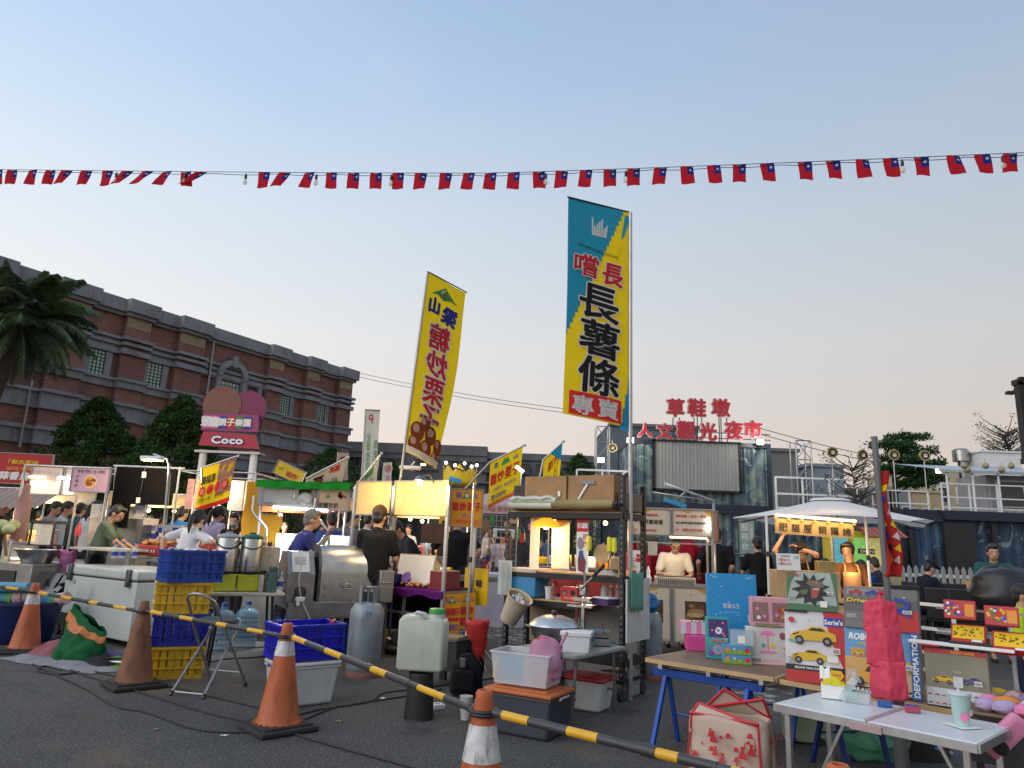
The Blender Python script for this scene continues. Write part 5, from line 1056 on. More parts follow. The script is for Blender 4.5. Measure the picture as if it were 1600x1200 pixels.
 k=M(mat('ink_violet_box',(.06,.03,.12),.5),paper);k.box((0,0,.03),(.20,.16,.06),0);k.box((.01,-.01,.065),(.19,.15,.012),1);put2(k.build('flat_box'),-.18,.0,.818,'flat violet box with papers beside the press','box',-.3)
 for i,(x,z,w,h,m_)in enumerate(((-1.20,.74,.14,.12,whitep),(-1.30,1.0,.16,.34,cloth('white_film',(.62,.68,.66),tl=.3)))):
  k=M(m_);k.box((0,0,0),(w,.04,h),bev=.008)if i==0 else k.sheet(lambda u,v:(-.09+.18*u,.02*sin(u*18),-.17+.34*v),20,6);put2(k.build('clipped_bag' if i else 'white_basket'),x,-.05,z,('small white basket clipped to the left end of the rack','white plastic bags hanging at the left end of the rack counter')[i],('basket','bag')[i])
 k=M(cloth('green_towel',(.16,.40,.30),tl=.15));k.sheet(lambda u,v:(.02,.02+.26*u,.012*sin(u*20)+.74-.0+.34*v),18,6);k2=put2(k.build('green_towel',solid=.004),.05,.0,.04,'pale green towel hanging on the right side of the rack','towel')
 k=M(mat('violet_pack',(.05,.03,.28),.5),ink_w);k.box((0,0,.05),(.22,.14,.10),bev=.012);put2(k.build('violet_pack'),-.68,.1,.365,'violet pack on the lowest rack shelf','pack')
 k=M(paper);k.box((0,0,.05),(.12,.12,.10),bev=.01);put2(k.build('paper_pack'),-.40,.08,.365,'white paper pack on the lowest rack shelf','pack')
 k=M(mat('teal_bag',(.05,.22,.24),.5));k.ball((0,0,.06),(.1,.08,.06),0,12);put2(k.build('teal_pouch'),-.18,.1,.365,'teal pouch at the right of the lowest rack shelf','pouch')
 k=M(mat('grey_box_b',(.22,.23,.24),.5));k.box((0,0,.11),(.28,.34,.22),bev=.02);put2(k.build('grey_box'),-.16,.25,.0,'grey plastic box on the ground under the right end of the rack','box')
 t=T('waste_bucket','cream plastic bucket hanging tilted at the left end of the rack','bucket',at(803,952,7.2));k=M(mat('cream_bucket',(.48,.40,.30),.55,0,.1,5,stains=.2));X=Ry(RD(24))@Rx(RD(22));k.lathe([(.085,-.13),(.12,.13),(.132,.135),(.132,.15),(.115,.14),(.082,-.11),(0,-.11)],24,X=X,cap=False);k.build('body',t);k=M(paper,mat('bluepaper',(.2,.35,.5),.7));
 for i in range(9):k.box((0,0,0),(.07,.05,.002),i%2,X@Tr(.05*random.uniform(-1,1),.05*random.uniform(-1,1),.10+.03*random.random())@Euler((random.random(),random.random(),random.random())).to_matrix().to_4x4())
 k.build('rubbish',t)
 t=gas(Vector((1.56,8.0,0)),'grey gas cylinder with a blue bag standing right of the rack',gg,.84,.15);bb_=M(cloth('sky_film',(.03,.22,.55),.1,.5,9,.3));bb_.sheet(lambda u,v:(.085*cos(2*pi*u)*sin(pi*v)**.6*(1+.35*noise2(u*6,v*6)),.08*sin(2*pi*u)*sin(pi*v)**.6*(1+.35*noise2(u*5,v*7)),.66+.22*v),24,12);tag(bb_.build('blue_bag',loc=Vector((1.58,7.95,0))),'blue plastic bag over the valve of the right gas cylinder','bag')
rack_goods()
# grey folding table with the wok
TF=Vector((.56,5.78,0));TZ=RD(52)
def tp_(x,y,z=0):return TF+Rz(TZ)@Vector((x,y,z))
ftable('folding_table','worn grey folding table with the wok in front of the rack',TF,TZ,.82,.62,.52,mat('worn_grey_top',(.33,.33,.29),.7,0,.15,5,stains=.35),steel_dull)
def wok():
 t=T('wok','big steel wok under a domed aluminium lid on the grey table','wok',tp_(.30,.40,.522));k=M(mat('wok_steel',(.22,.22,.23),.42,.9,.15,5));k.lathe([(.09,0),(.14,.03),(.185,.10),(.20,.165),(.205,.165)],30,cap=False);
 for s_ in(-1,1):k.tube([(s_*.20,-.04,.15),(s_*.235,-.03,.16),(s_*.235,.03,.16),(s_*.20,.04,.15)],.007,6)
 k.build('bowl',t);l=M(alu);l.lathe([(.212,.165),(.205,.175),(.16,.215),(.09,.243),(0,.252)],30);l.build('lid',t);n=M(blackp);n.lathe([(.018,.25),(.028,.265),(.02,.285),(0,.287)],14);n.build('knob',t)
wok()
def tub(p,rz,w,d,h,m,lidm,label,name='plastic_tub',hm=None,wall=.008):
 t=T(name,label,'tub',p,rz);b=M(m);tp=.88;hw,hd=w/2,d/2
 b.box((0,0,.006),(w*tp,d*tp,.012))
 for s_ in(-1,1):b._add([(-hw*tp,s_*hd*tp,0),(hw*tp,s_*hd*tp,0),(hw,s_*hd,h),(-hw,s_*hd,h),(-hw*tp,s_*(hd*tp-wall),0),(hw*tp,s_*(hd*tp-wall),0),(hw,s_*(hd-wall),h),(-hw,s_*(hd-wall),h)],[(0,1,2,3),(4,7,6,5),(3,2,6,7)]);b._add([(s_*hw*tp,-hd*tp,0),(s_*hw*tp,hd*tp,0),(s_*hw,hd,h),(s_*hw,-hd,h),(s_*(hw*tp-wall),-hd*tp,0),(s_*(hw*tp-wall),hd*tp,0),(s_*(hw-wall),hd,h),(s_*(hw-wall),-hd,h)],[(0,1,2,3),(4,7,6,5),(3,2,6,7)])
 for s_ in(-1,1):b.box((0,s_*hd,h),(w+.02,.02,.014),bev=.004);b.box((s_*hw,0,h+.001),(.02,d-.02,.014),bev=.004)
 b.build('body',t)
 if lidm:l=M(lidm);l.box((0,0,h+.015),(w+.02,d+.02,.022),bev=.008);l.build('lid',t)
 if hm:q=M(hm);q.tube([(hw+.006,-.06,h-.05),(hw+.02,-.055,h-.02),(hw+.02,.055,h-.02),(hw+.006,.06,h-.05)],.007,6);q.build('handle',t)
 return t
clearp=mat('frosted_plastic',(.74,.77,.80),.25,0,.05,5,alpha=.38);clearp2=mat('frosted_dense',(.74,.77,.80),.35,0,.05,5,alpha=.85)
tub(tp_(.22,.12,.522),TZ-RD(65),.23,.17,.13,clearp2,whitep,'small frosted tub with a violet handle on the grey table',hm=mat('violet_clip',(.05,.03,.22),.4))
tub(tp_(.46,.20,.522),TZ-RD(60),.16,.13,.13,mat('teal_tub',(.18,.45,.45),.3,0,.05,5,alpha=.7),None,'small teal translucent tub on the grey table')
k=M(steel_dull);k.box((0,0,.03),(.20,.14,.06),bev=.01);k.box((0,0,.08),(.18,.12,.02));k.tube([(.05,0,.08),(.02,-.05,.19)],.006,6)
for i in range(5):k.tube([(-.10,-.07+.035*i,.12),(.10,-.07+.035*i,.12)],.003,5)
tag(k.build('steel_trays',loc=tp_(.66,.18,.522)),'stack of small steel trays on the far corner of the grey table','trays').rotation_euler=(0,0,TZ-.9)
k=M(steel)
for i in range(9):k.tube([(-.16+.04*i,0,0),(-.13+.04*i,.02,.20)],.003,5)
k.tube([(-.17,0,0),(.17,0,0)],.004,5);k.tube([(-.14,.02,.2),(.2,.02,.2)],.004,5);tag(k.build('wire_rack',loc=tp_(.62,.52,.522),X=None),'wire draining rack leaning behind the wok on the grey table','wire rack').rotation_euler=(RD(-20),0,TZ-.9)
k=M(mat('phone_black',(.015,.02,.03),.2));k.box((0,0,.005),(.15,.075,.009),bev=.003);tag(k.build('phone',loc=tp_(.07,.30,.522)),'dark phone lying on the near corner of the grey table','phone').rotation_euler=(0,0,RD(-12))
# bins before the table
DB=gz(858,1163);DZ=RD(-30)
def dbp(x,y,z=0):return DB+Rz(DZ)@Vector((x,y,z))
bin_box(dbp(-.27,.20),DZ,.54,.40,.31,mat('slate_plastic',(.042,.050,.066),.5,0,.12,4),mat('burnt_orange',(.50,.13,.03),.5,0,.1,5),'dark slate storage bin with an orange lid under the clear tub',taper=.9,handles=mat('silver_clip',(.4,.4,.4),.4))
tub(dbp(-.30,.21,.335),DZ+RD(4),.47,.31,.22,clearp,None,'clear plastic tub with a blue folder on the orange lid',hm=blackp)
k=M(mat('cyan_folder',(.01,.30,.58),.45),ink_y);k.box((0,0,.10),(.20,.012,.17));k.box((-.12,.006,.08),(.05,.01,.12),1);tag(k.build('blue_folder',loc=dbp(-.38,.09,.345)),'bright blue folder standing inside the clear tub','folder').rotation_euler=(RD(-4),0,DZ+RD(4))
k=M(cloth('pink_tissue',(.72,.40,.55),.1,.6,9,.45),ink_r);k.sheet(lambda u,v:(.13*cos(2*pi*u)*sin(pi*v)**.7*(1+.3*noise2(u*7,v*7)),.12*sin(2*pi*u)*sin(pi*v)**.7*(1+.3*noise2(u*7,v*6)),.15-.16*cos(pi*v)+.03*noise2(u*5,v*9)),28,16);k.ball((-.02,-.02,.30),(.05,.04,.02),1,8);k.tube([(.10,-.02,.24),(.16,-.03,.36)],.012,8)
tag(k.build('pink_bag',loc=dbp(-.16,.22,.355)),'crumpled pink plastic bag stuffed in the clear tub','bag')
RB=gz(938,1118)
bin_box(RB+Rz(DZ)@Vector((-.20,.17,0)),DZ,.40,.30,.27,mat('bin_white',(.62,.64,.63),.45,0,.08,5,stains=.15),mat('bin_red',(.40,.015,.03),.45,0,.1,6),'white bin with a dark red lid under the grey folding table',lidover=.05)
k=M(mat('slate_plastic2',(.06,.07,.085),.5),ink_r);k.box((0,0,.14),(.22,.30,.28),bev=.02);tag(k.build('dark_bin',loc=RB+Vector((-.36,.28,0))),'dark grey bin standing left of the white bin with a red lid','bin').rotation_euler=(0,0,DZ)
# trestle tables with the toys
trestle_blue=mat('trestle_blue',(.012,.07,.38),.4,.2,.15,8);board_wood=mat('woodprint_board',(.20,.125,.075),.55,0,.25,9)
A0=Vector((1.12,5.42,0));AZ=RD(-41)
def ap(x,y,z=0):return A0+Rz(AZ)@Vector((x,y,z))
def trestle(p,rz,w,h,label,m=trestle_blue):
 t=T('trestle',label,'trestle',p,rz,'steel trestles under the toy boards');b=M(m);b.box((w/2,0,h-.03),(w,.05,.055),bev=.006);b.build('beam',t)
 for x in(.10,w-.10):
  for s_ in(-1,1):l=M(m);l.bar((x,s_*.02,h-.05),(x-.02,s_*.19,.0),.026);l.build('leg',t)
 q=M(m);q.tube([(.09,.12,.2),(w-.11,.12,.2)],.008,6);q.build('brace',t)
ZT=.56
trestle(ap(-.03,.02),AZ,.80,ZT-.04,'blue trestle under the front edge of the wood printed board')
trestle(ap(.0,.90),AZ,.80,ZT-.04,'blue trestle under the back edge of the wood printed board')
k=M(board_wood,wood_pale,galv)
k.box((.42,.47,ZT+.012),(.92,1.10,.016),0);k.box((.42,-.085,ZT+.010),(.92,.016,.026),1);k.box((.42,1.025,ZT+.010),(.92,.016,.026),1);k.box((-.045,.47,ZT+.01),(.016,1.09,.026),1);k.box((.885,.47,ZT+.01),(.016,1.09,.026),1)
for x in(.08,.44,.80):k.box((x,.47,ZT-.018),(.03,1.14,.03),2)
tag(k.build('display_board',loc=A0),'wood printed display board on the blue trestles, left part of the toy stall','display table').rotation_euler=(0,0,AZ)
B0=Vector((1.80,4.80,0));BZ=RD(-49)
def bp(x,y,z=0):return B0+Rz(BZ)@Vector((x,y,z))
k=M(board_wood,wood_pale,mat('red_edge',(.30,.04,.03),.6));k.box((.80,.35,ZT+.0),(1.62,.74,.016),0);k.box((.80,-.03,ZT-.001),(1.62,.018,.028),1);tag(k.build('toy_board',loc=B0),'long display board carrying the toy car boxes behind the pink bags','display table').rotation_euler=(0,0,BZ)
trestle(bp(.05,.30),BZ+RD(60),.5,ZT-.03,'dark blue trestle under the left end of the toy box board',mat('trestle_navy',(.015,.03,.14),.4))
trestle(bp(1.40,.10),BZ+RD(60),.5,ZT-.03,'dark blue trestle under the right end of the toy box board',mat('trestle_navy',(.015,.03,.14),.4))
def toybox(name,label,p,rz,w,h,d,m,art,side=None,lean=8,group='boxed toys on the stall',cat='toy box'):
 X=Tr(p)@Rz(rz)@Rx(RD(-lean));b=M(m,side or m);b.box((0,d/2,h/2),(w,d,h),bev=.003,seg=1);o=b.build(name);o.matrix_world=X;tag(o,label,cat,group)
 a=Art(.0015,.0007);art(a,w,h)
 if h>.2 and cat=='toy box':
  r=random.Random(int(w*1000+h*777));q=ink_gy if r.random()<.6 else offw
  for i in range(5):a.rect(-w*.46,h*(.24+.022*i),-w*(.46-.10-.06*r.random()),h*(.248+.022*i),q,i==0)
  x0=w*.30;a.rect(x0,h*.42,x0+w*.12,h*.50,paper)
  for i in range(9):a.rect(x0+w*.012*(i+.6),h*.43,x0+w*.012*(i+.6)+w*.004*(1+i%2),h*.485,ink_k,i==0)
  for i in range(4):u,v=w*r.uniform(-.47,.35),h*r.uniform(.6,.95);a.disc(u,v,w*.012,q,8,up=(i==0))
 a.build('printed_face',o,I4);return o
car_y=mat('toy_yellow',(.66,.40,.01),.4);sky_p=mat('print_sky',(.10,.30,.55),.5);sand_p=mat('print_sand',(.58,.34,.10),.5);ash_p=mat('print_ash',(.15,.15,.155),.5);offw=mat('print_offwhite',(.62,.63,.66),.5);olive=mat('print_olive',(.22,.21,.15),.5);crim=mat('print_crimson',(.48,.02,.025),.45)
def car(a,u,v,s,m=None,round_=False):
 m=m or car_y
 if round_:a.poly([(u+s*x,v+s*y)for x,y in((-.5,.05),(-.47,.16),(-.38,.25),(-.26,.28),(-.16,.42),(.0,.48),(.2,.47),(.34,.38),(.44,.24),(.5,.1),(.48,.03))],m);a.poly([(u+s*x,v+s*y)for x,y in((-.18,.28),(-.1,.40),(.06,.43),(.06,.28))],ink_k);a.poly([(u+s*x,v+s*y)for x,y in((.10,.28),(.10,.42),(.22,.41),(.30,.28))],ink_k,False);a.disc(u-.42*s,v+.19*s,.04*s,ink_w,10)
 else:a.poly([(u+s*x,v+s*y)for x,y in((-.5,.04),(-.5,.16),(-.36,.24),(-.16,.27),(-.04,.36),(.2,.36),(.36,.26),(.48,.22),(.5,.06))],m);a.poly([(u+s*x,v+s*y)for x,y in((-.1,.27),(-.02,.33),(.18,.33),(.28,.26))],ink_k);a.poly([(u+s*x,v+s*y)for x,y in((-.44,.17),(-.28,.23),(-.3,.2),(-.42,.14))],ink_k,False)
 for x in(-.30,.30):a.disc(u+s*x,v+.05*s,.10*s,ink_k,14,up=(x<0));a.disc(u+s*x,v+.05*s,.05*s,ink_gy,10)
def shards(a,u,v,s,m,n,seed,up=True):
 r=random.Random(seed)
 for i in range(n):
  q=r.random()*2*pi;d=s*r.random()*.6;x,y=u+d*cos(q),v+d*sin(q)*1.2;e=s*(.12+.2*r.random());b=r.random()*pi
  a.poly([(x-e*cos(b),y-e*sin(b)),(x+e*.3*sin(b),y-e*.3*cos(b)),(x+e*cos(b),y+e*sin(b)),(x-e*.35*sin(b),y+e*.35*cos(b))],m if not isinstance(m,list)else m[i%len(m)])
def art_robot1(a,w,h):
 a.rect(-w/2,0,w/2,h*.16,crim);a.poly([(w*.15,h),(w/2,h),(w/2,h*.14),(w*.30,h*.55)],crim);a.rect(-w/2,h*.16,w/2,h*.235,ink_k);a.text('BRAVE MAN INVINCIBLE',-.03*w,h*.197,h*.032,ink_w,bold=.03,w=w*.62)
 a.rect(w*.17,h*.80,w*.48,h*.92,ink_b);a.text("Serie's",w*.33,h*.86,h*.07,ink_w,bold=.05);car(a,-w*.10,h*.28,w*.60);a.rect(w*.20,h*.30,w*.38,h*.38,paper);a.poly([(w*.22,h*.13),(w*.36,h*.03),(w*.46,h*.13),(w*.42,h*.2),(w*.26,h*.2)],ink_y);a.text('HOT',w*.34,h*.13,h*.04,crim,bold=.05);a.rect(-w/2,h*.97,-w*.1,h,ink_k)
 car(a,-.02*w,h*.55,w*.78);a.disc(-w*.38,h*.86,w*.05,crim);a.rect(-w*.44,h*.55,-w*.30,h*.58,ink_t);a.disc(w*.36,h*.45,w*.045,ink_gy)
def art_robotcar(a,w,h):
 a.rect(-w/2,h*.55,w/2,h,sky_p);a.rect(-w/2,h*.10,w/2,h*.55,sand_p);a.rect(-w/2,h*.10,w/2,h*.34,mat('print_dune',(.55,.42,.25),.5));a.rect(-w/2,0,w/2,h*.10,ink_k);a.text('BRAVE MAN INVINC',.0,h*.05,h*.05,ink_w,bold=.03,w=w*.8);a.text('ROBOT CAR',-w*.12,h*.87,h*.10,ink_w,bold=.06,w=w*.62,shear=.15);a.text('SUPER CHANGE',-w*.12,h*.76,h*.04,ink_y,bold=.04,w=w*.4)
 for x in(-.32,-.07):a.rect(w*(x-.10),h*.56,w*(x+.10),h*.69,mat('print_tan',(.50,.28,.07),.5));car(a,w*x,h*.585,w*.15)
 car(a,-w*.12,h*.14,w*.62,mat('beetle_orange',(.62,.30,.02),.4),True);a.rect(w*.38,0,w/2,h,mat('strip_blue',(.03,.13,.40),.5));a.text('DEFORMATION',w*.44,h*.5,h*.085*.9,ink_w,bold=.05,w=h*.92,rot=pi/2)
def art_drive(a,w,h):
 a.rect(-w/2,h*.42,w/2,h*.74,mat('print_darkgrey',(.10,.10,.105),.5));a.poly([(-w*.05,0),(w/2,0),(w/2,h*.5),(w*.1,h*.42),(-w*.12,h*.22)],crim);a.rect(-w*.46,h*.80,w*.0,h*.96,ink_gy)
 car(a,-w*.33,h*.82,w*.20,crim);car(a,-w*.10,h*.82,w*.20,ink_b);a.text('Driveway',-w*.20,h*.66,h*.12,ink_y,bold=.05,w=w*.50,shear=.25);a.rect(-w*.22,h*.06,-w*.12,h*.28,paper)
 for i in range(16):
  q0,q1=i*.62,(i+1)*.62;p=lambda q:(w*.30+w*.10*cos(q),h*.30+h*.045*q+h*.03*sin(q));x0,y0=p(q0);x1,y1=p(q1);a.poly([(x0,y0),(x1,y1),(x1,y1+.02),(x0,y0+.02)],ink_b,i==0)
def art_dino(a,w,h):
 gm=mat('print_moss',(.06,.16,.07),.6);a.rect(-w*.5,0,w*.5,h*.16,gm);a.poly([(-w/2,h*.3),(-w*.5,h),(-w*.30,h),(-w*.42,h*.7)],gm);a.poly([(w/2,h*.1),(w*.5,h),(w*.38,h),(w*.44,h*.6)],gm);a.text('POWER',-w*.36,h*.91,h*.06,crim,bold=.05)
 r=random.Random(4);pts=[((.34 if i%2 else .20)*w*(1+.3*r.random())*cos(2*pi*i/22),h*.54+(.40 if i%2 else .26)*h*(1+.2*r.random())*sin(2*pi*i/22))for i in range(22)];a.poly(pts,ink_k)
 dm=mat('print_hide',(.16,.12,.08),.6);a.poly([(-w*.06,h*.80),(w*.20,h*.78),(w*.26,h*.66),(w*.16,h*.58),(w*.0,h*.62),(-w*.10,h*.70)],dm);a.poly([(-w*.02,h*.60),(w*.17,h*.57),(w*.10,h*.34),(w*.0,h*.30)],dm);a.poly([(.02*w,h*.57),(w*.15,h*.55),(w*.08,h*.36),(w*.03,h*.34)],crim);a.poly([(-w*.24,h*.5),(-w*.06,h*.56),(-w*.1,h*.42),(-w*.2,h*.40)],mat('print_fern',(.10,.14,.06),.6));a.disc(w*.10,h*.73,w*.012,ink_y)
 for i in range(6):a.poly([(w*(.03+.02*i),h*.575),(w*(.04+.02*i),h*.535),(w*(.05+.02*i),h*.572)],ink_w,i==0)
 a.rect(w*.16,h*.10,w*.30,h*.26,paper)
def art_olive(a,w,h):
 a.rect(-w/2,h*.92,w/2,h,crim);a.text('ROBOT SUPER',w*.12,h*.96,h*.04,ink_y,bold=.04);car(a,-w*.22,h*.42,w*.34);car(a,w*.25,h*.44,w*.32,mat('violet_truck',(.08,.07,.20),.5));a.rect(-w*.05,h*.36,w*.10,h*.54,offw);a.text('XXXX',w*.02,h*.62,h*.03,offw);a.rect(-w*.48,h*.02,-w*.02,h*.32,offw);a.rect(.0,h*.02,w*.48,h*.32,offw,False)
 for i in range(4):
  for j in range(3):car(a,w*(.07+.115*i),h*(.05+.09*j),w*.07,(ink_k,olive)[(i+j)%2]);
 for i in range(4):
  for j in range(2):car(a,-w*(.08+.105*i),h*(.05+.14*j),w*.08,(ink_n,crim,ink_o)[(i+j)%3])
zt=ZT+.010
toybox('toy_box','robot toy box with a yellow sports car and BRAVE MAN INVINCIBLE on black',bp(.18,.06,zt),BZ+RD(22),.35,.43,.10,offw,art_robot1,crim)
toybox('toy_box','green grey toy box with a roaring dinosaur bursting out',bp(.16,.10,zt+.43),BZ+RD(22),.30,.24,.09,mat('print_mist',(.33,.40,.36),.5),art_dino,lean=10)
toybox('toy_box','ROBOT CAR box with a round orange car and blue DEFORMATION strip',bp(.585,.05,zt),BZ+RD(13),.40,.36,.10,sand_p,art_robotcar,crim)
toybox('toy_box','grey and red toy box with yellow Driveway lettering behind the pink bags',bp(.585,.08,zt+.36),BZ+RD(13),.40,.24,.09,ash_p,art_drive,crim)
toybox('toy_box','olive toy box with small parts panels at the right end of the board',bp(.975,.04,zt),BZ+RD(10),.30,.30,.09,olive,art_olive,crim)
def art_blank(a,w,h):pass
def art_pinktop(a,w,h):
 for x in(-.25,.25):a.rect(w*(x-.2),h*.16,w*(x+.2),h*.82,mat('window_dim',(.28,.16,.16),.2),x<0)
 for x,y,c in((-.30,.3,ink_w),(-.22,.5,tan),(-.33,.6,ink_p),(-.16,.35,ink_p),(.16,.4,ink_p),(.30,.35,ink_o),(.24,.6,ink_r),(.33,.58,ink_o)):a.disc(w*x,h*y,w*.05,c,12)
 a.text('HOME',-w*.28,h*.91,h*.05,ink_w);a.rect(-w*.4,h*.0,w*.2,h*.10,tan)
def art_carousel(a,w,h):
 a.poly([(-w*.22,h*.78),(w*.16,h*.78),(w*.06,h*.90),(-w*.12,h*.90)],ink_p);a.rect(-w*.04,h*.35,-w*.01,h*.78,ink_p);a.rect(-w*.22,h*.30,w*.16,h*.36,ink_p);a.disc(-w*.13,h*.5,w*.05,ink_t,10);a.disc(w*.08,h*.5,w*.05,ink_y,10);a.disc(w*.32,h*.78,w*.08,mat('plum',(.25,.08,.12),.5));a.disc(w*.34,h*.42,w*.10,mat('pale_pink',(.7,.5,.52),.6),14);a.rect(-w/2,0,w/2,h*.14,mat('pale_pink',(.7,.5,.52),.6));a.text('SHINING TIMES',.05*w,h*.10,h*.045,ink_p);a.rect(-w*.42,h*.05,-w*.2,h*.15,ink_gy)
def art_blue(a,w,h):
 pale=mat('pale_blue_print',(.30,.55,.75),.6);a.text('雪緣公主',-.02*w,h*.60,h*.055,offw,bold=.015,w=w*.34);a.rect(-w*.2,h*.52,w*.16,h*.525,pale)
 for i in range(6):q=pi*i/6;c,s_=cos(q),sin(q);a.poly([(-w*.28-.035*c-.003*s_,h*.40-.035*s_+.003*c),(-w*.28+.035*c-.003*s_,h*.40+.035*s_+.003*c),(-w*.28+.035*c+.003*s_,h*.40+.035*s_-.003*c),(-w*.28-.035*c+.003*s_,h*.40-.035*s_-.003*c)],pale,i==0)
 for i in range(14):a.disc(w*random.uniform(-.4,.45),h*random.uniform(.1,.9),.004+.004*random.random(),pale,6,up=False)
 for s_ in(-1,1):
  for k_ in range(3):a.poly([(s_*w*(.44-.05*k_),h*(.955-.012*k_)),(s_*w*(.44-.05*k_-.06),h*(.97-.01*k_)),(s_*w*(.44-.05*k_-.05),h*(.98-.01*k_)),(s_*w*(.44-.05*k_+.01),h*(.965-.01*k_))],pale,False)
def art_donut(a,w,h):
 vm=mat('night_violet',(.07,.04,.16),.4);a.rect(-w*.38,h*.52,w*.45,h*.95,vm);a.disc(w*.05,h*.68,w*.15,ink_w);a.disc(w*.05,h*.68,w*.05,ink_v);
 for i in range(9):a.disc(w*random.uniform(-.3,.4),h*random.uniform(.56,.9),w*.05,(ink_p,ink_v)[i%2],8,up=False)
 a.text('DREAM',0,h*.44,h*.06,ink_r,bold=.07,out=ink_w);a.disc(0,h*.22,w*.2,ink_p);a.disc(0,h*.22,w*.12,ink_t);a.disc(-w*.3,h*.14,w*.12,ink_v,up=False);a.disc(w*.32,h*.16,w*.10,ink_v,up=False)
def art_meadow(a,w,h):
 a.rect(-w/2,0,w/2,h*.45,mat('meadow',(.20,.38,.06),.5));a.disc(-w*.35,h*.5,h*.25,ink_o,12);a.disc(w*.36,h*.5,h*.28,ink_r,12);a.disc(-w*.1,h*.6,h*.12,ink_w,10);a.disc(w*.1,h*.35,h*.12,ink_y,10)
zb=ZT+.022
toybox('toy_box','tall bright blue box with white characters and a snowflake',ap(.33,.58,zb),AZ+RD(34),.37,.60,.08,mat('princess_blue',(.015,.26,.56),.4,0,.04,3),art_blue,lean=4)
toybox('toy_box','teal and violet donut toy box standing before the tall blue box',ap(.31,.34,zb),AZ+RD(30),.165,.29,.07,mat('print_teal',(.04,.36,.36),.45),art_donut,mat('box_violet',(.40,.20,.45),.5),lean=2)
toybox('toy_box','white pink toy box with a small umbrella carousel',ap(.66,.42,zb),AZ+RD(30),.30,.25,.10,mat('print_cream',(.62,.60,.56),.5),art_carousel,lean=3)
toybox('toy_box','pink window toy box with two compartments on top of the carousel box',ap(.67,.44,zb+.255),AZ+RD(30),.27,.20,.10,mat('print_pink',(.66,.33,.38),.45),art_pinktop,lean=1)
for i in range(2):toybox('toy_box',('lower meadow printed flat toy box before the tall blue box','upper meadow printed flat toy box before the tall blue box')[i],ap(.50,.24,zb+.062*i),AZ+RD(30),.19,.06,.12,sky_p,art_meadow,lean=0)
k=M(mat('clear_case',(.5,.65,.75),.1,0,0,alpha=.45),paper);k.box((0,0,.05),(.16,.10,.10));k.box((0,-.052,.04),(.05,.003,.05),1);tag(k.build('clear_case',loc=ap(.51,.30,zb+.125)),'clear plastic case lying on the meadow printed boxes','case').rotation_euler=(0,0,AZ+.4)
hp_=mat('hot_pink',(.70,.07,.30),.45);k=M(hp_);k.box((0,.10,.055),(.26,.2,.11),bev=.004);tag(k.build('toy_box',loc=ap(.07,.62,zb)),'hot pink flat box on the wood printed board','toy box','boxed toys on the stall').rotation_euler=(0,0,AZ+RD(34))
k=M(offw,mat('stripe_pink',(.72,.25,.42),.5),mat('window_dim',(.28,.16,.16),.2));
for i in range(9):k.box((-.16+.04*i,0,.045),(.04,.012,.09),i%2)
k.box((0,.10,.045),(.355,.19,.088),1);k.box((.03,.09,.0905),(.26,.14,.004),2);tag(k.build('toy_box',loc=ap(.03,.70,zb+.115)),'pink and white striped box resting on the hot pink box','toy box','boxed toys on the stall').rotation_euler=(0,0,AZ+RD(34))
# clear shelf and candy boxes behind the toys
def candy():
 t=T('clear_shelf','clear acrylic shelf frame behind the right toy boxes','shelf',bp(1.0,.30,0),BZ);k=M(glass,galv)
 for z in(.95,1.07):k.box((.40,.05,z),(1.2,.012,.012),1)
 for x in(.18,.55):k.tube([(x,.02,.57),(x,.02,1.06)],.012,8,0)
 k.build('rail',t)
 k=M(mat('acrylic_tray',(.62,.66,.68),.15,0,0,alpha=.35));k.box((.45,.16,.93),(1.3,.30,.01));k.build('tray',t)
 def art_c(a,w,h):
  for i in range(26):a.disc(w*random.uniform(-.42,.10),h*random.uniform(.15,.85),w*.05,random.choice((ink_r,ink_g,ink_y,ink_w,ink_b)),8,up=False)
  a.rect(w*.16,h*.15,w*.44,h*.80,ink_o)
 def art_d(a,w,h):
  a.rect(-w*.45,h*.15,w*.45,h*.9,ink_y)
  for i in range(22):a.disc(w*random.uniform(-.4,.4),h*random.uniform(.3,.8),w*.04,random.choice((ink_g,ink_o,mat('gold_dark',(.3,.2,.02),.5))),8,up=False)
  a.rect(w*.1,h*.02,w*.4,h*.13,ink_w)
 for i,(px,py,y)in enumerate(((1500,967,4.15),(1566,978,3.95))):
  p=at(px,py,y);toybox('candy_box',('red open candy box lid with a yellow tag, the left of two','red open candy box lid with a yellow tag, the right of two')[i],p,RD(-38),.155,.105,.02,crim,art_c,lean=18,group='candy boxes on the clear shelf',cat='candy box')
  toybox('candy_box',('tray of yellow wrapped candy below the left open lid','tray of yellow wrapped candy below the right open lid')[i],p+Vector((.015,-.03,-.118)),RD(-38),.165,.115,.05,crim,art_d,lean=40,group='candy boxes on the clear shelf',cat='candy box')
 k=M(ink_w,blackp,crim);k.box((0,0,0),(.5,.05,.018),bev=.004);k.box((.05,0,.012),(.2,.03,.02),1);k.box((-.15,0,-.012),(.1,.05,.01),2);tag(k.build('toy_gun',loc=bp(1.0,.07,zt+.325)),'long white toy gun lying on the olive toy box','toy').rotation_euler=(0,0,BZ+.12)
candy()
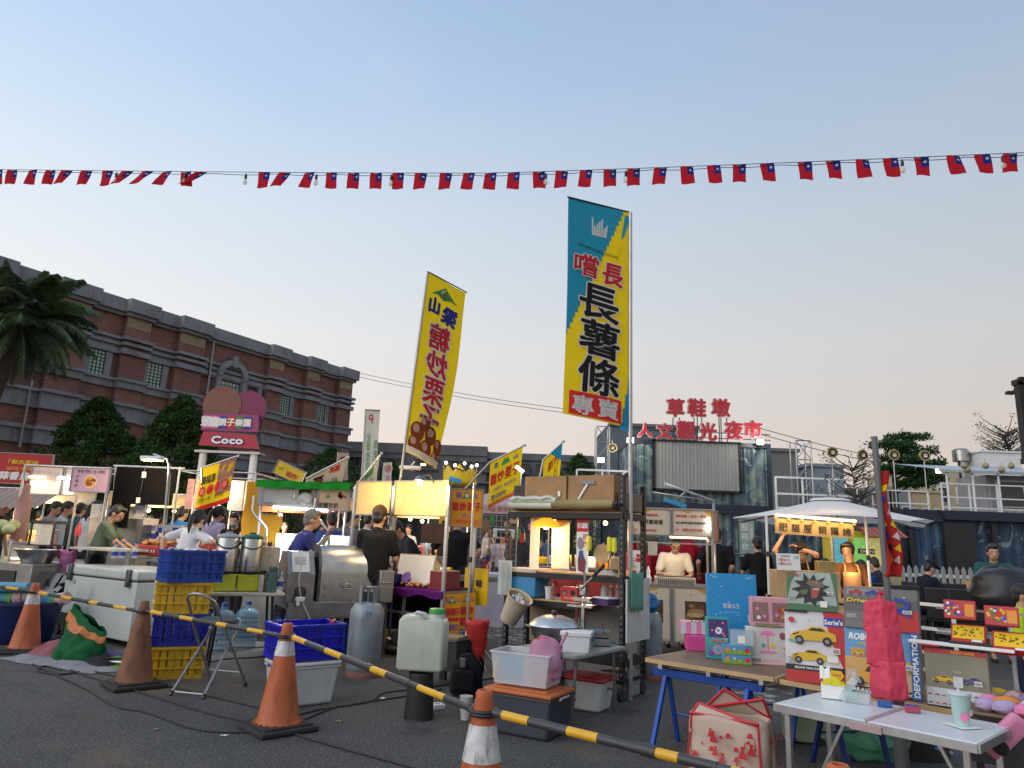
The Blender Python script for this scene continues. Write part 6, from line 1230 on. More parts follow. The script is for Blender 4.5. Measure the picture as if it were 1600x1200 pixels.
def soft_toys():
 t=T('toy_table','table of colourful small toys cut by the right edge of the photo','display table',at(1612,1040,3.7)*1.0,RD(-40));
 t.location.z=0;b=M(board_wood,blackm);b.box((.1,.35,.60),(.8,.9,.03));b.build('tabletop',t)
 for x in(-.25,.45):
  for y in(-.05,.75):l=M(blackm);l.bar((x,y,0),(x,y,.59),.03);l.build('leg',t)
 k=M(blackp);k.box((.1,-.09,.50),(.8,.02,.22));k.build('skirt',t)
 for i in range(16):
  c=random.choice((ink_p,tan,offw,ink_y,ink_o,mat('lilac',(.45,.35,.55),.6)));k=M(c);k.ball((0,0,.03),(.05+.03*random.random(),.04,.035),0,10);o=k.build('soft_toy',loc=Vector(t.location)+Rz(RD(-40))@Vector((-.24+.1*(i%4)+.04*random.random(),.0+.13*(i//4),.616)));tag(o,'small pastel soft toy in the pile on the edge table','soft toy','small soft toys on the edge table')
soft_toys()
for i,(px,py,c,lb)in enumerate(((1532,1075,mat('plush_pink',(.45,.28,.28),.8),'dusty pink plush arch right of the olive toy box'),(1545,1085,mat('plush_violet',(.24,.15,.28),.8),'violet plush arch right of the olive toy box'))):
 k=M(c);p=bp(1.22+.06*i,.1,zt);k.tube([(.05*cos(pi*j/12),0,.11*sin(pi*j/12))for j in range(13)],.02,10);tag(k.build('plush_arch',loc=p),lb,'plush toy').rotation_euler=(0,0,BZ+.8*i)
# pole with pink bags
def pink_pole():
 pb=Vector((2.13,4.06,0));t=T('post','slim grey post in front of the toy boxes carrying the pink bags','post',pb);k=M(mat('dark_post',(.14,.15,.16),.5,.3,.1,8));tp=at(1366,682,4.02)-pb;k.tube([(0,0,0),(tp.x,tp.y,tp.z)],.017,12);k.tube([Vector((0,0,0)),Vector((tp.x,tp.y,tp.z))*.36],.036,12);k.build('pole',t);k=M(blackm);k.lathe([(.16,0),(.16,.02),(.05,.04)],18);k.build('base',t)
 m=cloth('hot_pink_film',(.90,.11,.20),.1,.5,9,.45);fz=lambda u:(abs(u)**.35*(1 if u>0 else-1))
 for i,(z0,z1,w,dx,tw)in enumerate(((.960,1.115,.180,.0,0),(.795,.985,.195,.008,.12),(.635,.82,.185,.014,-.08))):
  k=M(m)
  for sd in(1,-1):
   def hang(u,v,sd=sd):
    x=(u-.5)*w*(1-.12*v);q=1-abs(u-.5)*2;return(dx+x+.004*noise2(v*5,i),-sd*(.004+.030*q*(1-.3*v))+.006*noise2(u*7,v*5+i)*sd,z0+(z1-z0)*v+(.022*q*v if i==0 else .0)-.010*q*(1-v)+.004*sin(u*19+i)*(1-v))
   k.sheet(hang,24,16)
  if i==0:k.tube([(0,0,z1+.012),(.002,-.003,z1+.04),(.01,-.01,z1+.055)],[.016,.010,.02],8)
  tag(k.build('pink_bag',loc=Vector((at(1379,1000,3.98-.012*i).x,3.98-.012*i,0)),solid=.002),('topmost pink plastic bag of the bundle hung on the grey post','middle pink plastic bag of the bundle hung on the grey post','lowest pink plastic bag of the bundle hung on the grey post')[i],'bag','pink bags hung on the post').rotation_euler=(0,0,-.2+tw)
 b=M(cloth('streamer_red',(.50,.035,.03),.1,.4,6,.25));n_=M(1 and c_n);f=lambda u,v:(.045*(1-.3*v)*(u-.5)*2+.018*sin(v*7)+.012*noise2(u*4,v*6),-.03-.02*sin(u*7+v*5),1.25+.58*v);b.sheet(f,12,30);o=tag(b.build('streamer_flag',loc=pb+Vector((.0,0,0)),solid=.003),'narrow red and yellow streamer flag furled on the grey post','flag')
 A=Art(.004,.001,fn=lambda u,v,l:Vector(f(u,v))+Vector((0,-l,0)));
 for i in range(7):v=.12+.11*i;A.poly([(.15,v),(.5,v+.03),(.45,v+.09),(.1,v+.06)],(c_y,c_k,c_n)[i%3]);A.poly([(.6,v+.03),(.9,v),(.85,v+.08)],(c_w,c_y)[i%2])
 A.build('printed_pattern',o)
pink_pole()
# white folding table and what stands on and under it
W0=Vector((1.36,3.76,0));WZ=RD(-48)
def wp(x,y,z=0):return W0+Rz(WZ)@Vector((x,y,z))
def white_table():
 t=T('white_table','white folding camping table with aluminium edge and central hinge','table',W0,WZ);z=.635;L,D=.87,.50
 k=M(mat('white_laminate',(.66,.69,.71),.3,0,.05,3));k.box((L*.25,D/2,z-.012),(L*.498,D,.02),bev=.008);k.box((L*.75,D/2,z-.012),(L*.498,D,.02),bev=.008);k.build('tabletop',t)
 e=M(alu);e.box((L/2,-.004,z-.024),(L,.012,.034));e.box((L/2,D+.004,z-.024),(L,.012,.034));e.box((-.004,D/2,z-.024),(.012,D,.034));e.box((L+.004,D/2,z-.024),(.012,D,.034));e.build('edge_rail',t)
 h=M(mat('pinkish_hinge',(.42,.30,.30),.5));h.box((L/2,D/2,z+.0),(.022,D-.01,.006));h.box((L/2,-.014,z-.03),(.14,.01,.03));h.build('hinge',t)
 for x in(.05,L-.05):
  for y in(.03,D-.03):l=M(alu);l.bar((x,y,0),(x,y,z-.03),.024);l.build('leg',t)
  b=M(alu);b.bar((x,.03,.18),(x,D-.03,.18),.018);b.bar((x,D/2,.2),(x+(.2 if x<.5 else-.2),D/2,z-.04),.014);b.build('brace',t)
white_table()
def on_white():
 z=.637
 t=T('tissue_box','white tissue box with a yellow pack of wipes stuffed on top','tissue box',wp(.13,.36,z),WZ+.4);k=M(paper);k.box((0,0,.035),(.11,.07,.07),bev=.003);k.build('box',t);k=M(cloth('yellow_wrap',(.70,.60,.04),tl=.1));k.sheet(lambda u,v:(-.05+.11*u,-.04+.075*v,.07+.035*sin(pi*u)*sin(pi*v)+.012*noise2(u*6,v*6)),14,10);k.build('wrapper',t);k=M(paper);k.sheet(lambda u,v:(-.06+.05*u,.02+.02*v,.08+.06*v+.01*sin(u*9)),6,6);k.build('tissue',t)
 t=T('food_box','clear hinged food box half open with a mint green lump inside','food box',wp(.24,.38,z),WZ+.3);cm=mat('clear_clamshell',(.70,.80,.82),.15,0,0,alpha=.4);k=M(cm);k.box((0,0,.025),(.13,.10,.05),taper=.9);k.build('base',t);k=M(cm);k.box((-.04,.02,.0),(.13,.10,.035),X=Tr(-.04,.05,.05)@Ry(RD(-58))@Tr(.05,-.05,.0));k.build('lid',t);k=M(mat('mint',(.20,.50,.38),.5));k.box((-.02,0,.03),(.055,.05,.04),bev=.01);k.build('filling',t)
 for i,(x,y,c,lb)in enumerate(((.37,.39,mat('small_blue_box',(.02,.10,.32),.4),'small blue box near the hinge of the white table'),(.50,.38,mat('small_red_box',(.35,.06,.10),.4),'small red and blue box right of the hinge of the white table'))):
  k=M(c,ink_n if i==0 else ink_b);k.box((0,0,.014),(.065,.04,.028),bev=.002);k.box((0,0,.029),(.05,.03,.003),1);tag(k.build('small_box',loc=wp(x,y,z)),lb,'box').rotation_euler=(0,0,WZ+.4)
 t=T('bubble_tea','pale teal bubble tea cup with straw on a napkin','cup',wp(.74,.27,z+.003));k=M(mat('cup_teal',(.40,.58,.55),.35,0,.1,9));k.lathe([(.03,0),(.043,.125),(.045,.13)],20);k.build('body',t);k=M(clearp2);k.lathe([(.047,.128),(.047,.138),(.0,.14)],18);k.build('lid',t);k=M(offw);k.tube([(0,0,.13),(-.012,0,.20)],.005,8);k.build('straw',t)
 a=Art(fn=lambda u,v,l:((.039+.03*v+l)*sin(u/.04),-(.039+.03*v+l)*cos(u/.04),v));a.disc(-.01,.04,.018,ink_p);a.disc(.02,.06,.014,mat('pale_pink',(.7,.5,.52),.6));a.build('cup_print',t)
 k=M(paper);k.box((0,0,.001),(.11,.11,.002));tag(k.build('napkin',loc=wp(.74,.27,z)),'white napkin under the bubble tea cup','napkin').rotation_euler=(0,0,.3)
 p=gz(1268,1165);t=T('cooler','sage green cooler box with a white lid under the white table','cooler',p+Vector((0,.12,0)),RD(-16));k=M(mat('sage',(.28,.36,.24),.5,0,.08,5));k.box((0,0,.095),(.30,.22,.17),bev=.02);k.build('body',t);k=M(whitep);k.box((0,0,.20),(.32,.24,.045),bev=.016);k.build('lid',t)
 for x in(-.1,.1):k=M(rubber);k.tube([(x,-.12,.03),(x,-.10,.03)],.028,14);k.build('wheel',t)
 gm=cloth('mint_film',(.18,.52,.36),.1,.5,8,.45);k=M(gm);k.sheet(lambda u,v:((.17+.06*sin(pi*v))*cos(2*pi*u)*(1+.22*noise2(u*7,v*6)),(.12+.05*sin(pi*v))*sin(2*pi*u)*(1+.25*noise2(u*6+3,v*5)),.02+.26*v*(1+.22*cos(4*pi*u))+.02*noise2(u*9,v*5)),40,14);tag(k.build('green_bag',loc=gz(1378,1196)+Vector((.0,.10,0)),solid=.002),'mint green plastic bag slumped under the white table','bag')
 k=M(blackp,*[mat('dot_'+str(i),c,.6)for i,c in enumerate(((.5,.4,.05),(.55,.15,.1),(.1,.25,.5),(.5,.3,.4)))]);k.sheet(lambda u,v:(.2*cos(2*pi*u),.15*sin(2*pi*u),.30*v),20,8)
 for i in range(40):q=random.random()*2*pi;k.ball((.205*cos(q),.155*sin(q),.03+.26*random.random()),(.02,.02,.014),1+i%4,6)
 tag(k.build('dotted_bag',loc=gz(1470,1200)+Vector((0,.25,0))),'black bag with coloured dots under the right end of the white table','bag')
 rf=cloth('red_mesh_film',(.50,.02,.03),.15,.5,8,.3);k=M(rf);k.sheet(lambda u,v:(.22*cos(2*pi*u)*(1-.4*v),.16*sin(2*pi*u)*(1-.4*v),.42*v+.03*noise2(u*8,v*6)),26,12);tag(k.build('red_bag',loc=bp(1.52,-.22)),'dark red bag at the right edge beyond the white table','bag')
 k=M(mat('pink_handle',(.72,.25,.42),.45),blackp);k.box((0,0,.0),(.10,.05,.22),bev=.02);k.lathe([(.03,0),(.03,.02)],14,1,X=Tr(0,-.03,-.05)@Rx(pi/2));o=tag(k.build('pink_toy',loc=at(1570,1150,3.45)),'pink plastic toy resting against the dark red bag','toy');o.rotation_euler=(.3,.7,0)
on_white()
def pattern_bag():
 p=Vector((1.21,4.0,0));t=T('pattern_bag','big cream shopping bag printed with red dresses and hats beside the white table','bag',p,RD(-35));cm=cloth('cream_woven',(.60,.47,.38),.08,.25,8,.12);rd=mat('bag_red',(.52,.025,.035),.5);w,d,h=.38,.26,.52
 se=lambda q:abs(q)**.55*(1 if q>0 else-1)
 f=lambda u,v:(w/2*se(cos(2*pi*u))*(1+.09*sin(pi*v))+.014*noise2(u*6,v*4),d/2*se(sin(2*pi*u))*(1+.16*sin(pi*v))*(1-.10*v)+.018*noise2(u*5+4,v*4),h*v+.012*noise2(u*9,2)*v)
 k=M(cm,rd);k.sheet(f,64,20);k.build('body',t,solid=.004)
 fl=M(cm,rd)
 for s_,a_,hh in((-1,-.40,.02),(1,.42,.07),(1,-.12,.09)):
  pts=[(-w*.46,s_*d*.42,h-.01),(w*.46,s_*d*.42,h-.01)];ap_=(w*a_,s_*d*.18,h+hh+.02);fl._add([pts[0],pts[1],ap_],[(0,1,2)],0);fl.tube([pts[0],ap_],.008,5,1);fl.tube([ap_,pts[1]],.008,5,1)
 fl.tube([(-w*.47,-d*.44,h),(w*.47,-d*.44,h)],.008,6,1);fl.tube([(-w*.47,d*.44,h),(w*.47,d*.44,h)],.008,6,1)
 for x in(-1,1):fl.tube([(x*w*.45,-d*.40,h),(x*w*.50,-d*.50,h*.5),(x*w*.45,-d*.42,0)],.006,6,1)
 fl.build('flap',t)
 def on_bag(u,v,l):
  pw=lambda t:abs(t)**1.82*(1 if t>0 else-1)
  if u<.68:q=-math.acos(max(-1,min(1,pw(max(0,u)/.34-1))));n=Vector((0,-1,0))
  else:q=math.asin(max(-1,min(1,pw((min(u,1)-.68)/.16-1))));n=Vector((1,0,0))
  return Vector(f(q/(2*pi),v/h))+n*(.006+l)
 a=Art(.0,.0004,fn=on_bag);r=random.Random(8)
 for i in range(120):
  x,z,s_=.04+.58*r.random()if i%3 else .73+.22*r.random(),.04+(h-.10)*r.random(),.018+.011*r.random();k_=i%5;e=lambda pts:a.poly([(x+px*s_*1.6,z+pz*s_)for px,pz in pts],rd)
  if k_==0:e([(-1,-1),(1,-1),(.25,.5),(.4,1.2),(-.4,1.2),(-.25,.5)])
  elif k_==1:e([(-.9,-.1),(.9,-.1),(.5,.1),(.35,.7),(-.35,.7),(-.5,.1)])
  elif k_==2:a.poly([(x-.5*s_,z-.35*s_),(x+.5*s_,z-.35*s_),(x+.45*s_,z+.35*s_),(x-.45*s_,z+.35*s_)],c_pk)
  elif k_==3:e([(-.1,-1),(.25,-1),(.1,1),(0,1)])
  else:a.disc(x,z,s_*.4,rd,7)
 a.build('bag_print',t)
pattern_bag()
# LEFT AND BACK STALLS
def frame_posts(t,pts,z0,z1,r=.018,m=galv,name='frame'):
 f=M(m)
 for x,y in pts:f.tube([(x,y,z0),(x,y,z1)],r,8)
 for i in range(len(pts)):a,b=pts[i],pts[(i+1)%len(pts)];f.tube([(a[0],a[1],z1-.02),(b[0],b[1],z1-.02)],r*.8,6)
 return f.build(name,t)
def tube_lamp(t,a,b,r=.018,m=None,e=8,col=(.95,1,.95)):
 g=M(m or glow_n);g.tube([a,b],r,8);g.build('tube_lamp',t);h=M(whitem);h.tube([Vector(a)+Vector((0,.0,r*1.4)),Vector(b)+Vector((0,0,r*1.4))],r*.7,6);h.build('lamp_holder',t)
 li=bpy.data.lights.new('tube_light','AREA');li.energy=e;li.color=col;li.shape='RECTANGLE';L=(Vector(b)-Vector(a)).length;li.size=L;li.size_y=.05;o=bpy.data.objects.new('tube_light',li);C.objects.link(o);o.parent=t;o.location=(Vector(a)+Vector(b))/2-Vector((0,0,r*1.5));o.rotation_euler=(0,0,math.atan2(b[1]-a[1],b[0]-a[0]))
def sign_at(name,label,px0,py0,px1,py1,y,m,art,yaw=0,th=.03,frame=steel_dull,cat='sign',skew=0,post=None):
 a,b=at(px0,py0,y),at(px1,py1,y);w,h=(b.x-a.x)/max(.3,cos(yaw)),a.z-b.z;c=(a+b)/2;t=T(name,label,cat,c,yaw);board(t,'panel',w,h,m,I4,th,frame,.012)
 A=Art(.003,.001 if y<12 else .002);art(A,w,h);A.build('printed_face',t)
 if post:
  f=M(galv)
  for x in post:f.tube([(x*w,.02,-c.z),(x*w,.02,h/2)],.016,8)
  f.build('post',t)
 return t
# red sign stall at the left edge
sr=mat('sign_red',(.42,.012,.014),.5,0,.08,3)
def art_red(a,w,h):a.text('御古早味',.0,h*.22,h*.14,ink_y,bold=.03,w=w*.5);a.text('滷味水煮麵',-.02,.0,h*.13,ink_o,bold=.03,w=w*.6);a.text('蒜香烏魚',-w*.05,-h*.25,h*.26,ink_w,bold=.05,w=w*.75,shear=.15);a.poly([(-w*.3,h*.12),(-w*.27,h*.32),(-w*.29,h*.32)],ink_y)
sign_at('stall_sign','red sign with yellow and white brush characters at the left edge',2,708,73,757,13,sr,art_red,RD(6),post=(-.48,.48))
k=M(cloth('pale_awning',(.52,.42,.38),.1,.2,5,.4));a=at(-20,762,12.6);b=at(60,795,12.0);k.sheet(lambda u,v:(a.x+(b.x-a.x)*u,12.6-.7*v,a.z+(b.z-a.z)*v+.02*sin(u*60)),60,6);tag(k.build('stall_awning'),'pale ribbed awning under the red sign','awning')
def snack_stall():
 y=10.9;c=at(100,800,y);t=T('snack_stall','snack stall with a lit pale board and a thin steel frame on the left','market stall',(c.x,y,0));X=lambda px:at(px,760,y).x-c.x;Zt=at(100,727,y).z
 frame_posts(t,[(X(34),0),(X(168),0),(X(172),1.2),(X(48),1.2)],0,Zt)
 pm=mat('pale_lilac',(.62,.55,.55),.5,0,.08,3);board(t,'pale_board',X(93)-X(45),.40,pm,Tr((X(45)+X(93))/2,.02,Zt-.24),.02,steel_dull);board(t,'pale_board',X(117)-X(98),.40,pm,Tr((X(98)+X(117))/2,.02,Zt-.24),.02,steel_dull)
 a_=Art(.003);a_.text('特色小吃',0,.10,.09,mat('ghost_print',(.48,.42,.45),.6),w=.36,mirror=True);a_.build('show_through_print',t,Tr((X(45)+X(93))/2,.02,Zt-.24))
 tube_lamp(t,(X(47),-.06,Zt-.20),(X(73),-.06,Zt-.20),.016,glow_w,1.6,(1,.70,.38));tube_lamp(t,(X(92),-.06,Zt-.20),(X(117),-.06,Zt-.20),.018,glow_n,1.8,(1,.85,.62));lamp_pt(t,(X(70),-.70,Zt-.85),22,(1,.68,.35))
 k=M(steel);k.box((X(60),.5,.80),(1.9,.8,.04));k.box((X(60),.12,.45),(1.9,.02,.6));k.build('counter',t)
 w_=M(blackm,glass,steel_dull);cx=X(66);w_.box((cx,.35,1.04),(.36,.34,.02));w_.box((cx,.35,1.38),(.38,.36,.05));
 for sx_ in(-1,1):
  for sy in(-1,1):w_.box((cx+sx_*.17,.35+sy*.16,1.2),(.025,.025,.34))
 w_.box((cx,.19,1.2),(.3,.006,.32),1);w_.box((cx,.35,1.18),(.3,.28,.012),2);w_.box((cx,.35,1.28),(.3,.28,.012),2);w_.build('display_warmer',t)
 return t
snack_stall()
lil=mat('sign_lilac',(.52,.34,.46),.5,0,.12,1.5)
def art_snack(a,w,h):
 a.text('特色小吃',0,h*.36,h*.17,ink_k,w=w*.75);a.column('炒麵肉',-w*.35,h*.2,h*.14,ink_k,pitch=1.4);a.disc(-.0,-h*.08,h*.28,ink_w,20);a.disc(-.0,-h*.08,h*.25,ink_o,18)
 for i in range(14):a.disc(random.uniform(-.1,.1)*w*1.2,-h*.08+random.uniform(-.15,.15)*h,h*.06,(ink_y,ink_r,ink_g,tan)[i%4],8,up=False)
 a.poly([(w*.27,-h*.16),(w*.33,-h*.24),(w*.42,-h*.2),(w*.40,-h*.22),(w*.33,-h*.27)],ink_o);a.disc(w*.29,-h*.1,h*.02,ink_o,8);a.disc(w*.36,-h*.08,h*.02,ink_o,8)
sign_at('snack_sign','lilac snack sign with black characters and a round noodle photo',116,731,167,769,10.5,lil,art_snack,RD(4))
# burner, spice goods in front of the snack stall
def left_kitchen():
 y=9.9;p=at(62,860,y);t=T('wok_burner','steel wok burner cabinet with a big funnel shaped pan','burner',(p.x,y,0),RD(-25));k=M(steel_dull);k.box((0,0,.42),(.75,.6,.84),bev=.01);k.build('cabinet',t);k=M(mat('soot',(.02,.02,.02),.6));k.box((-.1,-.305,.62),(.35,.02,.25));k.build('fire_door',t);k=M(steel);k.lathe([(.10,.70),(.26,1.02),(.28,1.02),(.24,.98)],24,cap=False,X=Tr(.05,-.05,0));k.build('pan',t)
 for px,py,r,h,m_,nm,lb in((25,835,.05,.22,whitep,'sauce_bottle','white sauce bottle with a red top near the burner'),(122,828,.04,.16,mat('red_squeeze',(.60,.06,.05),.4),'squeeze_bottle','red squeeze bottle on the snack counter'),(35,800,.10,.75,cloth('pink_roll',(.40,.24,.22),tl=.1),'fabric_roll','tall dusty pink roll standing behind the burner')):
  q=at(px,py,y+.3);k=M(m_,red);k.lathe([(r,0),(r,h*.7),(r*.5,h*.85),(r*.45,h)],14,X=Tr(0,0,-h/2));k.lathe([(r*.5,h),(r*.4,h*1.12),(0,h*1.13)],10,1,X=Tr(0,0,-h/2))if r<.06 else None;tag(k.build(nm,loc=q),lb,nm.replace('_',' '))
 k=M(mat('cabbage',(.48,.52,.26),.6,0,.2,8));
 for i in range(7):k.ball((.1*(i%3)-.1,.08*(i//3),.05*(i%2)),(.09,.08,.075),0,10)
 tag(k.build('cabbage_heap',loc=at(2,826,9.9)),'heap of pale cabbages at the left edge','cabbages')
 k=M(ivory,steel_dull);k.box((0,0,0),(.9,.5,.03));
 for x in(-.4,.4):k.bar((x,0,0),(x,0,-.95),.03,None,1)
 q=at(170,858,9.95);tag(k.build('work_table',loc=q),'narrow pale work table under the hands of the green shirt man','table').rotation_euler=(0,0,RD(-25))
 for i,px in enumerate((178,190,210)):k=M(glass,mat('violet_cap',(.12,.06,.30),.4),ink_b);k.lathe([(.035,0),(.036,.1),(.015,.16),(.015,.18)],12);k.lathe([(.017,.18),(.017,.205),(0,.206)],10,1);k.lathe([(.0365,.03),(.0365,.08)],12,2,cap=False);tag(k.build('water_bottle',loc=at(px,872,9.35)),'clear water bottle with violet cap on the ledge behind the freezer','bottle','small water bottles behind the freezer')
 for px,py,w,lb in((246,862,.50,'red crate heaped with fried chicken left of the white shirt woman'),(322,862,.34,'red crate heaped with fried chicken right of the white shirt woman')):
  q=at(px,py+6,10.2);t=T('chicken_crate',lb,'crate',q,RD(-20),'red crates of fried food');k=M(mat('crate_red',(.36,.025,.02),.45));k.box((0,0,.07),(w,.34,.14),bev=.01,taper=.92);
  k.build('body',t);k=M(paper);
  for i in range(5):k.box((-.1+.05*i,-.172,.06),(.018,.004,.035))
  k.build('white_marking',t);f=M(mat('fried',(.42,.19,.05),.6,0,.3,12),mat('fried_dark',(.30,.12,.03),.6));r=random.Random(px)
  for i in range(40):f.ball((r.uniform(-.42,.42)*w,r.uniform(-.13,.13),.14+.05*r.random()),(.05,.035,.028),i%2,7)
  f.build('fried_pieces',t);g2=M(steel_dull);g2.box((0,.1,-.06),(w+.3,.5,.03));g2.box((0,.1,-.45),(w+.2,.42,.02));
  for x in(-w/2,w/2):g2.bar((x,.1,-.06),(x,.1,-q.z),.03)
  g2.build('stand',t)
 q=at(260,800,10.3);
 for i in range(8):k=M((paper,mat('violet_box_p',(.30,.26,.55),.5),whitep)[i%3],ink_b);k.box((0,0,.09),(.16,.14,.18),0,bev=.004);k.box((0,-.072,.10),(.10,.003,.08),1);tag(k.build('carton',loc=at(220+11*i,848-9*(i%2),11.3)),'small white and violet carton stacked behind the red chicken crate','carton','cartons behind the chicken crate')
 k=M(steel_dull,glass);k.box((0,0,.2),(.8,.5,.4),0);k.box((0,-.26,.48),(.8,.01,.2),1);k.box((0,0,-.4),(.7,.4,.8),0);tag(k.build('fryer',loc=at(190,850,11.2)),'steel fryer behind the green shirt man','fryer');f=M(glow_w)
 for x in(0,):pass
left_kitchen()
def black_cloth_stall():
 y=10.8;a,b=at(183,728,y),at(276,733,y);t=T('black_cloth_screen','black cloth screen hung from a steel bar with a dangling socket','screen',(a.x,y,0));w=b.x-a.x;zb=at(183,787,y).z
 k=M(galv);k.tube([(-.05,0,a.z),(w+.12,0,a.z-.0)],.016,8);k.tube([(w+.05,0,0),(w+.05,0,a.z+.02)],.016,8);k.tube([(-.02,.4,0),(-.02,0,a.z)],.016,8);k.build('frame',t)
 c=M(cloth('black_drape',(.0035,.0035,.005),tl=0));c.sheet(lambda u,v:(w*u,.01*sin(u*20),zb+(a.z-.02-zb)*v),30,6);c.build('cloth',t);c=M(cloth('black_drape',(.0035,.0035,.005),tl=0));c.sheet(lambda u,v:(.28*u,.02*sin(u*20),zb-.35+.38*v),12,4);c.build('lower_cloth',t)
 c=M(whitep,blackm);x=at(227,740,y).x-a.x;c.box((x,-.03,a.z-.12),(.05,.03,.09));c.box((x-.03,-.03,a.z-.50),(.05,.03,.08));c.tube([(x,-.03,a.z),(x,-.03,a.z-.1),(x-.03,-.03,a.z-.5)],.005,5,1);c.build('socket',t)
 p=at(262,830,10.2);t=T('lamp_pole','steel pole with a warm flat lamp head right of the black cloth','lamp',(p.x,10.2,0));h=at(266,717,10.2);k=M(galv);k.tube([(0,0,0),(h.x-p.x,0,h.z-.1),(h.x-p.x-.05,0,h.z),(h.x-p.x-.25,0,h.z+.06)],.014,8);k.tube([(.02,.01,.4),(h.x-p.x+.03,.01,h.z-.2)],.005,5);k.build('pole',t);l_=at(238,718,10.2);k=M(whitem);k.box((l_.x-p.x,0,l_.z+.02),(.30,.16,.05),bev=.02);k.build('lamp_head',t);k=M(glow_w);k.box((l_.x-p.x,0,l_.z-.012),(.26,.13,.012));k.build('lens',t);lamp_pt(t,(l_.x-p.x,0,l_.z-.12),55,(1,.72,.42))
black_cloth_stall()
def poster_stall():
 y=13;c=at(330,800,y);t=T('poster_stall','dim stall with glowing menu posters behind the slanting yellow flag','market stall',(c.x,y,0));X=lambda px:at(px,760,y).x-c.x;zt=at(330,735,y).z
 frame_posts(t,[(X(277),0),(X(398),0),(X(398),1.5),(X(285),1.5)],0,zt)
 for px0,px1,c_ in((281,292,(.6,.3,.25)),(294,303,(.55,.4,.3)),(374,390,(.75,.72,.62)),(349,372,(.5,.5,.45))):m_=mat('lit_poster_%d'%px0,c_,.5,0,.3,14,emit=c_,es=.35);board(t,'poster',X(px1)-X(px0),.55,m_,Tr((X(px0)+X(px1))/2,.3,zt-.42),.01)
 k=M(mat('dim_counter',(.20,.19,.18),.6));k.box((0,.4,.5),(2.2,.8,1.0));k.build('counter',t);lamp_pt(t,(0,.2,zt-.25),70,(1,.75,.45));k=M(glow_w);k.ball((0,.2,zt-.2),.05);k.build('bulb',t)
poster_stall()
def pennant(name,label,foot,tip,w,h,m,art,drop=0.0,yaw=0.0,polebase=None,tri=False):
 """flag hanging from a slanting pole between foot and tip; v is 0 at the pole, -1 at the lower hem"""
 d=tip-foot;t=T(name,label,'flag',foot);k=M(galv);k.tube([(0,0,0),d*1.04],.012,8);k.ball(d*1.05,.022,0,8)
 if polebase is not None:k.tube([(0,0,0),Vector(polebase)-foot],.014,8)
 k.build('pole',t);L=d.length;u_=d.normalized()
 fn=lambda u,v,l=0.0:Vector(u_*(u*L))+Vector((.04*v*sin(2.2*u),-l+.05*sin(u*5+v*2)*(-v),v*h*((1 if not tri else(.25+.75*u)))))+Vector((drop*-v,0,0))
 c=M(m);c.sheet(lambda a,b:fn(a,b-1),20,14);c.build('cloth',t);A=Art(.004,.0012,fn=fn);art(A);A.build('printed_face',t);return t
mirror=lambda f:f
def art_pn1(A):
 A.rect(.52,-.75,1,0,mat('food_dark',(.16,.07,.05),.7,0,.5,18));A.rect(0,-1,1,-.90,c_r,n=6);A.text('鴻福源',.26,-.32,.19,c_k,bold=.02,w=.40)
 for i,ch in enumerate('去骨雞爪'):A.disc(.13+.22*i,-.57,.09,c_r,16,.115,up=(i==0));A.text(ch,.13+.22*i,-.57,.12,c_w,w=.11)
 A.text('控肉小卷、蒲燒鯛',.42,-.77,.10,c_k,w=.7)
pennant('slant_flag','slanting yellow flag with red circled characters left of the green canopy',at(315,731,10.6),at(370,713,10.6),0,.66,fy,art_pn1,polebase=at(317,860,10.6))
def art_pn2(A):
 A.text('梁',.2,-.14,.12,c_n,bold=.03,w=.12);A.poly([(.36,-.2),(.45,-.06),(.5,-.1),(.55,-.06),(.64,-.2)],c_g);A.text('山',.8,-.14,.10,c_n,bold=.03,w=.12)
 for i,ch in enumerate('糖炒栗子'):A.text(ch,.14+.235*i,-.42,.24,c_r,bold=.035,w=.20)
 A.text('大顆栗子 專營實名',.5,-.66,.09,c_n,w=.75);A.text('歡迎試吃',.36,-.82,.11,c_n,w=.5,bold=.02);A.rect(0,-1,1,-.91,c_or,n=6)
pennant('slant_flag','slanting yellow chestnut flag with mountain emblem left of the black rack',at(766,722,9.2),at(817,697,9.0),0,.60,fy,art_pn2,polebase=at(727,764,9.3))
def art_pn3(A):A.poly([(.35,0),(1,0),(1,-.55)],c_b);A.text('新竹',.6,-.4,.3,c_r,bold=.03,w=.6);A.text('石',.75,-.75,.25,c_k,w=.2)
pennant('slant_flag','small blue and yellow flag behind the plywood chest',at(849,718,10.5),at(879,691,10.5),0,.50,fy,art_pn3,polebase=at(838,770,10.5))
pk_=cloth('flag_blush',(.50,.40,.33),.08,.2,6,.35);lm_=cloth('flag_cream',(.55,.52,.40),.08,.2,6,.35)
def art_pn4(A):
 for i in range(16):A.disc(.34+.05*random.gauss(0,1),-.34+.06*random.gauss(0,1),.05,c_k,10,.05,up=False)
 A.poly([(.26,-.42),(.46,-.40),(.44,-.95),(.30,-.95)],c_br);A.text('黑糖',.74,-.18,.20,c_r,bold=.03,w=.26);A.text('珍珠',.78,-.58,.24,c_k,w=.17)
pennant('slant_flag','blush drink flag with a bowl of black pearls above the green canopy',at(478,748,9.9),at(541,716,9.9),0,.52,pk_,art_pn4,tri=True)
def art_pn5(A):A.text('檸檬',.62,-.25,.24,c_g,bold=.03,w=.35);A.disc(.34,-.3,.08,c_y,12,.09);A.disc(.26,-.38,.07,c_g,12,.08);A.text('蜂蜜',.7,-.62,.22,c_g,w=.3)
pennant('slant_flag','cream lemon drink flag on a slanting pole left of the glowing board',at(552,764,9.6),at(594,711,9.6),0,.50,lm_,art_pn5,tri=True)
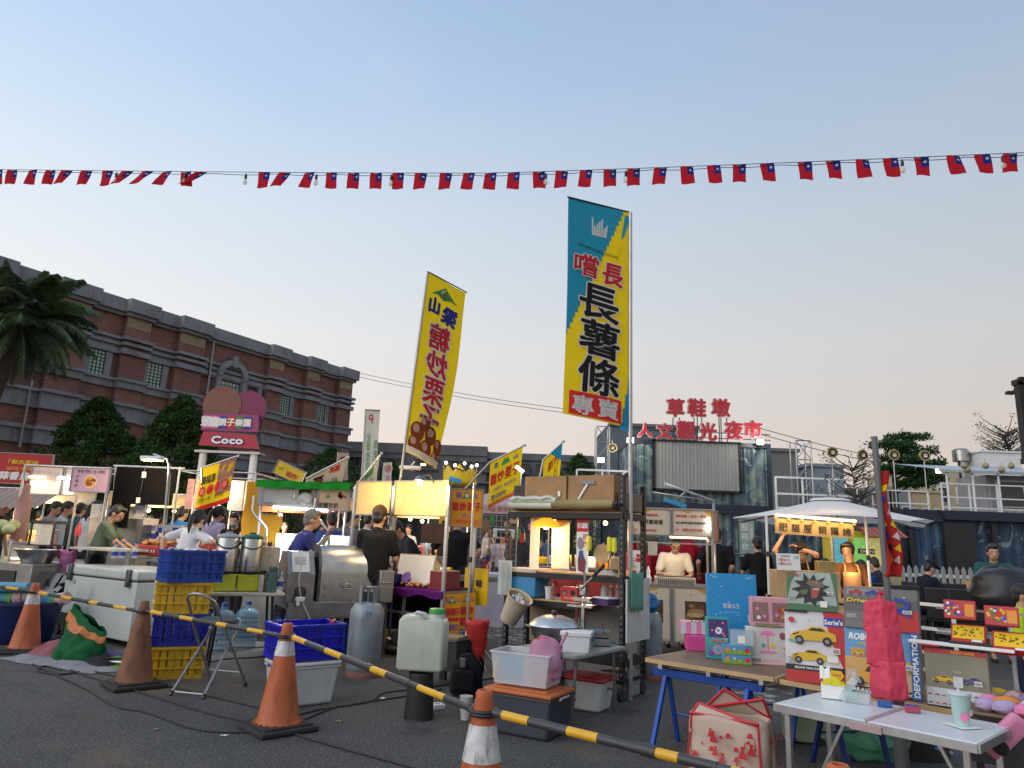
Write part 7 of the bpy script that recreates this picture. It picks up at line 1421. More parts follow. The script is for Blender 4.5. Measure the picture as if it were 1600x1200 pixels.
def art_wg(A):
 A.disc(.14,-.13,.055,c_r,14);A.disc(.14,-.13,.03,c_w,12);A.rect(.165,-.24,.185,-.13,c_r);A.column('全聚堡堡',.12,-.40,.15,c_g,w=.11);A.column('脆皮雞排',.29,-.52,.15,c_g,w=.11)
sail('drink_banner','white vertical flag with a red nine and green characters behind the green canopy',Vector((at(567,800,11.5).x,11.5,0)),at(571,640,11.5),.24,1.15,1,cloth('flag_white',(.60,.62,.58),.06,.15,6,.4),lambda A:art_wg(SA(A,.7,.95)),0,yaw=0,pr=.012,wav=.02,shear=-.02)
def art_by(A):A.disc(.09,-.10,.065,c_pk,16);A.text('買',.09,-.10,.08,c_r,w=.08);A.column('送一杯',.09,-.2,.09,mat('c_magenta',(.5,.05,.3),.7),w=.08)
sail('drink_banner','narrow white and magenta flag right of the lemon flag',Vector((at(611,800,11).x,11,0)),at(612,722,11),.13,.48,-1,cloth('flag_white',(.60,.62,.58),.06,.15,6,.4),art_by,0,pr=.010,wav=.02)
sail('drink_banner','small beige flag above the black pearl drink flag',Vector((at(527,800,11.5).x,11.5,0)),at(528,706,11.5),.18,.45,1,cloth('flag_beige',(.40,.35,.28),.06,.15,6,.4),lambda A:A.disc(.09,-.12,.05,c_br),0,pr=.010,wav=.02)
def drink_stall():
 y=9.8;c=at(470,800,y);t=T('drink_stall','drink stall with a green canopy, grey overhead cabinet and chrome gooseneck bars','market stall',(c.x,y,0));X=lambda px,yy=y:at(px,770,y).x-c.x;Zf=lambda py:at(470,py,y).z;z1,z0=Zf(762),Zf(791)
 k=M(mat('cab_grey',(.30,.31,.32),.5,.3,.1,4),blackm);w=X(500)-X(402);k.box((X(451),.25,(z0+z1)/2),(w,.45,z1-z0));k.box((X(474),.02,(z0+z1)/2+.01),(X(488)-X(467)+.02,.02,(z1-z0)*.75),1);k.build('cabinet',t)
 k=M(mat('door_grey',(.36,.37,.38),.45,.4,.08,4),steel);k.box((X(440),.012,(z0+z1)/2+.01),(X(466)-X(413),.02,(z1-z0)*.8));k.tube([(X(461),-.012,z1-.08),(X(461),-.02,z1-.12),(X(461),-.012,z1-.16)],.006,6,1);k.build('cabinet_door',t)
 k=M(cloth('bag_white_film',(.55,.56,.56),tl=.2));k.ball((X(478),.0,z0+.10),(.11,.05,.09),0,12);k.ball((X(484),-.01,z0+.07),(.07,.05,.06),0,10);k.build('bags',t)
 k=M(cloth('green_canopy',(.02,.26,.03),.12,.3,8,.3));k.sheet(lambda u,v:(X(402)+(X(549)-X(402))*u,-.06-.04*(1-v)+.012*sin(u*30),z1-.02+.10*v+.008*sin(u*23)),60,4);k.sheet(lambda u,v:(X(402)+(X(549)-X(402))*u,-.06+.8*v,z1+.08+.02*sin(u*9)),30,6);k.build('canopy',t)
 bm=mat('blush_board',(.50,.38,.26),.55,0,.06,3);X2=Tr((X(498)+X(549))/2,-.03,(Zf(763)+Zf(795))/2);bw=X(547)-X(499);board(t,'menu_board',bw,Zf(763)-Zf(795),bm,X2,.02,steel_dull);a=Art();a.text('波霸珍奶',-.07,-.08,.075,ink_k,bold=.02,w=.27);a.poly([(-.12,.02),(-.08,.08),(-.05,.02)],ink_g);
 for i in range(12):a.disc(.10+.03*random.gauss(0,1),.05+.02*random.gauss(0,1),.018,ink_n,8,up=False)
 a.build('board_lettering',t,X2)
 tube_lamp(t,(X(431),-.05,z0-.03),(X(516),-.05,z0-.05),.017,glow_n,42,(1,1,.95))
 k=M(steel);
 for px,q in((402,(.0,.30)),(497,(.0,.32))):k.tube([(X(px),-.10,Zf(778)),(X(px),-.11,Zf(800)),(X(px)+.06,-.14,Zf(808)),(X(px)+.24,-.2,Zf(828)),(X(px)+.26,-.2,Zf(850))],.018,10)
 k.build('gooseneck_bar',t);k=M(galv)
 for px in(406,540):k.tube([(X(px),.1,0),(X(px),.1,z1)],.018,8)
 k.build('post',t);k=M(steel);k.box((X(475),.2,.83),(X(545)-X(402),.7,.04));k.box((X(475),-.13,.45),(X(545)-X(402),.02,.7));k.build('counter',t)
 k=M(mat('lid_red',(.55,.03,.04),.4));
 for i,px in enumerate((403,412,421)):k=M(mat('lid_red',(.55,.03,.04),.4));k.ball((X(px),-.1,.90),(.05,.05,.05),0,10);k.build('jar_lid',t)
 k=M(paper);k.box((X(532),.05,1.15),(.36,.012,.40));k.build('white_board',t);k=M(paper);k.box((X(455),.35,1.15),(.5,.012,.40));k.build('white_board',t)
drink_stall()
k=M(mat('marigold_panel',(.72,.36,.01),.55,0,.08,3));a=at(386,752,11.0);w=at(446,752,11.0).x-a.x;pts=[(0,0),(.26,0),(.26,-.52)]
for i in range(8):pts+=[(.28+(w-.28)*(i+.5)/8,-.50-.0+.03),(.28+(w-.28)*(i+1)/8,-.52)]
pts+=[(w+.02,-.62),(w-.02,-.72),(w+.02,-.82),(w-.06,-.90)]
for i in range(11):pts+=[(w-.06-w*(i+.5)/11,-.95+.04*(i%2)),(w-.06-(w-.08)*(i+1)/11,-.88)]
pts+=[(-.02,-.6),(.01,-.3)]
k.prism(pts,.03);tag(k.build('scalloped_panel',loc=a),'marigold yellow scalloped panel left of the green canopy stall','panel')
def art_owl(a,w,h):a.disc(-w*.32,0,h*.3,ink_y,16);a.disc(-w*.32,0,h*.27,mat('sign_yellow2',(.72,.50,.02),.5),16);a.text('招牌',-w*.32,0,h*.25,ink_k,w=w*.16);a.text('現炸',w*.12,-.03,h*.42,ink_r,bold=.03,w=w*.42)
t=sign_at('fried_food_sign','tilted yellow sign with red characters above the green canopy',430,727,474,749,11.2,mat('sign_yellow2',(.72,.50,.02),.5),art_owl,0);t.rotation_euler=(0,RD(22),0)
def pavilion_sign():
 y=19.5;a=at(317,645,y);b=at(398,706,y);cx=(a.x+b.x)/2;t=T('pavilion_sign','colourful double sign board of the owl park standing before the brick building','sign',(cx,y,0),RD(0));w=b.x-a.x;Zf=lambda py:at(358,py,y).z
 k=M(mat('sign_plum',(.30,.05,.16),.5,0,.1,2));k.box((0,.06,(Zf(648)+Zf(672))/2),(w,.1,Zf(646)-Zf(673)));k.build('upper_panel',t);k=M(mat('sign_ruby',(.40,.03,.06),.5,0,.1,2));k.prism([(-w*.45,Zf(675)),(w*.47,Zf(678)),(w*.56,Zf(700)),(-w*.5,Zf(697))],.1,0,Tr(0,0,0));k.build('lower_panel',t)
 k=M(mat('lobe_brown',(.20,.085,.06),.6,0,.15,3));k.lathe([(0,0),(.54,0),(.54,.06),(0,.06)],26,X=Tr(-w*.20,.14,Zf(632))@Rx(pi/2));k.build('round_lobe',t);k=M(mat('lobe_plum',(.20,.03,.10),.6,0,.15,3));k.lathe([(0,0),(.52,0),(.52,.06),(0,.06)],26,X=Tr(w*.26,.16,Zf(637))@Rx(pi/2));k.build('round_lobe',t)
 A=Art(.0,.004);zc=Zf(660);
 for i,ch in enumerate('頭鷹親子樂園'):A.rect(-w*.42+i*w*.145-.09,zc-.17,-w*.42+i*w*.145+.11,zc+.17,(ink_p,ink_p,ink_b,ink_r,ink_g,ink_b)[i],i==0)
 for i,ch in enumerate('頭鷹親子樂園'):A.text(ch,-w*.42+i*w*.145+.01,zc,.26 if i<2 else .2,ink_w,bold=.05)
 A.text('Coco',0,Zf(688),.19,ink_w,bold=.07,out=ink_b,w=w*.55);A.build('sign_lettering',t)
 k=M(whitem)
 for x in(-w*.45,w*.45):k.lathe([(.11,0),(.10,Zf(705)),(.16,Zf(703))],16,X=Tr(x,.2,0))
 k.build('column',t);k=M(galv);k.box((0,.3,Zf(706)),(w*1.15,.5,.06));k.build('canopy_slab',t)
pavilion_sign()
# yellow crown, bulbs, tags and far canopy
k=M(mat('crown_yellow',(.72,.50,.015),.35,0,.08,4));a=at(692,757,10.2);w=at(744,757,10.2).x-a.x
k.sheet(lambda u,v:(w/2-w/2*cos(pi*u),-.18*sin(pi*u),v*(.17+.12*abs(((u*4)%1)-.5)*2)),48,4);k.sheet(lambda u,v:(w/2-w/2*cos(pi*u),.18*sin(pi*u),v*(.17+.12*abs(((u*4)%1)-.5)*2)),48,4);tag(k.build('inflatable_crown',loc=a,solid=.006),'shiny yellow crown decoration above the orange chestnut sign','crown')
t=T('bulb_string','thin arm with five small white bulbs above the yellow crown','bulbs',at(700,726,10));k=M(blackm);o=Vector(t.location);q=[at(px,py,10)-o for px,py in((655,714),(697,725),(725,736),(745,727),(767,720))];k.tube(q,.008,6);k.build('arm',t)
for px,py in((697,723),(711,727),(726,724),(737,729),(745,727)):g_=M(glow_n);g_.ball(at(px,py,9.9)-o,.022,0,10);g_.build('bulb',t)
t=T('work_lamp','flat white lamp head hanging below the leaning chestnut banner','lamp',at(641,731,9.5));k=M(whitem,glow_w);k.box((0,0,0),(.28,.12,.05),bev=.015);k.box((.17,0,.05),(.06,.08,.02),1);k.tube([(0,.02,.02),(.05,.02,.09)],.008,6);k.build('housing',t)
k=M(mat('tag_blue',(.02,.32,.60),.4));k.box((0,0,0),(.15,.01,.06),bev=.01,X=Ry(RD(18)));tag(k.build('blue_tag',loc=at(711,750,8.6)),'small bright blue tag tied to the pole above the chestnut sign','tag')
t=T('work_lamp','thin white stick lamp on an arm left of the plywood chest','lamp',at(812,733,7.6));k=M(glow_n,galv);k.box((0,0,0),(.10,.03,.03),0,Ry(RD(35)));k.tube([(.02,.02,-.02),(-.01,.02,-.9)],.007,6,1);k.build('stick',t)
k=M(cloth('pink_canopy',(.55,.42,.48),.08,.2,5,.35));a=at(783,765,17);
k._add([(a.x,17,a.z),(a.x-1.1,16,a.z-.42),(a.x+1.1,16,a.z-.38),(a.x+1.2,18.2,a.z-.4),(a.x-1.2,18.2,a.z-.4)],[(0,1,2),(0,2,3),(0,3,4),(0,4,1)],0)
k.box((a.x,16,a.z-.5),(2.2,.02,.2),0);o=tag(k.build('market_tent'),'pink tent roof far behind the slanting yellow chestnut flag','tent');A=Art();A.text('518海鮮料理',a.x,a.z-.5,.13,ink_n,w=1.5);A.build('tent_lettering',o,Tr(0,15.985,0));k=M(galv)
for x in(-1.1,1.1):k.tube([(a.x+x,16,0),(a.x+x,16,a.z-.4)],.02,6)
k.build('post',o)
def mid_clutter():
 r=random.Random(5);t=T('steel_prep_table','long steel preparation table behind the purple chestnut counter','table',at(730,875,10.0));t.location.z=0;k=M(steel_dull);k.box((0,0,.86),(2.2,.6,.06));k.build('tabletop',t)
 for x in(-1,1):k=M(galv);k.bar((x,0,0),(x,0,.83),.04);k.build('leg',t)
 k=M(mat('monitor_brown',(.13,.065,.04),.5),blackm);k.box((0,0,.15),(.36,.03,.28));k.box((0,.03,-.06),(.04,.04,.2),1);tag(k.build('brown_panel',loc=at(677,850,10.4)),'brown square panel on a black stand beside the bending young man','panel')
 k=M(ink_y,ink_k);k.prism([(-.09,0),(.09,0),(.06,.42),(-.06,.42)],.03);k.box((0,-.004,.2),(.05,.004,.1),1);tag(k.build('caution_stand',loc=at(692,840,10.8)),'yellow folding caution stand behind the chestnut stall','caution stand')
 lv=mat('lavender_cloth',(.42,.40,.52),.8,0,.08,3);k=M(lv);k.box((0,0,.4),(1.5,.7,.85),bev=.02);tag(k.build('covered_table',loc=Vector((at(775,880,12.5).x,12.5,0))),'table under a lavender white cloth behind the tripod','table');k=M(blackm)
 for s_ in(-1,1):k.tube([(s_*.05,0,.9),(s_*.25,-.1,0)],.014,6)
 p=at(775,830,11.2);t=T('grid_rack','white wire grid rack hung with small goods beyond the rack stall','rack',(p.x,11.2,0));k=M(galv);
 for i in range(9):k.tube([(-.32+.08*i,0,.9),(-.32+.08*i,0,1.75)],.004,4)
 for i in range(11):k.tube([(-.32,0,.9+.085*i),(.32,0,.9+.085*i)],.004,4)
 for s_ in(-.32,.32):k.tube([(s_,0,0),(s_,0,1.76)],.010,6)
 k.build('grid',t)
 for i in range(14):c=r.choice((red,ink_g,tan,ink_b,ink_p,wood_pale,paper));k=M(c);k.box((0,0,0),(.05+.06*r.random(),.04,.06+.10*r.random()),bev=.008);o=k.build('hanging_goods',loc=(p.x+r.uniform(-.3,.9),11.15,1.0+.7*r.random()));tag(o,'small packaged item hung on the wire grid rack','package','packages on the wire grid')
 k=M(mat('brown_carton',(.26,.15,.075),.7));k.box((0,0,0),(.13,.10,.17));tag(k.build('small_carton',loc=at(758,822,11.0)),'small brown carton clipped to the wire grid rack','carton')
 k=M(whitep,blackm);k.box((0,0,.08),(.34,.25,.16),bev=.01);k.box((0,-.127,.08),(.22,.005,.10),1);tag(k.build('oven',loc=at(787,842,11.9)),'small white oven on the lavender table','oven')
 for i,(px,py,y,w,c,lb)in enumerate(((235,790,17,2.0,(.55,.45,.3),'far lit stall with a pale front behind the lamp pole'),(440,800,17,2.4,(.35,.12,.10),'far dim red stall behind the drink stall'),(600,800,16,2.0,(.28,.18,.10),'far lit stall behind the black T-shirt man'),(660,815,17.5,2.2,(.45,.35,.2),'far stall with hanging coloured bags behind the young man'),(60,785,17,2.6,(.5,.45,.4),'far lit stall behind the snack stall'),(905,840,13.5,1.6,(.40,.05,.04),'far red counter stall seen through the rack'))):
  p=at(px,py,y);t=T('far_stall',lb,'market stall',(p.x,y,0));k=M(galv)
  for x in(-w/2,w/2):k.tube([(x,0,0),(x,0,2.15)],.02,6)
  k.tube([(-w/2,0,2.15),(w/2,0,2.15)],.02,6);k.build('frame',t);cm=mat('far_front_%d'%i,c,.6,0,.2,3);k=M(cm,steel_dull);k.box((0,.1,.45),(w,.5,.9));k.box((0,.1,.92),(w+.05,.6,.04),1);k.build('counter',t)
  k=M(mat('far_sign_%d'%i,(c[0]*.9+.1,c[1]*.9+.05,c[2]*.8),.5,0,.2,6));k.box((0,.05,1.98),(w,.03,.3));k.build('sign_panel',t)
  for j in range(3):g_=M(glow_w if j%2==0 else glow_n);g_.ball((-w*.3+w*.3*j,-.05,1.76),.045,0,10);g_.build('bulb',t)
  lamp_pt(t,(0,-.25,1.62),80,(1,.72,.42),.2)
  for j in range(7):cc=r.choice((red,ink_g,ink_y,paper,ink_o,tan,steel,ink_p));k=M(cc);k.box((0,0,.1),(.10+.12*r.random(),.1,.12+.22*r.random()),bev=.015);k.build('goods',t,loc=(-w*.42+w*.14*j,r.uniform(-.1,.15),.94))
mid_clutter()
# sandwich cart
def sandwich_cart():
 p=Vector((1.64,9.75,0));t=T('sandwich_cart','cream food cart with two sandwich photo doors and a menu sign roof','food cart',p,RD(-8));cr=mat('cart_cream',(.60,.53,.42),.5,0,.04,3,stains=.08);W_,D,H0,H1=1.12,.55,.18,.86
 k=M(cr,steel);k.box((W_/2,D/2,(H0+H1)/2),(W_,D,H1-H0),0);k.box((W_/2,D/2,H1+.012),(W_+.04,D+.04,.03),1);k.box((W_/2,-.004,(H0+H1)/2),(.05,.02,H1-H0),1);k.box((W_-.02,-.004,(H0+H1)/2),(.04,.02,H1-H0),1);k.box((.01,-.004,(H0+H1)/2),(.03,.02,H1-H0),1);k.build('body',t)
 ob=mat('ochre_blob',(.52,.30,.05),.5);dk_=mat('photo_dark',(.07,.04,.03),.5,0,.4,20)
 for x0,art_ in((.30,0),(.86,1)):
  a=Art(.004);a.rect(-.25,-.32,.25,.32,cr);a.poly([(-.25,.32),(-.25,.24),(-.15,.22),(-.10,.27),(.05,.29),(.12,.32)]if art_==0 else[(.02,.32),(.10,.27),(.2,.26),(.22,.18),(.25,.16),(.25,.32)],ob);a.rect(-.13,-.12,.15,.17,dk_)
  for i in range(18):x,y=random.uniform(-.10,.12),random.uniform(-.10,.13);a.disc(x,y,.035,((tan,ink_o,ink_y,ink_g,c_pk,wood_pale)if art_==0 else(wood_pale,tan,ink_o,wood_pale))[i%(6 if art_==0 else 4)],9,.022,up=False)
  if art_:a.disc(.01,.03,.11,wood,14,.05);a.disc(.0,.0,.11,wood_pale,14,.03)
  a.rect(-.12,-.21,.14,-.15,ob);a.text('蔬菜雞肉堡' if art_==0 else '蜜香芋泥吐司堡',.01,-.18,.035,ink_k,w=.22)
  for i in range(5):a.disc(random.uniform(-.22,.22),random.choice((-.26,.25)),.012,ob,8,up=False)
  a.build('door_print',t,Tr(x0,-.004,.52))
 k=M(steel)
 for x,y in((.02,.02),(W_-.02,.02),(.02,D),(W_-.02,D)):k.bar((x,y,H1),(x,y,1.86),.028)
 k.box((W_/2,.02,1.42),(W_-.05,.02,.02));k.box((W_/2,.3,1.87),(W_+.03,.62,.02));k.build('frame',t)
 for i,x in enumerate((.30,.84)):
  X=Tr(x,.0,1.69);board(t,'menu_board',.50,.33,cr,X,.02,steel_dull);a=Art();a.poly([(-.25,.165),(-.25,.08),(-.21,-.16),(-.25,-.165)]if i==0 else[(.16,.165),(.25,.165),(.25,.0),(.22,.06)],ob);a.poly([(-.14,.165),(.02,.165),(-.06,.12)],ob,False)
  ls=[('蜂蜜蛋蛋堡',ink_r,.09,.035),('舒芙蕾蛋堡',ink_k,.0,.06),('$80起',ink_r,-.11,.035)]if i==0 else[('舒芙蕾 1 組合 1 蛋糕',ink_r,.09,.035),('三層厚蛋堡(無糖麵包)',ink_k,.0,.035),('蜂蜜法式吐司堡',ink_r,-.09,.035)]
  for s_,m_,v,hh in ls:a.text(s_,.0,v,hh,m_,bold=.02,w=min(.38,hh*len(s_)*1.05));a.poly([(-.215,v),(-.20,v+.016),(-.185,v),(-.20,v-.016)],m_)
  a.build('menu_lettering',t,X)
 X=Tr(W_+.02,.18,1.66)@Rz(RD(60));board(t,'menu_board',.30,.40,mat('board_pinkish',(.45,.28,.22),.5),X,.02,steel_dull)
 tube_lamp(t,(.55,.06,1.50),(1.05,.06,1.50),.012,glow_w,4,(1,.8,.5));k=M(glow_n);k.box((W_-.07,-.03,1.68),(.03,.03,.18));k.build('side_lamp',t);lamp_pt(t,(.62,.16,1.42),9,(1,.78,.5),.1)
 k=M(mat('griddle_cream',(.48,.42,.32),.4),blackm);k.box((.62,.2,.92),(.52,.34,.12),bev=.008);
 for i in range(18):k.box((.40+.026*i,.028,.92),(.010,.006,.06),1)
 k.build('griddle',t);k=M(blackm);k.box((.62,.2,.985),(.46,.28,.01));k.build('hot_plate',t)
 k=M(whitep);k.box((.20,.14,.92),(.22,.2,.09),taper=.9)
 for i in range(3):k.lathe([(.025,.94),(.025,1.05),(.008,1.10),(0,1.11)],10,X=Tr(.13+.07*i,.14,0))
 k.build('bottle_tray',t);k=M(mat('jar_orange_glow',(.65,.22,.08),.4,emit=(1,.3,.08),es=.5));  # orange jar material carries a weak glow of its own
 for i in range(2):k.lathe([(.04,.88),(.045,1.04),(.04,1.04)],12,X=Tr(-.08+.1*i,.16,0))
 k.build('sauce_jar',t)
 X=Tr(.10,-.03,1.18);board(t,'price_card',.17,.26,paper,X,.006);a=Art();a.disc(.03,.06,.025,ink_r);a.rect(.0,-.02,.06,.03,ink_r);a.rect(-.06,-.10,.0,-.07,ink_y);
 for i in range(4):a.rect(-.07,.02-.03*i,-.01,.03-.03*i,ink_gy)
 a.build('card_print',t,X);k=M(cloth('cream_pack',(.65,.60,.50),tl=.2));k.box((.32,-.02,1.34),(.12,.03,.18),bev=.012);k.build('hanging_pack',t)
 for x in(.12,W_-.12):
  for y in(.08,D-.08):k=M(rubber);k.tube([(x-.02,y,.055),(x+.02,y,.055)],.055,12);k.build('caster',t)
sandwich_cart()
def red_packs():
 p=gz(1075,950);m_=cloth('crimson_cloth',(.36,.015,.035),tl=.05);k=M(m_);k.sheet(lambda u,v:(-.75+1.5*u,.05*sin(u*9),.55+.85*v+.05*noise2(u*5,v*5)),24,12);k.sheet(lambda u,v:(-.75+1.5*u,.35*v,1.40+.02*sin(u*9)),16,4);tag(k.build('red_cover',loc=Vector((at(1058,850,12.0).x,12.0,0)),solid=.004),'dark red cloth cover on the rack behind the cook','cover')
 for px,py,c,w,h,lb in((1072,860,(.36,.015,.035),.3,.35,'dark red backpack right of the cook'),(1092,882,(.02,.018,.02),.22,.22,'round black pouch beside the red backpack'),(1012,850,(.10,.08,.06),.34,.28,'brown square cushion behind the hanging cream pack'),(998,880,(.45,.03,.05),.4,.4,'red heap of bags left of the cook')):k=M(cloth('pack_%d'%px,c,tl=.05));k.box((0,0,0),(w,.2,h),bev=.07,seg=4);tag(k.build('backpack',loc=at(px,py,11.8)),lb,'backpack')
 k=M(steel_dull)
 for z in(.5,.9,1.3):k.tube([(-1.6,0,z),(1.9,0,z)],.014,6)
 for x in(-1.6,0,1.9):k.tube([(x,0,0),(x,0,1.4)],.016,6)
 tag(k.build('pipe_rail',loc=Vector((at(1090,850,12.4).x,12.4,0))),'low steel pipe rail running behind the cart and the parasol','rail')
 k=M(mat('bench_steel',(.22,.22,.23),.5,.5),red,ink_p);k.box((0,0,.42),(1.2,.4,.05));k.box((0,0,.7),(1.2,.4,.03));
 for x in(-.5,.5):k.bar((x,0,0),(x,0,.7),.03)
 for i in range(6):k.box((-.4+.16*i,0,.52),(.1,.2,.14),1+i%2)
 tag(k.build('goods_bench',loc=Vector((at(1148,880,11.6).x,11.6,0))),'low steel bench with red goods between the cart and the black T-shirt man','bench')
red_packs()
# arm lamp with blue tags above cart and service sign
t=T('arm_lamp','long steel arm with a bright blue tag above the sandwich cart sign','lamp arm',at(1050,775,10.2));o=Vector(t.location);k=M(galv,mat('tag_blue',(.02,.32,.60),.4));k.tube([at(1020,769,10.2)-o,at(1115,783,10.2)-o],.010,6);k.tube([at(1038,755,10.2)-o,at(1116,783,10.2)-o],.022,6);k.tube([at(1060,778,10.2)-o,at(1079,761,10.2)-o],.010,6);k.box((0,0,0),(.32,.03,.06),1,Tr(at(1055,786,10.1)-o)@Ry(RD(17)));k.tube([at(1115,783,10.2)-o,Vector((at(1115,783,10.2).x,10.2,0))-o],.02,8);k.build('arm',t)
def art_srv(a,w,h):a.column('服務台',-w*.12,h*.38,h*.20,ink_w,pitch=1.25);a.column('水電服務',w*.30,h*.38,h*.1,ink_w)
sign_at('service_sign','pale green vertical sign with white characters on the container wall',1154,811,1180,870,22.7,mat('sign_sage',(.26,.34,.31),.6),art_srv,0,.04)
# parasol stall
def parasol_stall():
 y=8.9;apx=at(1296,777,y+.9);t=T('parasol','big square white parasol over the pancake stall','parasol',(apx.x,y+.9,0),RD(12));hz=at(1276,808,y).z;w=1.18;up_=apx.z-hz;w*=1.0;k=M(cloth('canvas_white',(.84,.83,.81),.04,.1,5,.25));n=8
 rim=[(w*(1.02 if i%2==0 else .98)*1.22*cos(pi/4*i+pi/8*0)*(.86 if i%2 else 1),w*1.22*sin(pi/4*i)*(.86 if i%2 else 1),hz+(.02 if i%2 else-.03))for i in range(8)]
 def cn(u,v):
  a=u*8;i=int(a)%8;f=a-int(a);p0,p1=Vector(rim[i]),Vector(rim[(i+1)%8]);e=p0.lerp(p1,f)+Vector((0,0,.02*sin(pi*f)));c=Vector((0,0,apx.z));q=c.lerp(e,v);q.z-=.015*sin(pi*v);return q
 k.sheet(cn,64,12);k.build('canopy',t);k=M(cloth('canvas_white',(.66,.64,.62),.05,.1,5,.3));k.lathe([(.27,apx.z-.05),(.24,apx.z-.022),(.0,apx.z+.0)],8);k.build('vent_cap',t)
 k=M(galv);k.tube([(0,0,0),(0,0,apx.z-.02)],.022,10);k.build('pole',t)
 for i in range(8):k=M(blackm);k.tube([(0,0,apx.z-.1),Vector(rim[i])*.97],.008,5);k.build('rib',t)
 k=M(mat('base_dark',(.04,.04,.04),.7));k.lathe([(.24,0),(.24,.06),(.05,.08)],18);k.build('base',t)
 pn=mat('sign_parchment',(.62,.42,.17),.6,0,.08,4);a,b=at(1211,812,y-.05),at(1335,840,y-.05);w=b.x-a.x;h=a.z-b.z;s_=T('hanging_sign','warmly lit parchment sign with brush characters under the parasol','sign',((a.x+b.x)/2,y-.05,(a.z+b.z)/2));s_.rotation_euler=(0,RD(2.2),0);board(s_,'panel',w,h,pn,I4,.012);A=Art();
 for i,ch in enumerate('肥貓屋銅鑼燒'):A.text(ch,w*(-.40+.155*i+(.03 if i>2 else 0)),-.01,h*.55,ink_k,bold=.012)
 A.disc(-w*.04,.05,.012,ink_r);A.build('sign_lettering',s_)
 k=M(wood_pale)
 for i in range(7):k.box((-w*.5+w*i/6,-.01,h/2+.01),(.03,.03,.05))
 k.build('clip',s_)
 tube_lamp(s_,(-w*.52,-.06,h/2+.035),(w*.5,-.06,h/2+.035),.014,mat('glow_amber',(1,.8,.5),emit=(1,.72,.35),es=5,var=0),1.6,(1,.62,.25));lamp_pt(s_,(0,-.2,h/2),.8,(1,.6,.22),.15);lamp_pt(s_,(.30,.05,-.04),7,(1,.58,.22),.06);lamp_pt(s_,(-.35,.05,-.04),7,(1,.58,.22),.06)  # point lights behind the sign are unseen, added to light the vendors' faces
 c0=gz(1212,968);t=T('pancake_counter','pale wooden pancake counter with paw print decoration under the parasol','counter',Vector((at(1201,900,y).x,y-.25,.17)),RD(-6));cw=mat('counter_pine',(.48,.32,.17),.6,0,.1,5);wl=1.30
 k=M(cw,wood_pale);k.box((.36,.2,.97),(.72,.42,.02),1);k.box((.36,.0,.82),(.72,.02,.28));k.box((.02,.2,.82),(.02,.4,.28));k.build('upper_box',t);k=M(wood_pale);k.box((.66,.15,.66),(1.36,.62,.03));
 for x in(.06,.62,1.26):
  for yy in(-.1,.4):k.box((x,yy,.23),(.07,.05,.80))
 k.box((.66,-.11,.56),(1.3,.02,.12));k.build('table_frame',t)
 A=Art();A.text('迷你銅鑼燒',.08,.02,.055,mat('engraved',(.32,.20,.09),.7),w=.34);A.disc(-.20,-.06,.035,ink_n,12,.022);A.disc(-.13,-.09,.03,ink_n,12,.02);A.disc(.16,.10,.03,ink_n);A.disc(.26,.08,.035,ink_n);A.build('counter_print',t,Tr(.36,-.01,.82))
 k=M(offw,ink_n);k.box((.42,-.13,.36),(.55,.02,.34));k.prism([(.30,.24),(.45,.36),(.60,.24),(.55,.24),(.45,.31),(.36,.24)],.004,1,Tr(0,-.145,0));k.build('lower_panel',t)
 X=Tr(.14,-.02,1.08)@Rx(RD(-8));board(t,'price_card',.27,.19,paper,X,.008);A=Art();A.text('菜單價目',-.03,.065,.025,ink_n);A.text('1顆$15',-.05,.02,.035,ink_r,w=.13);A.text('8顆$100',-.04,-.025,.035,ink_r,w=.15);A.text('2盒',.09,.055,.04,ink_t);A.build('card_print',t,X)
 k=M(mat('tin_brass',(.34,.26,.10),.4,.5,.2,12));k.box((.60,.12,1.04),(.20,.15,.13),bev=.008);k.build('patterned_tin',t)
 for i,(x,z)in enumerate(((.98,.70),(1.12,.70),(1.26,.70))):k=M(steel);k.box((x,.1,z),(.12,.2,.06));k.build('tray',t)
 X=Tr(1.02,.05,.80)@Rx(RD(-20));board(t,'menu_strip',.42,.07,wood_pale,X,.008);A=Art();A.text('紅豆 奶油 芋頭',0,0,.035,ink_r,w=.34);A.build('strip_print',t,X);lamp_pt(t,(1.0,.35,1.0),3,(1,.6,.25),.08)
 for i,px in enumerate((1197,1352)):q=at(px,805,y-.1);pt=T('stall_post',('white steel post at the left front of the parasol stall','white steel post at the right front of the parasol stall')[i],'post',(q.x,y-.1,0));k=M(whitem,blackp);k.tube([(0,0,0),(0,0,q.z)],.016,8);k.lathe([(.021,.8),(.021,.86)],10,1);k.lathe([(.021,1.3),(.021,1.36)],10,1);k.build('pole',pt)
 k=M(cloth('bag_blush',(.55,.42,.42),tl=.2),ink_p);k.ball((0,0,.2),(.26,.16,.2),0,14);k.ball((.16,-.08,.16),(.1,.08,.1),1,10);tag(k.build('cloth_bag',loc=Vector((at(1195,960,7.8).x,7.8,0))),'blush cloth bag on the ground left of the pancake counter','bag')
parasol_stall()
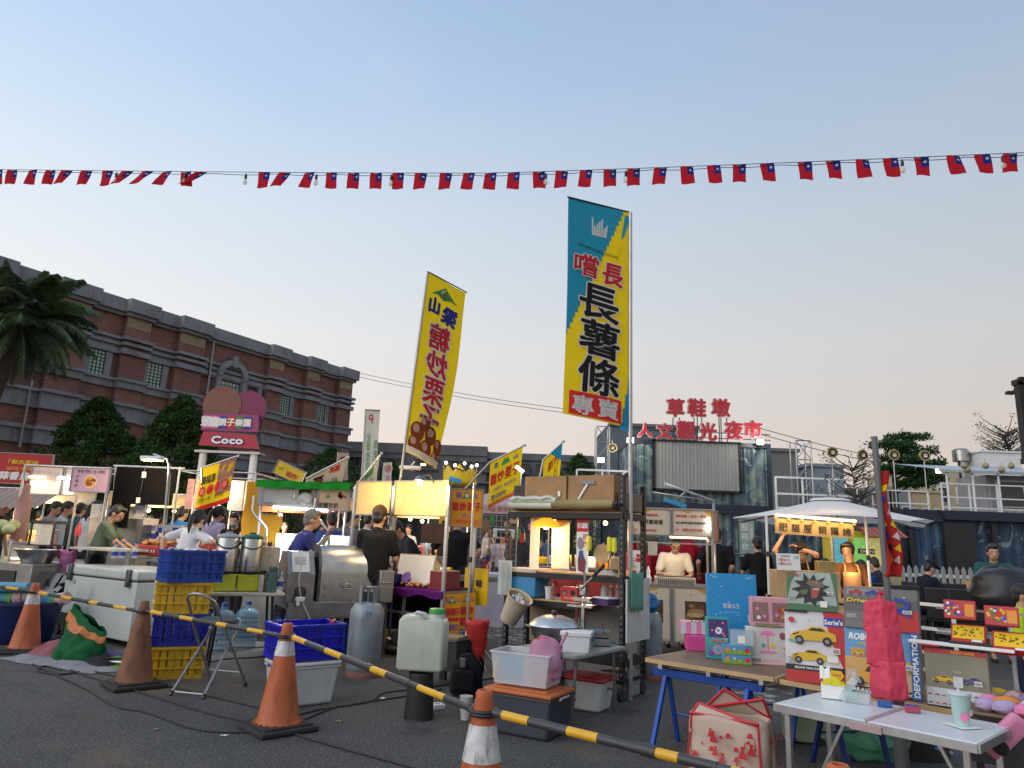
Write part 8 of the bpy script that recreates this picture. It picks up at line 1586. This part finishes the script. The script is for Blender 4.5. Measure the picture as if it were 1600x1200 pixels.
# seating area, kiosk, fence, signs on poles
def seating():
 t=T('picket_fence','low white picket fence along the seating area on the right','fence',Vector((at(1325,880,15).x,15,.50)));L=8.5;k=M(mat('fence_paint',(.30,.31,.31),.6,0,.15,4))
 for i in range(int(L/.14)):x=.14*i;k.prism([(x-.042,0),(x+.042,0),(x+.042,.62),(x,.70),(x-.042,.62)],.02)
 k.build('picket',t);k=M(whitem);k.box((L/2,.03,.2),(L,.03,.07));k.box((L/2,.03,.5),(L,.03,.07));k.build('rail',t)
 y=16.8;a,b=at(1308,842,y),at(1406,880,y);t=T('yellow_kiosk','yellow kiosk front with menu windows under a striped awning','kiosk',((a.x+b.x)/2,y,0));w=b.x-a.x;k=M(mat('kiosk_yellow',(.50,.40,.03),.55,0,.12,3));k.box((0,.4,.95),(w,.8,1.9));k.build('wall',t)
 for x,c in((-.45*w,(.10,.35,.42)),(-.12*w,(.20,.5,.12)),(.12*w,(.5,.45,.15)),(.36*w,(.45,.4,.08))):k=M(mat('menu_%d'%int(x*100),c,.4,0,.5,22,emit=c,es=.5));k.box((x,-.015,1.45),(.34,.03,.6));k.build('menu_panel',t)
 k=M(cloth('awning_red',(.34,.08,.07),tl=.1),cloth('awning_rose',(.38,.14,.12),tl=.1));
 for i in range(14):k._add([(-w*.15+w*.65*i/14,-.45,1.78),(-w*.15+w*.65*(i+1)/14,-.45,1.78),(-w*.15+w*.65*(i+1)/14,0,2.0),(-w*.15+w*.65*i/14,0,2.0)],[(0,1,2,3)],i%2)
 k.build('awning',t)
 def art_open(a,w,h):a.text('OPEN',0,0,h*.55,ink_w,bold=.05,w=w*.8)
 sign_at('open_sign','small dark OPEN sign hanging beside the parasol post',1341,857,1367,866,9.4,mat('sign_umber',(.05,.025,.03),.5),art_open,0,.015,None)
 pr=railing('railing','white pipe railing in front of the black seats on the right',[(at(1392,920,9.0).x,9.2,.0),(at(1462,920,8.8).x,8.5,0)],.82,2,3,whitem,.018)
 ch=None;r=random.Random(9)
 for i,(px,y)in enumerate(((1380,12),(1412,11.6),(1468,11.5),(1490,11.3),(1515,11.6),(1400,13.3),(1440,13.6),(1500,13.2),(1530,13.4),(1580,12.6))):
  p=at(px,900,y);
  if ch is None:
   ch=T('patio_chair','black woven patio chair in the seating area behind the white railing','chair',(p.x,y,0),0,'black patio chairs on the green carpet');k=M(blackp);k.box((0,0,.43),(.48,.48,.05),bev=.015);k.build('seat',ch);k=M(blackp);k.box((0,.24,.68),(.48,.05,.46),bev=.015);k.build('backrest',ch)
   for x in(-.21,.21):
    for yy in(-.21,.21):k=M(blackp);k.box((x,yy,.2),(.04,.04,.40));k.build('leg',ch)
  else:dup(ch,(p.x,y,0),r.choice((0,1.57,3.1,-.4,2.7)))
 tb=None
 for i,(px,y)in enumerate(((1455,12.6),(1505,12.4),(1395,12.8),(1560,12.0))):
  p=at(px,900,y)
  if tb is None:
   tb=T('patio_table','dark patio table among the black chairs','table',(p.x,y,0),0,'dark patio tables on the green carpet');k=M(mat('table_slate',(.05,.055,.065),.35));k.box((0,0,.73),(.8,.8,.03),bev=.008);k.build('tabletop',tb);k=M(blackm);k.tube([(0,0,.02),(0,0,.72)],.03,10);k.lathe([(.25,0),(.25,.02),(.03,.05)],16);k.build('pedestal',tb)
  else:dup(tb,(p.x,y,0),.4*i)
 k=M(mat('timber_box',(.40,.27,.13),.6));k.prism([(-.6,0),(.7,0),(.1,.95),(-.6,.95)],.6);tag(k.build('timber_ramp',loc=Vector((at(1578,890,14.2).x,14.2,0))),'sloped pale timber box behind the teal shirt man','box')
 k=M(mat('bag_black',(.02,.02,.023),.35,0,.2,6,.5,7));k.sheet(lambda u,v:(.42*cos(2*pi*u)*sin(pi*v)**.6*(1+.25*noise2(u*6,v*6)),.3*sin(2*pi*u)*sin(pi*v)**.6,.30-.30*cos(pi*v)+.04*noise2(u*7,v*7)),30,14);q=at(1572,925,9.2);tag(k.build('black_bag',loc=(q.x,9.2,q.z-.30)),'big black plastic bag held in front of the teal shirt man','bag')
 for i,(px,py,y)in enumerate(((1300,707,20),(1347,711,20),(1396,711,20),(1444,712,20),(957,700,23.5),(988,702,23.4))):
  p=at(px,py,y);t=T('round_sign',('round gold rimmed owl club sign on a thin pole, first right of the lattice tower','round gold rimmed sign on a thin pole, above the half bare tree','round gold rimmed sign on a thin pole, in front of the layered tree crown','round gold rimmed sign on a thin pole, nearest to the white cabin','round gold rimmed sign left of the fries banner pole','round gold rimmed sign touching the left end of the roof letters')[i],'sign',(p.x,y,0),0,'round signs on thin poles');k=M(mat('gold_rim',(.42,.34,.14),.4,.6),blackm);k.lathe([(.0,0),(.155,0),(.155,.05),(0,.05)],24,0,Tr(0,.0,p.z)@Rx(pi/2));k.lathe([(.0,.052),(.115,.052),(.115,.056),(0,.056)],24,1,Tr(0,.0,p.z)@Rx(pi/2));k.build('disc',t);A=Art(.06,.003);A.disc(0,.0,.07,tan,12);A.rect(-.05,-.05,.05,-.015,ink_w);A.disc(-.025,.015,.018,ink_w,10);A.disc(.025,.015,.018,ink_w,10,up=False);A.build('emblem',t,Tr(0,0,p.z));k=M(galv);k.tube([(0,.03,2.7 if i<4 else 4.8),(0,.03,p.z-.14)],.018,6);k.build('pole',t)
seating()
# string of little flags
def flag_string():
 xs=[-2,20,52,80,105,136,168,200,231,262,291,316,413,446,484,518,553,588,622,658,697,733,767,803,842,878,916,953,990,1032,1073,1115,1155,1198,1257,1301,1347,1391,1439,1489,1534,1578]
 def P3(px):
  py=265+5.5*sin(min(1,px/760)*pi/2)if px<760 else 270.5-32*((px-760)/840)**1.15;f=px/1600;return at(px,py,9.6-2.5*f)
 t=T('flag_cord','thin double cord carrying the little flags across the sky','cord',P3(-60));o=Vector(t.location);k=M(blackm);k.tube([P3(-60+20*i)-o for i in range(87)],.0045,5);k.build('cord',t);k=M(blackm);k.tube([P3(-60+10*i)-o+Vector((0,.01,-.02-.018*abs(sin(i*.32))))for i in range(173)],.0045,5);k.build('lamp_cord',t)
 fr=cloth('flag_red',(.50,.018,.035),.06,.15,10,.35);fbl=cloth('flag_blue',(.02,.03,.22),.06,.15,10,.3);r=random.Random(21);g=None
 tilt={105:.5,136:.25,200:.75,231:.8,262:.55,291:-.15,316:1.15,446:.55,484:.25,80:.15,52:.1,1391:-.08,1439:-.04,1489:-.16,1534:-.12,1257:-.06,1301:-.1,1347:-.08,1073:-.06,1115:-.08,1198:-.1}
 for i,px in enumerate(xs):
  p=P3(px);w,h=.158,.235;sk=tilt.get(px,r.uniform(-.08,.12));k=M(fr,fbl,c_w);ph=r.random()*6;fn=lambda u,v:(w*(u-.5)-sk*h*(1-v)*1.0,.015*sin(u*4+v*3+ph),-h*(1-v)*(1-.25*min(1,abs(sk))))
  n,m_=8,10;vs=[fn(a/n,b/m_)for b in range(m_+1)for a in range(n+1)];k._add(vs,[(b*(n+1)+a,b*(n+1)+a+1,(b+1)*(n+1)+a+1,(b+1)*(n+1)+a)for b in range(m_)for a in range(n)if not(a>=4 and b>=5)],0,True);k._add(vs,[(b*(n+1)+a,b*(n+1)+a+1,(b+1)*(n+1)+a+1,(b+1)*(n+1)+a)for b in range(5,m_)for a in range(4,n)],1,True)
  for sd in(-.003,.003):k._add([Vector(fn(.75+.13*cos(2*pi*q/24)*(1 if q%2 else .62),.76+.085*sin(2*pi*q/24)*(1 if q%2 else .62)))+Vector((0,sd,0))for q in range(24)],[tuple(range(24))],2)
  o_=k.build('bunting_flag',loc=p,sharp=False);o_.rotation_euler=(0,0,RD(-6));tag(o_,'little red flag with a blue canton and white sun on the cord across the sky','flag','little flags strung across the sky')
 for px in(183,290,385,495,612,853,978,1409,1566):
  p=P3(px);t=T('string_bulb','unlit clear bulb in a black socket hanging among the little flags','bulb',p,0,'bulbs hanging on the flag cord');k=M(blackp);k.lathe([(.008,-.03),(.018,-.05),(.018,-.10),(.014,-.105)],10);k.tube([(0,0,-.02),(0,0,-.04)],.006,6);k.build('socket',t);k=M(mat('bulb_glass',(.75,.68,.5),.1,0,0,alpha=.5));k.lathe([(.013,-.105),(.027,-.14),(.03,-.16),(.02,-.185),(0,-.19)],12);k.build('glass_bulb',t)
flag_string()
k=M(blackm)
for dz in(0,5):
 q=[at(547+60*i,580+dz*1.2+(62*i/6.0)+5*sin(pi*i/6),40-1.6*i)for i in range(7)];k.tube(q,.012,4)
for dz in(0,9):k.tube([at(1170+40*i,664+dz+9.5*i+4*sin(pi*i/6),24)for i in range(7)],.012,4)
tag(k.build('overhead_cable'),'thin overhead cables sagging between the far roofs','cable')
# PEOPLE
def cap(g,a,b,ra,rb,n=12,m=0):
 a,b=Vector(a),Vector(b);d=b-a;L=d.length
 if L<1e-4:g.ball(a,ra,m,n);return
 q=d.to_track_quat('Z','Y').to_matrix().to_4x4();pr=[(ra*sin(pi/2*i/4)if i else 1e-5,-ra*cos(pi/2*i/4))for i in range(5)]+[(rb*cos(pi/2*i/4)if i<4 else 1e-5,L+rb*sin(pi/2*i/4))for i in range(5)]
 g.lathe(pr,n,m,Tr(a)@q,cap=False)
def remesh(g,name,vox,mats,sm=4):
 bmesh.ops.recalc_face_normals(g.bm,faces=g.bm.faces);me=bpy.data.meshes.new('tmp');g.bm.to_mesh(me);g.bm.free();o=bpy.data.objects.new('tmp',me);C.objects.link(o)
 r=o.modifiers.new('r','REMESH');r.mode='VOXEL';r.voxel_size=vox;s_=o.modifiers.new('s','SMOOTH');s_.iterations=sm;s_.factor=.5
 dg=bpy.context.evaluated_depsgraph_get();m2=bpy.data.meshes.new_from_object(o.evaluated_get(dg));m2.name=name;bpy.data.objects.remove(o);bpy.data.meshes.remove(me)
 m2.materials.clear()
 for m in mats:m2.materials.append(m)
 for p in m2.polygons:p.use_smooth=True;p.material_index=0
 return m2
def ik(sh,tgt,l1,l2,pole):
 d=tgt-sh;L=min(d.length,(l1+l2)*.985);d.normalize();a=(l1*l1-l2*l2+L*L)/(2*L);h=math.sqrt(max(0,l1*l1-a*a));p=pole-d*pole.dot(d)
 if p.length<1e-4:p=Vector((0,0,-1))
 p.normalize();return sh+d*a+p*h,sh+d*L
def hand(g,wrist,d,side,palm_n,s,curl=.5):
 """palm and five bent fingers of different length, rooted in the wrist"""
 d=d.normalized();n=(palm_n-d*palm_n.dot(d)).normalized();x=d.cross(n)*side;pc=wrist+d*.045*s
 q=basis(x,n,d)
 g.ball((0,0,0),(.038*s,.015*s,.050*s),0,10,Tr(pc)@q)
 for i,(off,ln)in enumerate(((-.027,.062),(-.009,.074),(.010,.070),(.027,.054))):
  p=wrist+d*.085*s+x*off*s;dd=d.copy();pts=[p-d*.02*s,p]
  for k in range(3):dd=(dd+n*curl*(.45+.12*i)).normalized();pts.append(pts[-1]+dd*ln*s*(.42,.33,.25)[k])
  g.tube(pts,[.0085*s,.0085*s,.008*s,.0072*s,.0055*s],7)
 p=wrist+d*.03*s-x*.030*s;dd=(d*.6-x*.75+n*.2).normalized();pts=[p+x*.012*s,p]
 for k in range(2):dd=(dd+n*curl*.4+d*.25).normalized();pts.append(pts[-1]+dd*.034*s)
 g.tube(pts,[.011*s,.0105*s,.009*s,.0065*s],7)
TSH={}
def fab(c,v=.12):
 k='fabric_%d_%d_%d'%tuple(int(x*255)for x in c);return mat(k,c,.85,0,v,4,.75,7,spec=.2)
def person(loc,yaw,label,shirt,pants=(.03,.03,.04),h=1.68,lean=0,slean=0,hp=0,hy=0,L=None,R=None,sleeve='short',shorts=False,hair='short',hat=None,apron=None,glasses=False,vox=.014,legs='stand',shoes=(.05,.05,.05),build=1.0,mask=False,group=None,hairc=None,pole=None,tucked=0):
 t=T('person',label,'person',loc,yaw,group);k=h/1.70;b_=build;f=vox<.02
 zp=(.90 if legs=='stand' else .50)*k;Pc=Vector((0,0,zp));al,be=RD(lean),RD(slean);up=Vector((sin(be),-sin(al),cos(al)*cos(be))).normalized();fw=Vector((0,-cos(al),-sin(al)*.999)).normalized();rt=up.cross(fw).normalized();sp=lambda x,y,z:Pc+rt*x*k+(-fw)*y*k+up*z*k
 sh=.175*b_;S_={s_:sp(s_*sh,0,.47)for s_ in(-1,1)};neck=sp(0,.01,.52);hd=Euler((RD(lean*.6+hp),0,RD(hy))).to_matrix();head=neck+hd@Vector((0,-.025,.155))*k
 g=M(skinm);hc=Tr(head)@hd.to_4x4()@Matrix.Scale(k,4)
 g.ball((0,0,.02),(.078,.096,.105),0,18,hc);g.ball((0,-.028,-.055),(.058,.066,.062),0,14,hc)
 g.ball((0,-.098,-.015),(.014,.020,.026),0,8,hc);g.ball((0,-.104,-.028),(.018,.016,.012),0,8,hc);g.ball((0,-.085,-.058),(.026,.014,.010),0,8,hc)
 for s_ in(-1,1):g.ball((s_*.078,.008,-.01),(.012,.022,.034),0,8,hc);g.ball((s_*.038,-.078,.028),(.022,.016,.010),0,8,hc)
 cap(g,neck-up*.05*k,head-hd@Vector((0,-.01,.05))*k,.056*k,.052*k)
 for z,rx,ry in((.38,.135,.080),(.28,.125,.082),(.16,.122,.082),(.04,.125,.088)):g.ball((0,0,0),(rx*k*b_,ry*k*b_,.12*k),0,14,Tr(sp(0,0,z))@basis(rt,-fw,up))
 arms={}
 for s_,tg in((1,R),(-1,L)):
  tg=Vector(tg)*1.0 if tg is not None else Vector((s_*.26*k,-.06*k,zp-.06*k));pl=Vector(pole)if pole else Vector((s_*.35,.5,-.7))
  e,w=ik(S_[s_],tg,.285*k,.25*k,Vector((pl.x if not pole else pl.x*s_,pl.y,pl.z)));arms[s_]=(e,w);cap(g,S_[s_],e,.047*k*b_,.038*k);cap(g,e,w,.038*k,.025*k)
 legp={}
 for s_ in(-1,1):
  hip=sp(s_*.085*b_,0,-.02)
  if legs=='stand':kn=Vector((s_*.10*k,-.02*k,.48*k));an=Vector((s_*.11*k,.02*k,.075*k))
  else:kn=Vector((s_*.12*k,-.42*k,.50*k));an=Vector((s_*.12*k,-.36*k,.075*k))
  legp[s_]=(hip,kn,an);cap(g,hip,kn,.078*k*b_,.052*k);cap(g,kn,an,.052*k,.034*k);cap(g,an,an+Vector((0,-.12*k,-.03*k)),.035*k,.03*k)
 me=remesh(g,'body',vox,[skinm])
 x=M(skinm,mat('eye_white',(.65,.63,.60),.3,0,0),mat('eye_dark',(.015,.01,.008),.25,0,0),mat('lip',(.36,.13,.11),.5,0,0));x.bm.from_mesh(me)
 for s_ in(-1,1):
  e,w=arms[s_];d=(w-e).normalized();
  if f:hand(x,w-d*.012*k,d,s_,Vector((-s_*.35,-.25,-.8)),k,.5)
  else:cap(x,w,w+d*.13*k,.026*k,.018*k,8)
  if f:
   x.ball((s_*.031,-.0875,.010),(.0135,.008,.0065),1,10,hc);x.ball((s_*.031,-.0935,.010),(.0062,.004,.0062),2,8,hc);x.box((s_*.032,-.0925,.034),(.030,.010,.0055),2,hc)
 if f:x.ball((0,-.0965,-.058),(.022,.006,.0055),3,10,hc)
 o=x.build('body',t,sharp=False)
 sm=shirt if not isinstance(shirt,tuple)else fab(shirt);c=M(sm);zlow=-.02 if not tucked else .03
 for z,rx,ry,rz_ in[(.41-.045*i,.166-.0013*i,.112+.0014*i,.10)for i in range(10)]:c.ball((0,0,0),(rx*k*b_,ry*k*b_,rz_*k),0,16,Tr(sp(0,.004,z))@basis(rt,-fw,up))
 cap(c,sp(0,.012,.44),neck-up*.012*k,.085*k,.066*k)
 for s_ in(-1,1):
  e,w=arms[s_];cap(c,sp(s_*.09,0,.455),S_[s_],.066*k,.059*k)
  if sleeve=='short':cap(c,S_[s_],S_[s_].lerp(e,.72),.059*k*b_,.060*k*b_)
  elif sleeve=='long':cap(c,S_[s_],e,.058*k*b_,.052*k);cap(c,e,e.lerp(w,.92),.052*k,.038*k)
 so_=remesh(c,'shirt',vox,[sm],9);so2=bpy.data.objects.new('shirt',so_);C.objects.link(so2);so2.parent=t
 pm=pants if not isinstance(pants,tuple)else fab(pants);c=M(pm);cap(c,sp(-.06*b_,.0,-.01),sp(.06*b_,.0,-.01),.118*k*b_,.118*k*b_)
 for s_ in(-1,1):
  hip,kn,an=legp[s_];cap(c,hip,kn,.100*k*b_,.072*k)
  if not shorts:cap(c,kn,an+Vector((0,0,.03*k)),.070*k,.055*k)
 po=bpy.data.objects.new('trousers',remesh(c,'trousers',vox*1.2,[pm]));C.objects.link(po);po.parent=t
 c=M(fab(shoes))
 for s_ in(-1,1):
  an=legp[s_][2];cap(c,an+Vector((0,.03*k,-.035*k)),an+Vector((0,-.13*k,-.042*k)),.038*k,.032*k);
 c.build('shoes',t,sharp=False)
 hm=hairm if hairc is None else mat('hair_%d'%int(hairc[0]*999),hairc,.5,0,.3,40,.4,90);c=M(hm)
 if hair!='bald':
  c.ball((0,.018,.045),(.086,.098,.096),0,16,hc);c.ball((0,-.045,.092),(.068,.055,.040),0,12,hc);c.ball((0,.055,-.02),(.070,.055,.07),0,12,hc)
  for s_ in(-1,1):c.ball((s_*.074,-.005,.035),(.014,.045,.045),0,8,hc)
  if hair=='ponytail':c.ball((0,.115,.05),(.03,.03,.03),0,8,hc);P_=[hc@Vector(v)for v in((0,.12,.05),(0,.165,-.02),(0,.16,-.14),(0,.13,-.24))];[cap(c,P_[i],P_[i+1],(.034,.04,.034)[i]*k,(.04,.034,.014)[i]*k)for i in range(3)]
  if hair in('bun','ponytail','long'):
   for s_ in(-1,1):c.ball((s_*.070,-.022,.030),(.026,.058,.075),0,10,hc);c.ball((s_*.035,-.070,.092),(.050,.035,.030),0,10,hc)
   c.ball((0,.03,.05),(.092,.10,.10),0,14,hc)
  if hair=='bun':c.ball((0,.10,.08),(.04,.04,.04),0,10,hc)
  if hair=='long':
   for s_ in(-1,0,1):P_=[hc@Vector(v)for v in((s_*.055,.06,.02),(s_*.07,.075,-.14),(s_*.06,.07,-.26))];[cap(c,P_[i],P_[i+1],(.05,.045)[i]*k,(.045,.02)[i]*k)for i in range(2)]
  ho=bpy.data.objects.new('hair',remesh(c,'hair',vox*.8,[hm],3));C.objects.link(ho);ho.parent=t
 if hat is not None:
  hm2=fab(hat);c=M(hm2);c.ball((0,.008,.065),(.090,.104,.085),0,18,hc);q=hc@Rx(RD(10));
  c.lathe([(.0,.0),(.075,.0),(.08,.006),(.0,.010)],18,X=hc@Tr(0,-.10,.055)@Rx(RD(8))@Matrix.Diagonal((1,.9,1,1)));c.ball((0,.006,.15),(.012,.012,.006),0,8,hc);c.build('cap',t)
 if glasses:
  c=M(blackm)
  for s_ in(-1,1):c.tube([hc@Vector((s_*.033+.024*cos(2*pi*i/14),-.104,.012+.019*sin(2*pi*i/14)))for i in range(14)],.003*k,5,closed=True);c.tube([hc@Vector((s_*.057,-.10,.015)),hc@Vector((s_*.08,0,.015))],.0025*k,5)
  c.tube([hc@Vector((-.009,-.106,.013)),hc@Vector((.009,-.106,.013))],.0028*k,5);c.build('glasses',t)
 if mask:c=M(fab((.25,.42,.45)));c.ball((0,-.055,-.045),(.062,.058,.05),0,14,hc);c.build('mask',t)
 if apron is not None:
  am=apron if not isinstance(apron,tuple)else fab(apron);c=M(am);BX=basis(rt,-fw,up)
  def fr(u,v):q=(u-.5)*1.9;w_=.125 if v>.62 else .165;ry=.122+.012*(1-v);return Tr(Pc)@BX@Vector((w_*k*b_*sin(q)/sin(.95),-ry*k*b_*(.45+.62*cos(q)),(-.25+.66*v)*k))
  c.sheet(fr,16,16);
  for s_ in(-1,1):c.tube([sp(s_*.10,-.115*b_,.40),sp(s_*.085,-.075,.50),sp(s_*.06,.06,.53)],.010*k,6)
  c.build('apron',t,solid=.004)
 return t,sp,arms,hc
def standing(px,ptop,y,h):p=at(px,ptop,y);return Vector((p.x,p.y,0))
def mid_people():
 pts=fab
 y=10.4;p=at(163,790,y)
 person(Vector((p.x,y,0)),RD(104),'man in a grey green polo shirt cooking behind the white freezer',(.11,.15,.10),(.02,.022,.035),1.70,10,4,hp=22,hy=-6,L=(-.10,-.50,.98),R=(.12,-.52,1.0),build=1.08)
 y=9.5;p=at(303,800,y)
 person(Vector((p.x-.1,y,0)),RD(150),'woman in a white T-shirt with a ponytail and blue jeans behind the tea urns',(.62,.62,.64),(.10,.16,.28),1.64,12,-8,hp=16,hy=25,R=(.17,.14,1.02),L=(-.62,-.28,1.18),hair='ponytail',pole=(.6,.5,-.2))
 y=9.0;p=at(458,800,y);jm=mat('jersey_blue',(.02,.025,.16),.8,0,.1,4,.2,14)
 t,sp,arms,hc=person(Vector((p.x,y,0)),RD(118),'grey haired man in a blue number 44 jersey reaching over the roaster',jm,(.03,.03,.05),1.70,24,0,hp=-8,hy=-5,L=(-.14,-.50,1.15),R=(.10,-.46,1.32),hairc=(.16,.15,.14),build=1.08)
 a=Art(.0,.001,fn=lambda u,v,l:sp(u,.140-.9*u*u+l,v));a.text('44',.02,.23,.15,ink_w,bold=.04,mirror=True);a.build('jersey_number',t)
 c=M(mat('glove_pale',(.45,.55,.42),.6));e,w=arms[1];cap(c,e.lerp(w,.25),w,.046,.036);c.build('oversleeve',t)
 y=8.7;p=at(590,803,y)
 person(Vector((p.x,y,0)),RD(172),'man in a black T-shirt and brown cap seen from behind at the chestnut stall',(.012,.012,.013),(.02,.02,.025),1.72,5,0,hp=4,R=(.16,-.32,.98),L=(-.18,-.30,1.0),hat=(.07,.04,.028),build=1.04)
 y=10.4;p=at(624,815,y)
 person(Vector((p.x+.35,y,0)),RD(-62),'young man in a dark navy T-shirt bending over the counter behind the glowing board',(.025,.027,.04),(.03,.03,.04),1.72,34,0,hp=18,L=(-.05,-.55,.98),R=(.12,-.50,.98),hair='short')
 y=10.9;p=at(716,800,y)
 person(Vector((p.x,y,0)),RD(170),'man in a black polo standing hands on hips behind the chestnut sign',(.014,.014,.016),(.03,.03,.035),1.76,0,0,R=(.20,.05,1.0),L=(-.22,.05,1.0),pole=(1,.4,-.1),build=1.1)
 y=10.55;p=at(1052,842,y)
 person(Vector((p.x,y,0)),RD(-4),'cook in a white T-shirt and glasses working at the sandwich cart',(.70,.66,.60),(.03,.03,.04),1.56,14,0,hp=24,R=(.16,-.38,.98),L=(-.18,-.36,1.0),glasses=True,build=1.06)
 y=11.6;p=at(1120,825,y)
 person(Vector((p.x,y,0)),RD(160),'man in black standing with his back turned right of the sandwich cart',(.012,.012,.013),(.02,.02,.02),1.70,4,0,L=(-.12,-.1,.9),R=(.30,-.08,.98),build=1.05)
 y=11.4;p=at(1184,836,y)
 person(Vector((p.x,y,0)),RD(176),'man in black T-shirt and shorts standing between the cart and the parasol',(.012,.012,.014),(.014,.014,.016),1.58,3,0,L=(-.20,-.30,.92),R=(.22,-.28,.92),shorts=True)
 y=9.1;p=at(1320,850,y);br=mat('brown_sweater',(.135,.052,.018),.85,0,.12,5,.3,20);ap_=mat('tan_apron',(.48,.29,.14),.8,0,.06,4)
 t,sp,arms,hc=person(Vector((p.x+.03,y,0)),RD(-6),'woman in a brown sweater and tan apron behind the parasol stall counter',br,(.04,.04,.05),1.50,3,0,hp=-2,hy=-32,R=(.16,-.30,.86),L=(-.18,-.30,.86),sleeve='long',hair='bun',apron=ap_)
 y=9.25;p=at(1250,855,y)
 person(Vector((p.x,y,0)),RD(-20),'person in a black top and tan apron fixing their hair behind the parasol stall counter',(.012,.012,.014),(.03,.03,.035),1.50,10,0,hp=14,hy=10,R=(-.02,-.20,1.42),L=(-.20,-.14,1.56),hair='bun',apron=ap_,glasses=True,pole=(1,-.5,-.3))
 y=10.2;p=at(1548,848,y)
 person(Vector((p.x,y,0)),RD(-22),'smiling man in a dark teal T-shirt with a cross strap at the right edge',(.025,.10,.09),(.04,.05,.07),1.58,4,0,hp=4,R=(.05,-.34,.92),L=(-.20,-.33,.95),shorts=True,build=1.1)
 y=5.9;p=at(1590,905,y)
 person(Vector((p.x-.02,y,0)),RD(48),'boy in a neon yellow T-shirt behind the candy boxes',(.42,.62,.02),(.02,.025,.05),1.18,3,0,hp=4,hy=10,shorts=True)
mid_people()
def crowd():
 G='shoppers and vendors far behind the left stalls'
 Y_=[(283,782,13.5,160,'man in a bright blue T-shirt with a cross strap near the lamp pole',(.03,.20,.42),0,'short'),(338,785,12.6,150,'woman in a lavender hoodie with a ponytail beside the slanting yellow flag',(.42,.36,.50),0,'ponytail'),(371,800,11.8,0,'person in black with a face mask left of the yellow scalloped panel',(.014,.014,.016),1,'short'),(397,802,11.2,170,'person in a beige shirt with a black strap in front of the yellow panel',(.50,.46,.38),0,'short'),(83,775,13.5,90,'person in a grey T-shirt behind the pale board of the left stall',(.30,.29,.30),0,'short'),(101,770,13.2,110,'person in a pale blue shirt below the lit pale board',(.38,.46,.55),0,'short'),(125,772,13.8,175,'man in a dark teal T-shirt below the snack sign',(.05,.12,.13),0,'short'),(147,780,12.6,165,'woman in a white shirt with a shoulder bag right of the teal T-shirt man',(.60,.60,.60),0,'ponytail'),(2,778,12.5,90,'person in dark clothes at the left edge under the red sign',(.04,.04,.05),0,'short'),(212,785,12.4,100,'person in a pale shirt under the black hanging cloth',(.55,.53,.50),0,'short'),(521,800,11.0,-160,'man in a dark blue shirt behind the jersey man',(.03,.05,.20),0,'short'),(541,796,11.6,170,'person in a grey T-shirt behind the drink stall lamp',(.16,.15,.16),0,'short'),(551,790,13.5,60,'person in a pale teal shirt left of the glowing board',(.30,.42,.45),0,'short'),(573,800,12.8,150,'person in a pale checked shirt behind the black T-shirt man',(.45,.48,.52),0,'short'),(812,822,12.5,175,'person with dark hair behind the white bags of the rack',(.05,.05,.06),0,'long'),(787,828,14,0,'person with dark hair beyond the lavender table',(.35,.30,.32),0,'short'),(884,858,10.5,0,'girl with dark hair seen through the rack',(.42,.06,.06),0,'long')]
 for px,py,y,yaw,lb,c,mk,hr in Y_:
  p=at(px,py,y);h=min(1.78,max(1.45,p.z));person(Vector((p.x,y,0)),RD(yaw),lb,c,(.03,.03,.04),h if px!=884 else 1.2,4,0,hp=12,hair=hr,vox=.024,mask=bool(mk))
 for px,py,y,lb,c in((1355,872,12.5,'seated person in a blue shirt behind the grey post',(.02,.05,.18)),(1375,868,13,'seated person with brown hair in dark clothes near the picket fence',(.03,.03,.04)),(1438,872,12.2,'seated man in a dark shirt and cap at the black tables',(.012,.014,.022)),(1299,870,12.0,'seated person in pale yellow behind the brown sweater woman',(.45,.42,.15))):
  p=at(px,py,y);person(Vector((p.x,y,max(0,p.z-1.28))),RD(100 if px==1438 else 190),lb,c,(.02,.02,.03),1.66,12,0,hp=14,vox=.022,legs='sit',hat=(.015,.015,.02)if px==1438 else None,R=(.16,-.42,.72),L=(-.16,-.42,.72))
 r=random.Random(11);cols=[(.40,.40,.42),(.05,.05,.06),(.30,.08,.08),(.08,.14,.25),(.50,.48,.45),(.12,.2,.14),(.55,.55,.57)]
 for i,px in enumerate((20,60,232,252,305,322,420,445,500,600,640,668,690,760,775,835,855)):
  y=17+4*r.random();p=at(px,808+px*.038-5,y);person(Vector((p.x,y,0)),r.random()*6,'shopper standing far behind the stalls in the dim middle of the market',r.choice(cols),(.04,.04,.06),1.55+.2*r.random(),2,vox=.035,hair=r.choice(('short','long')),group='distant shoppers between the stalls')
crowd()
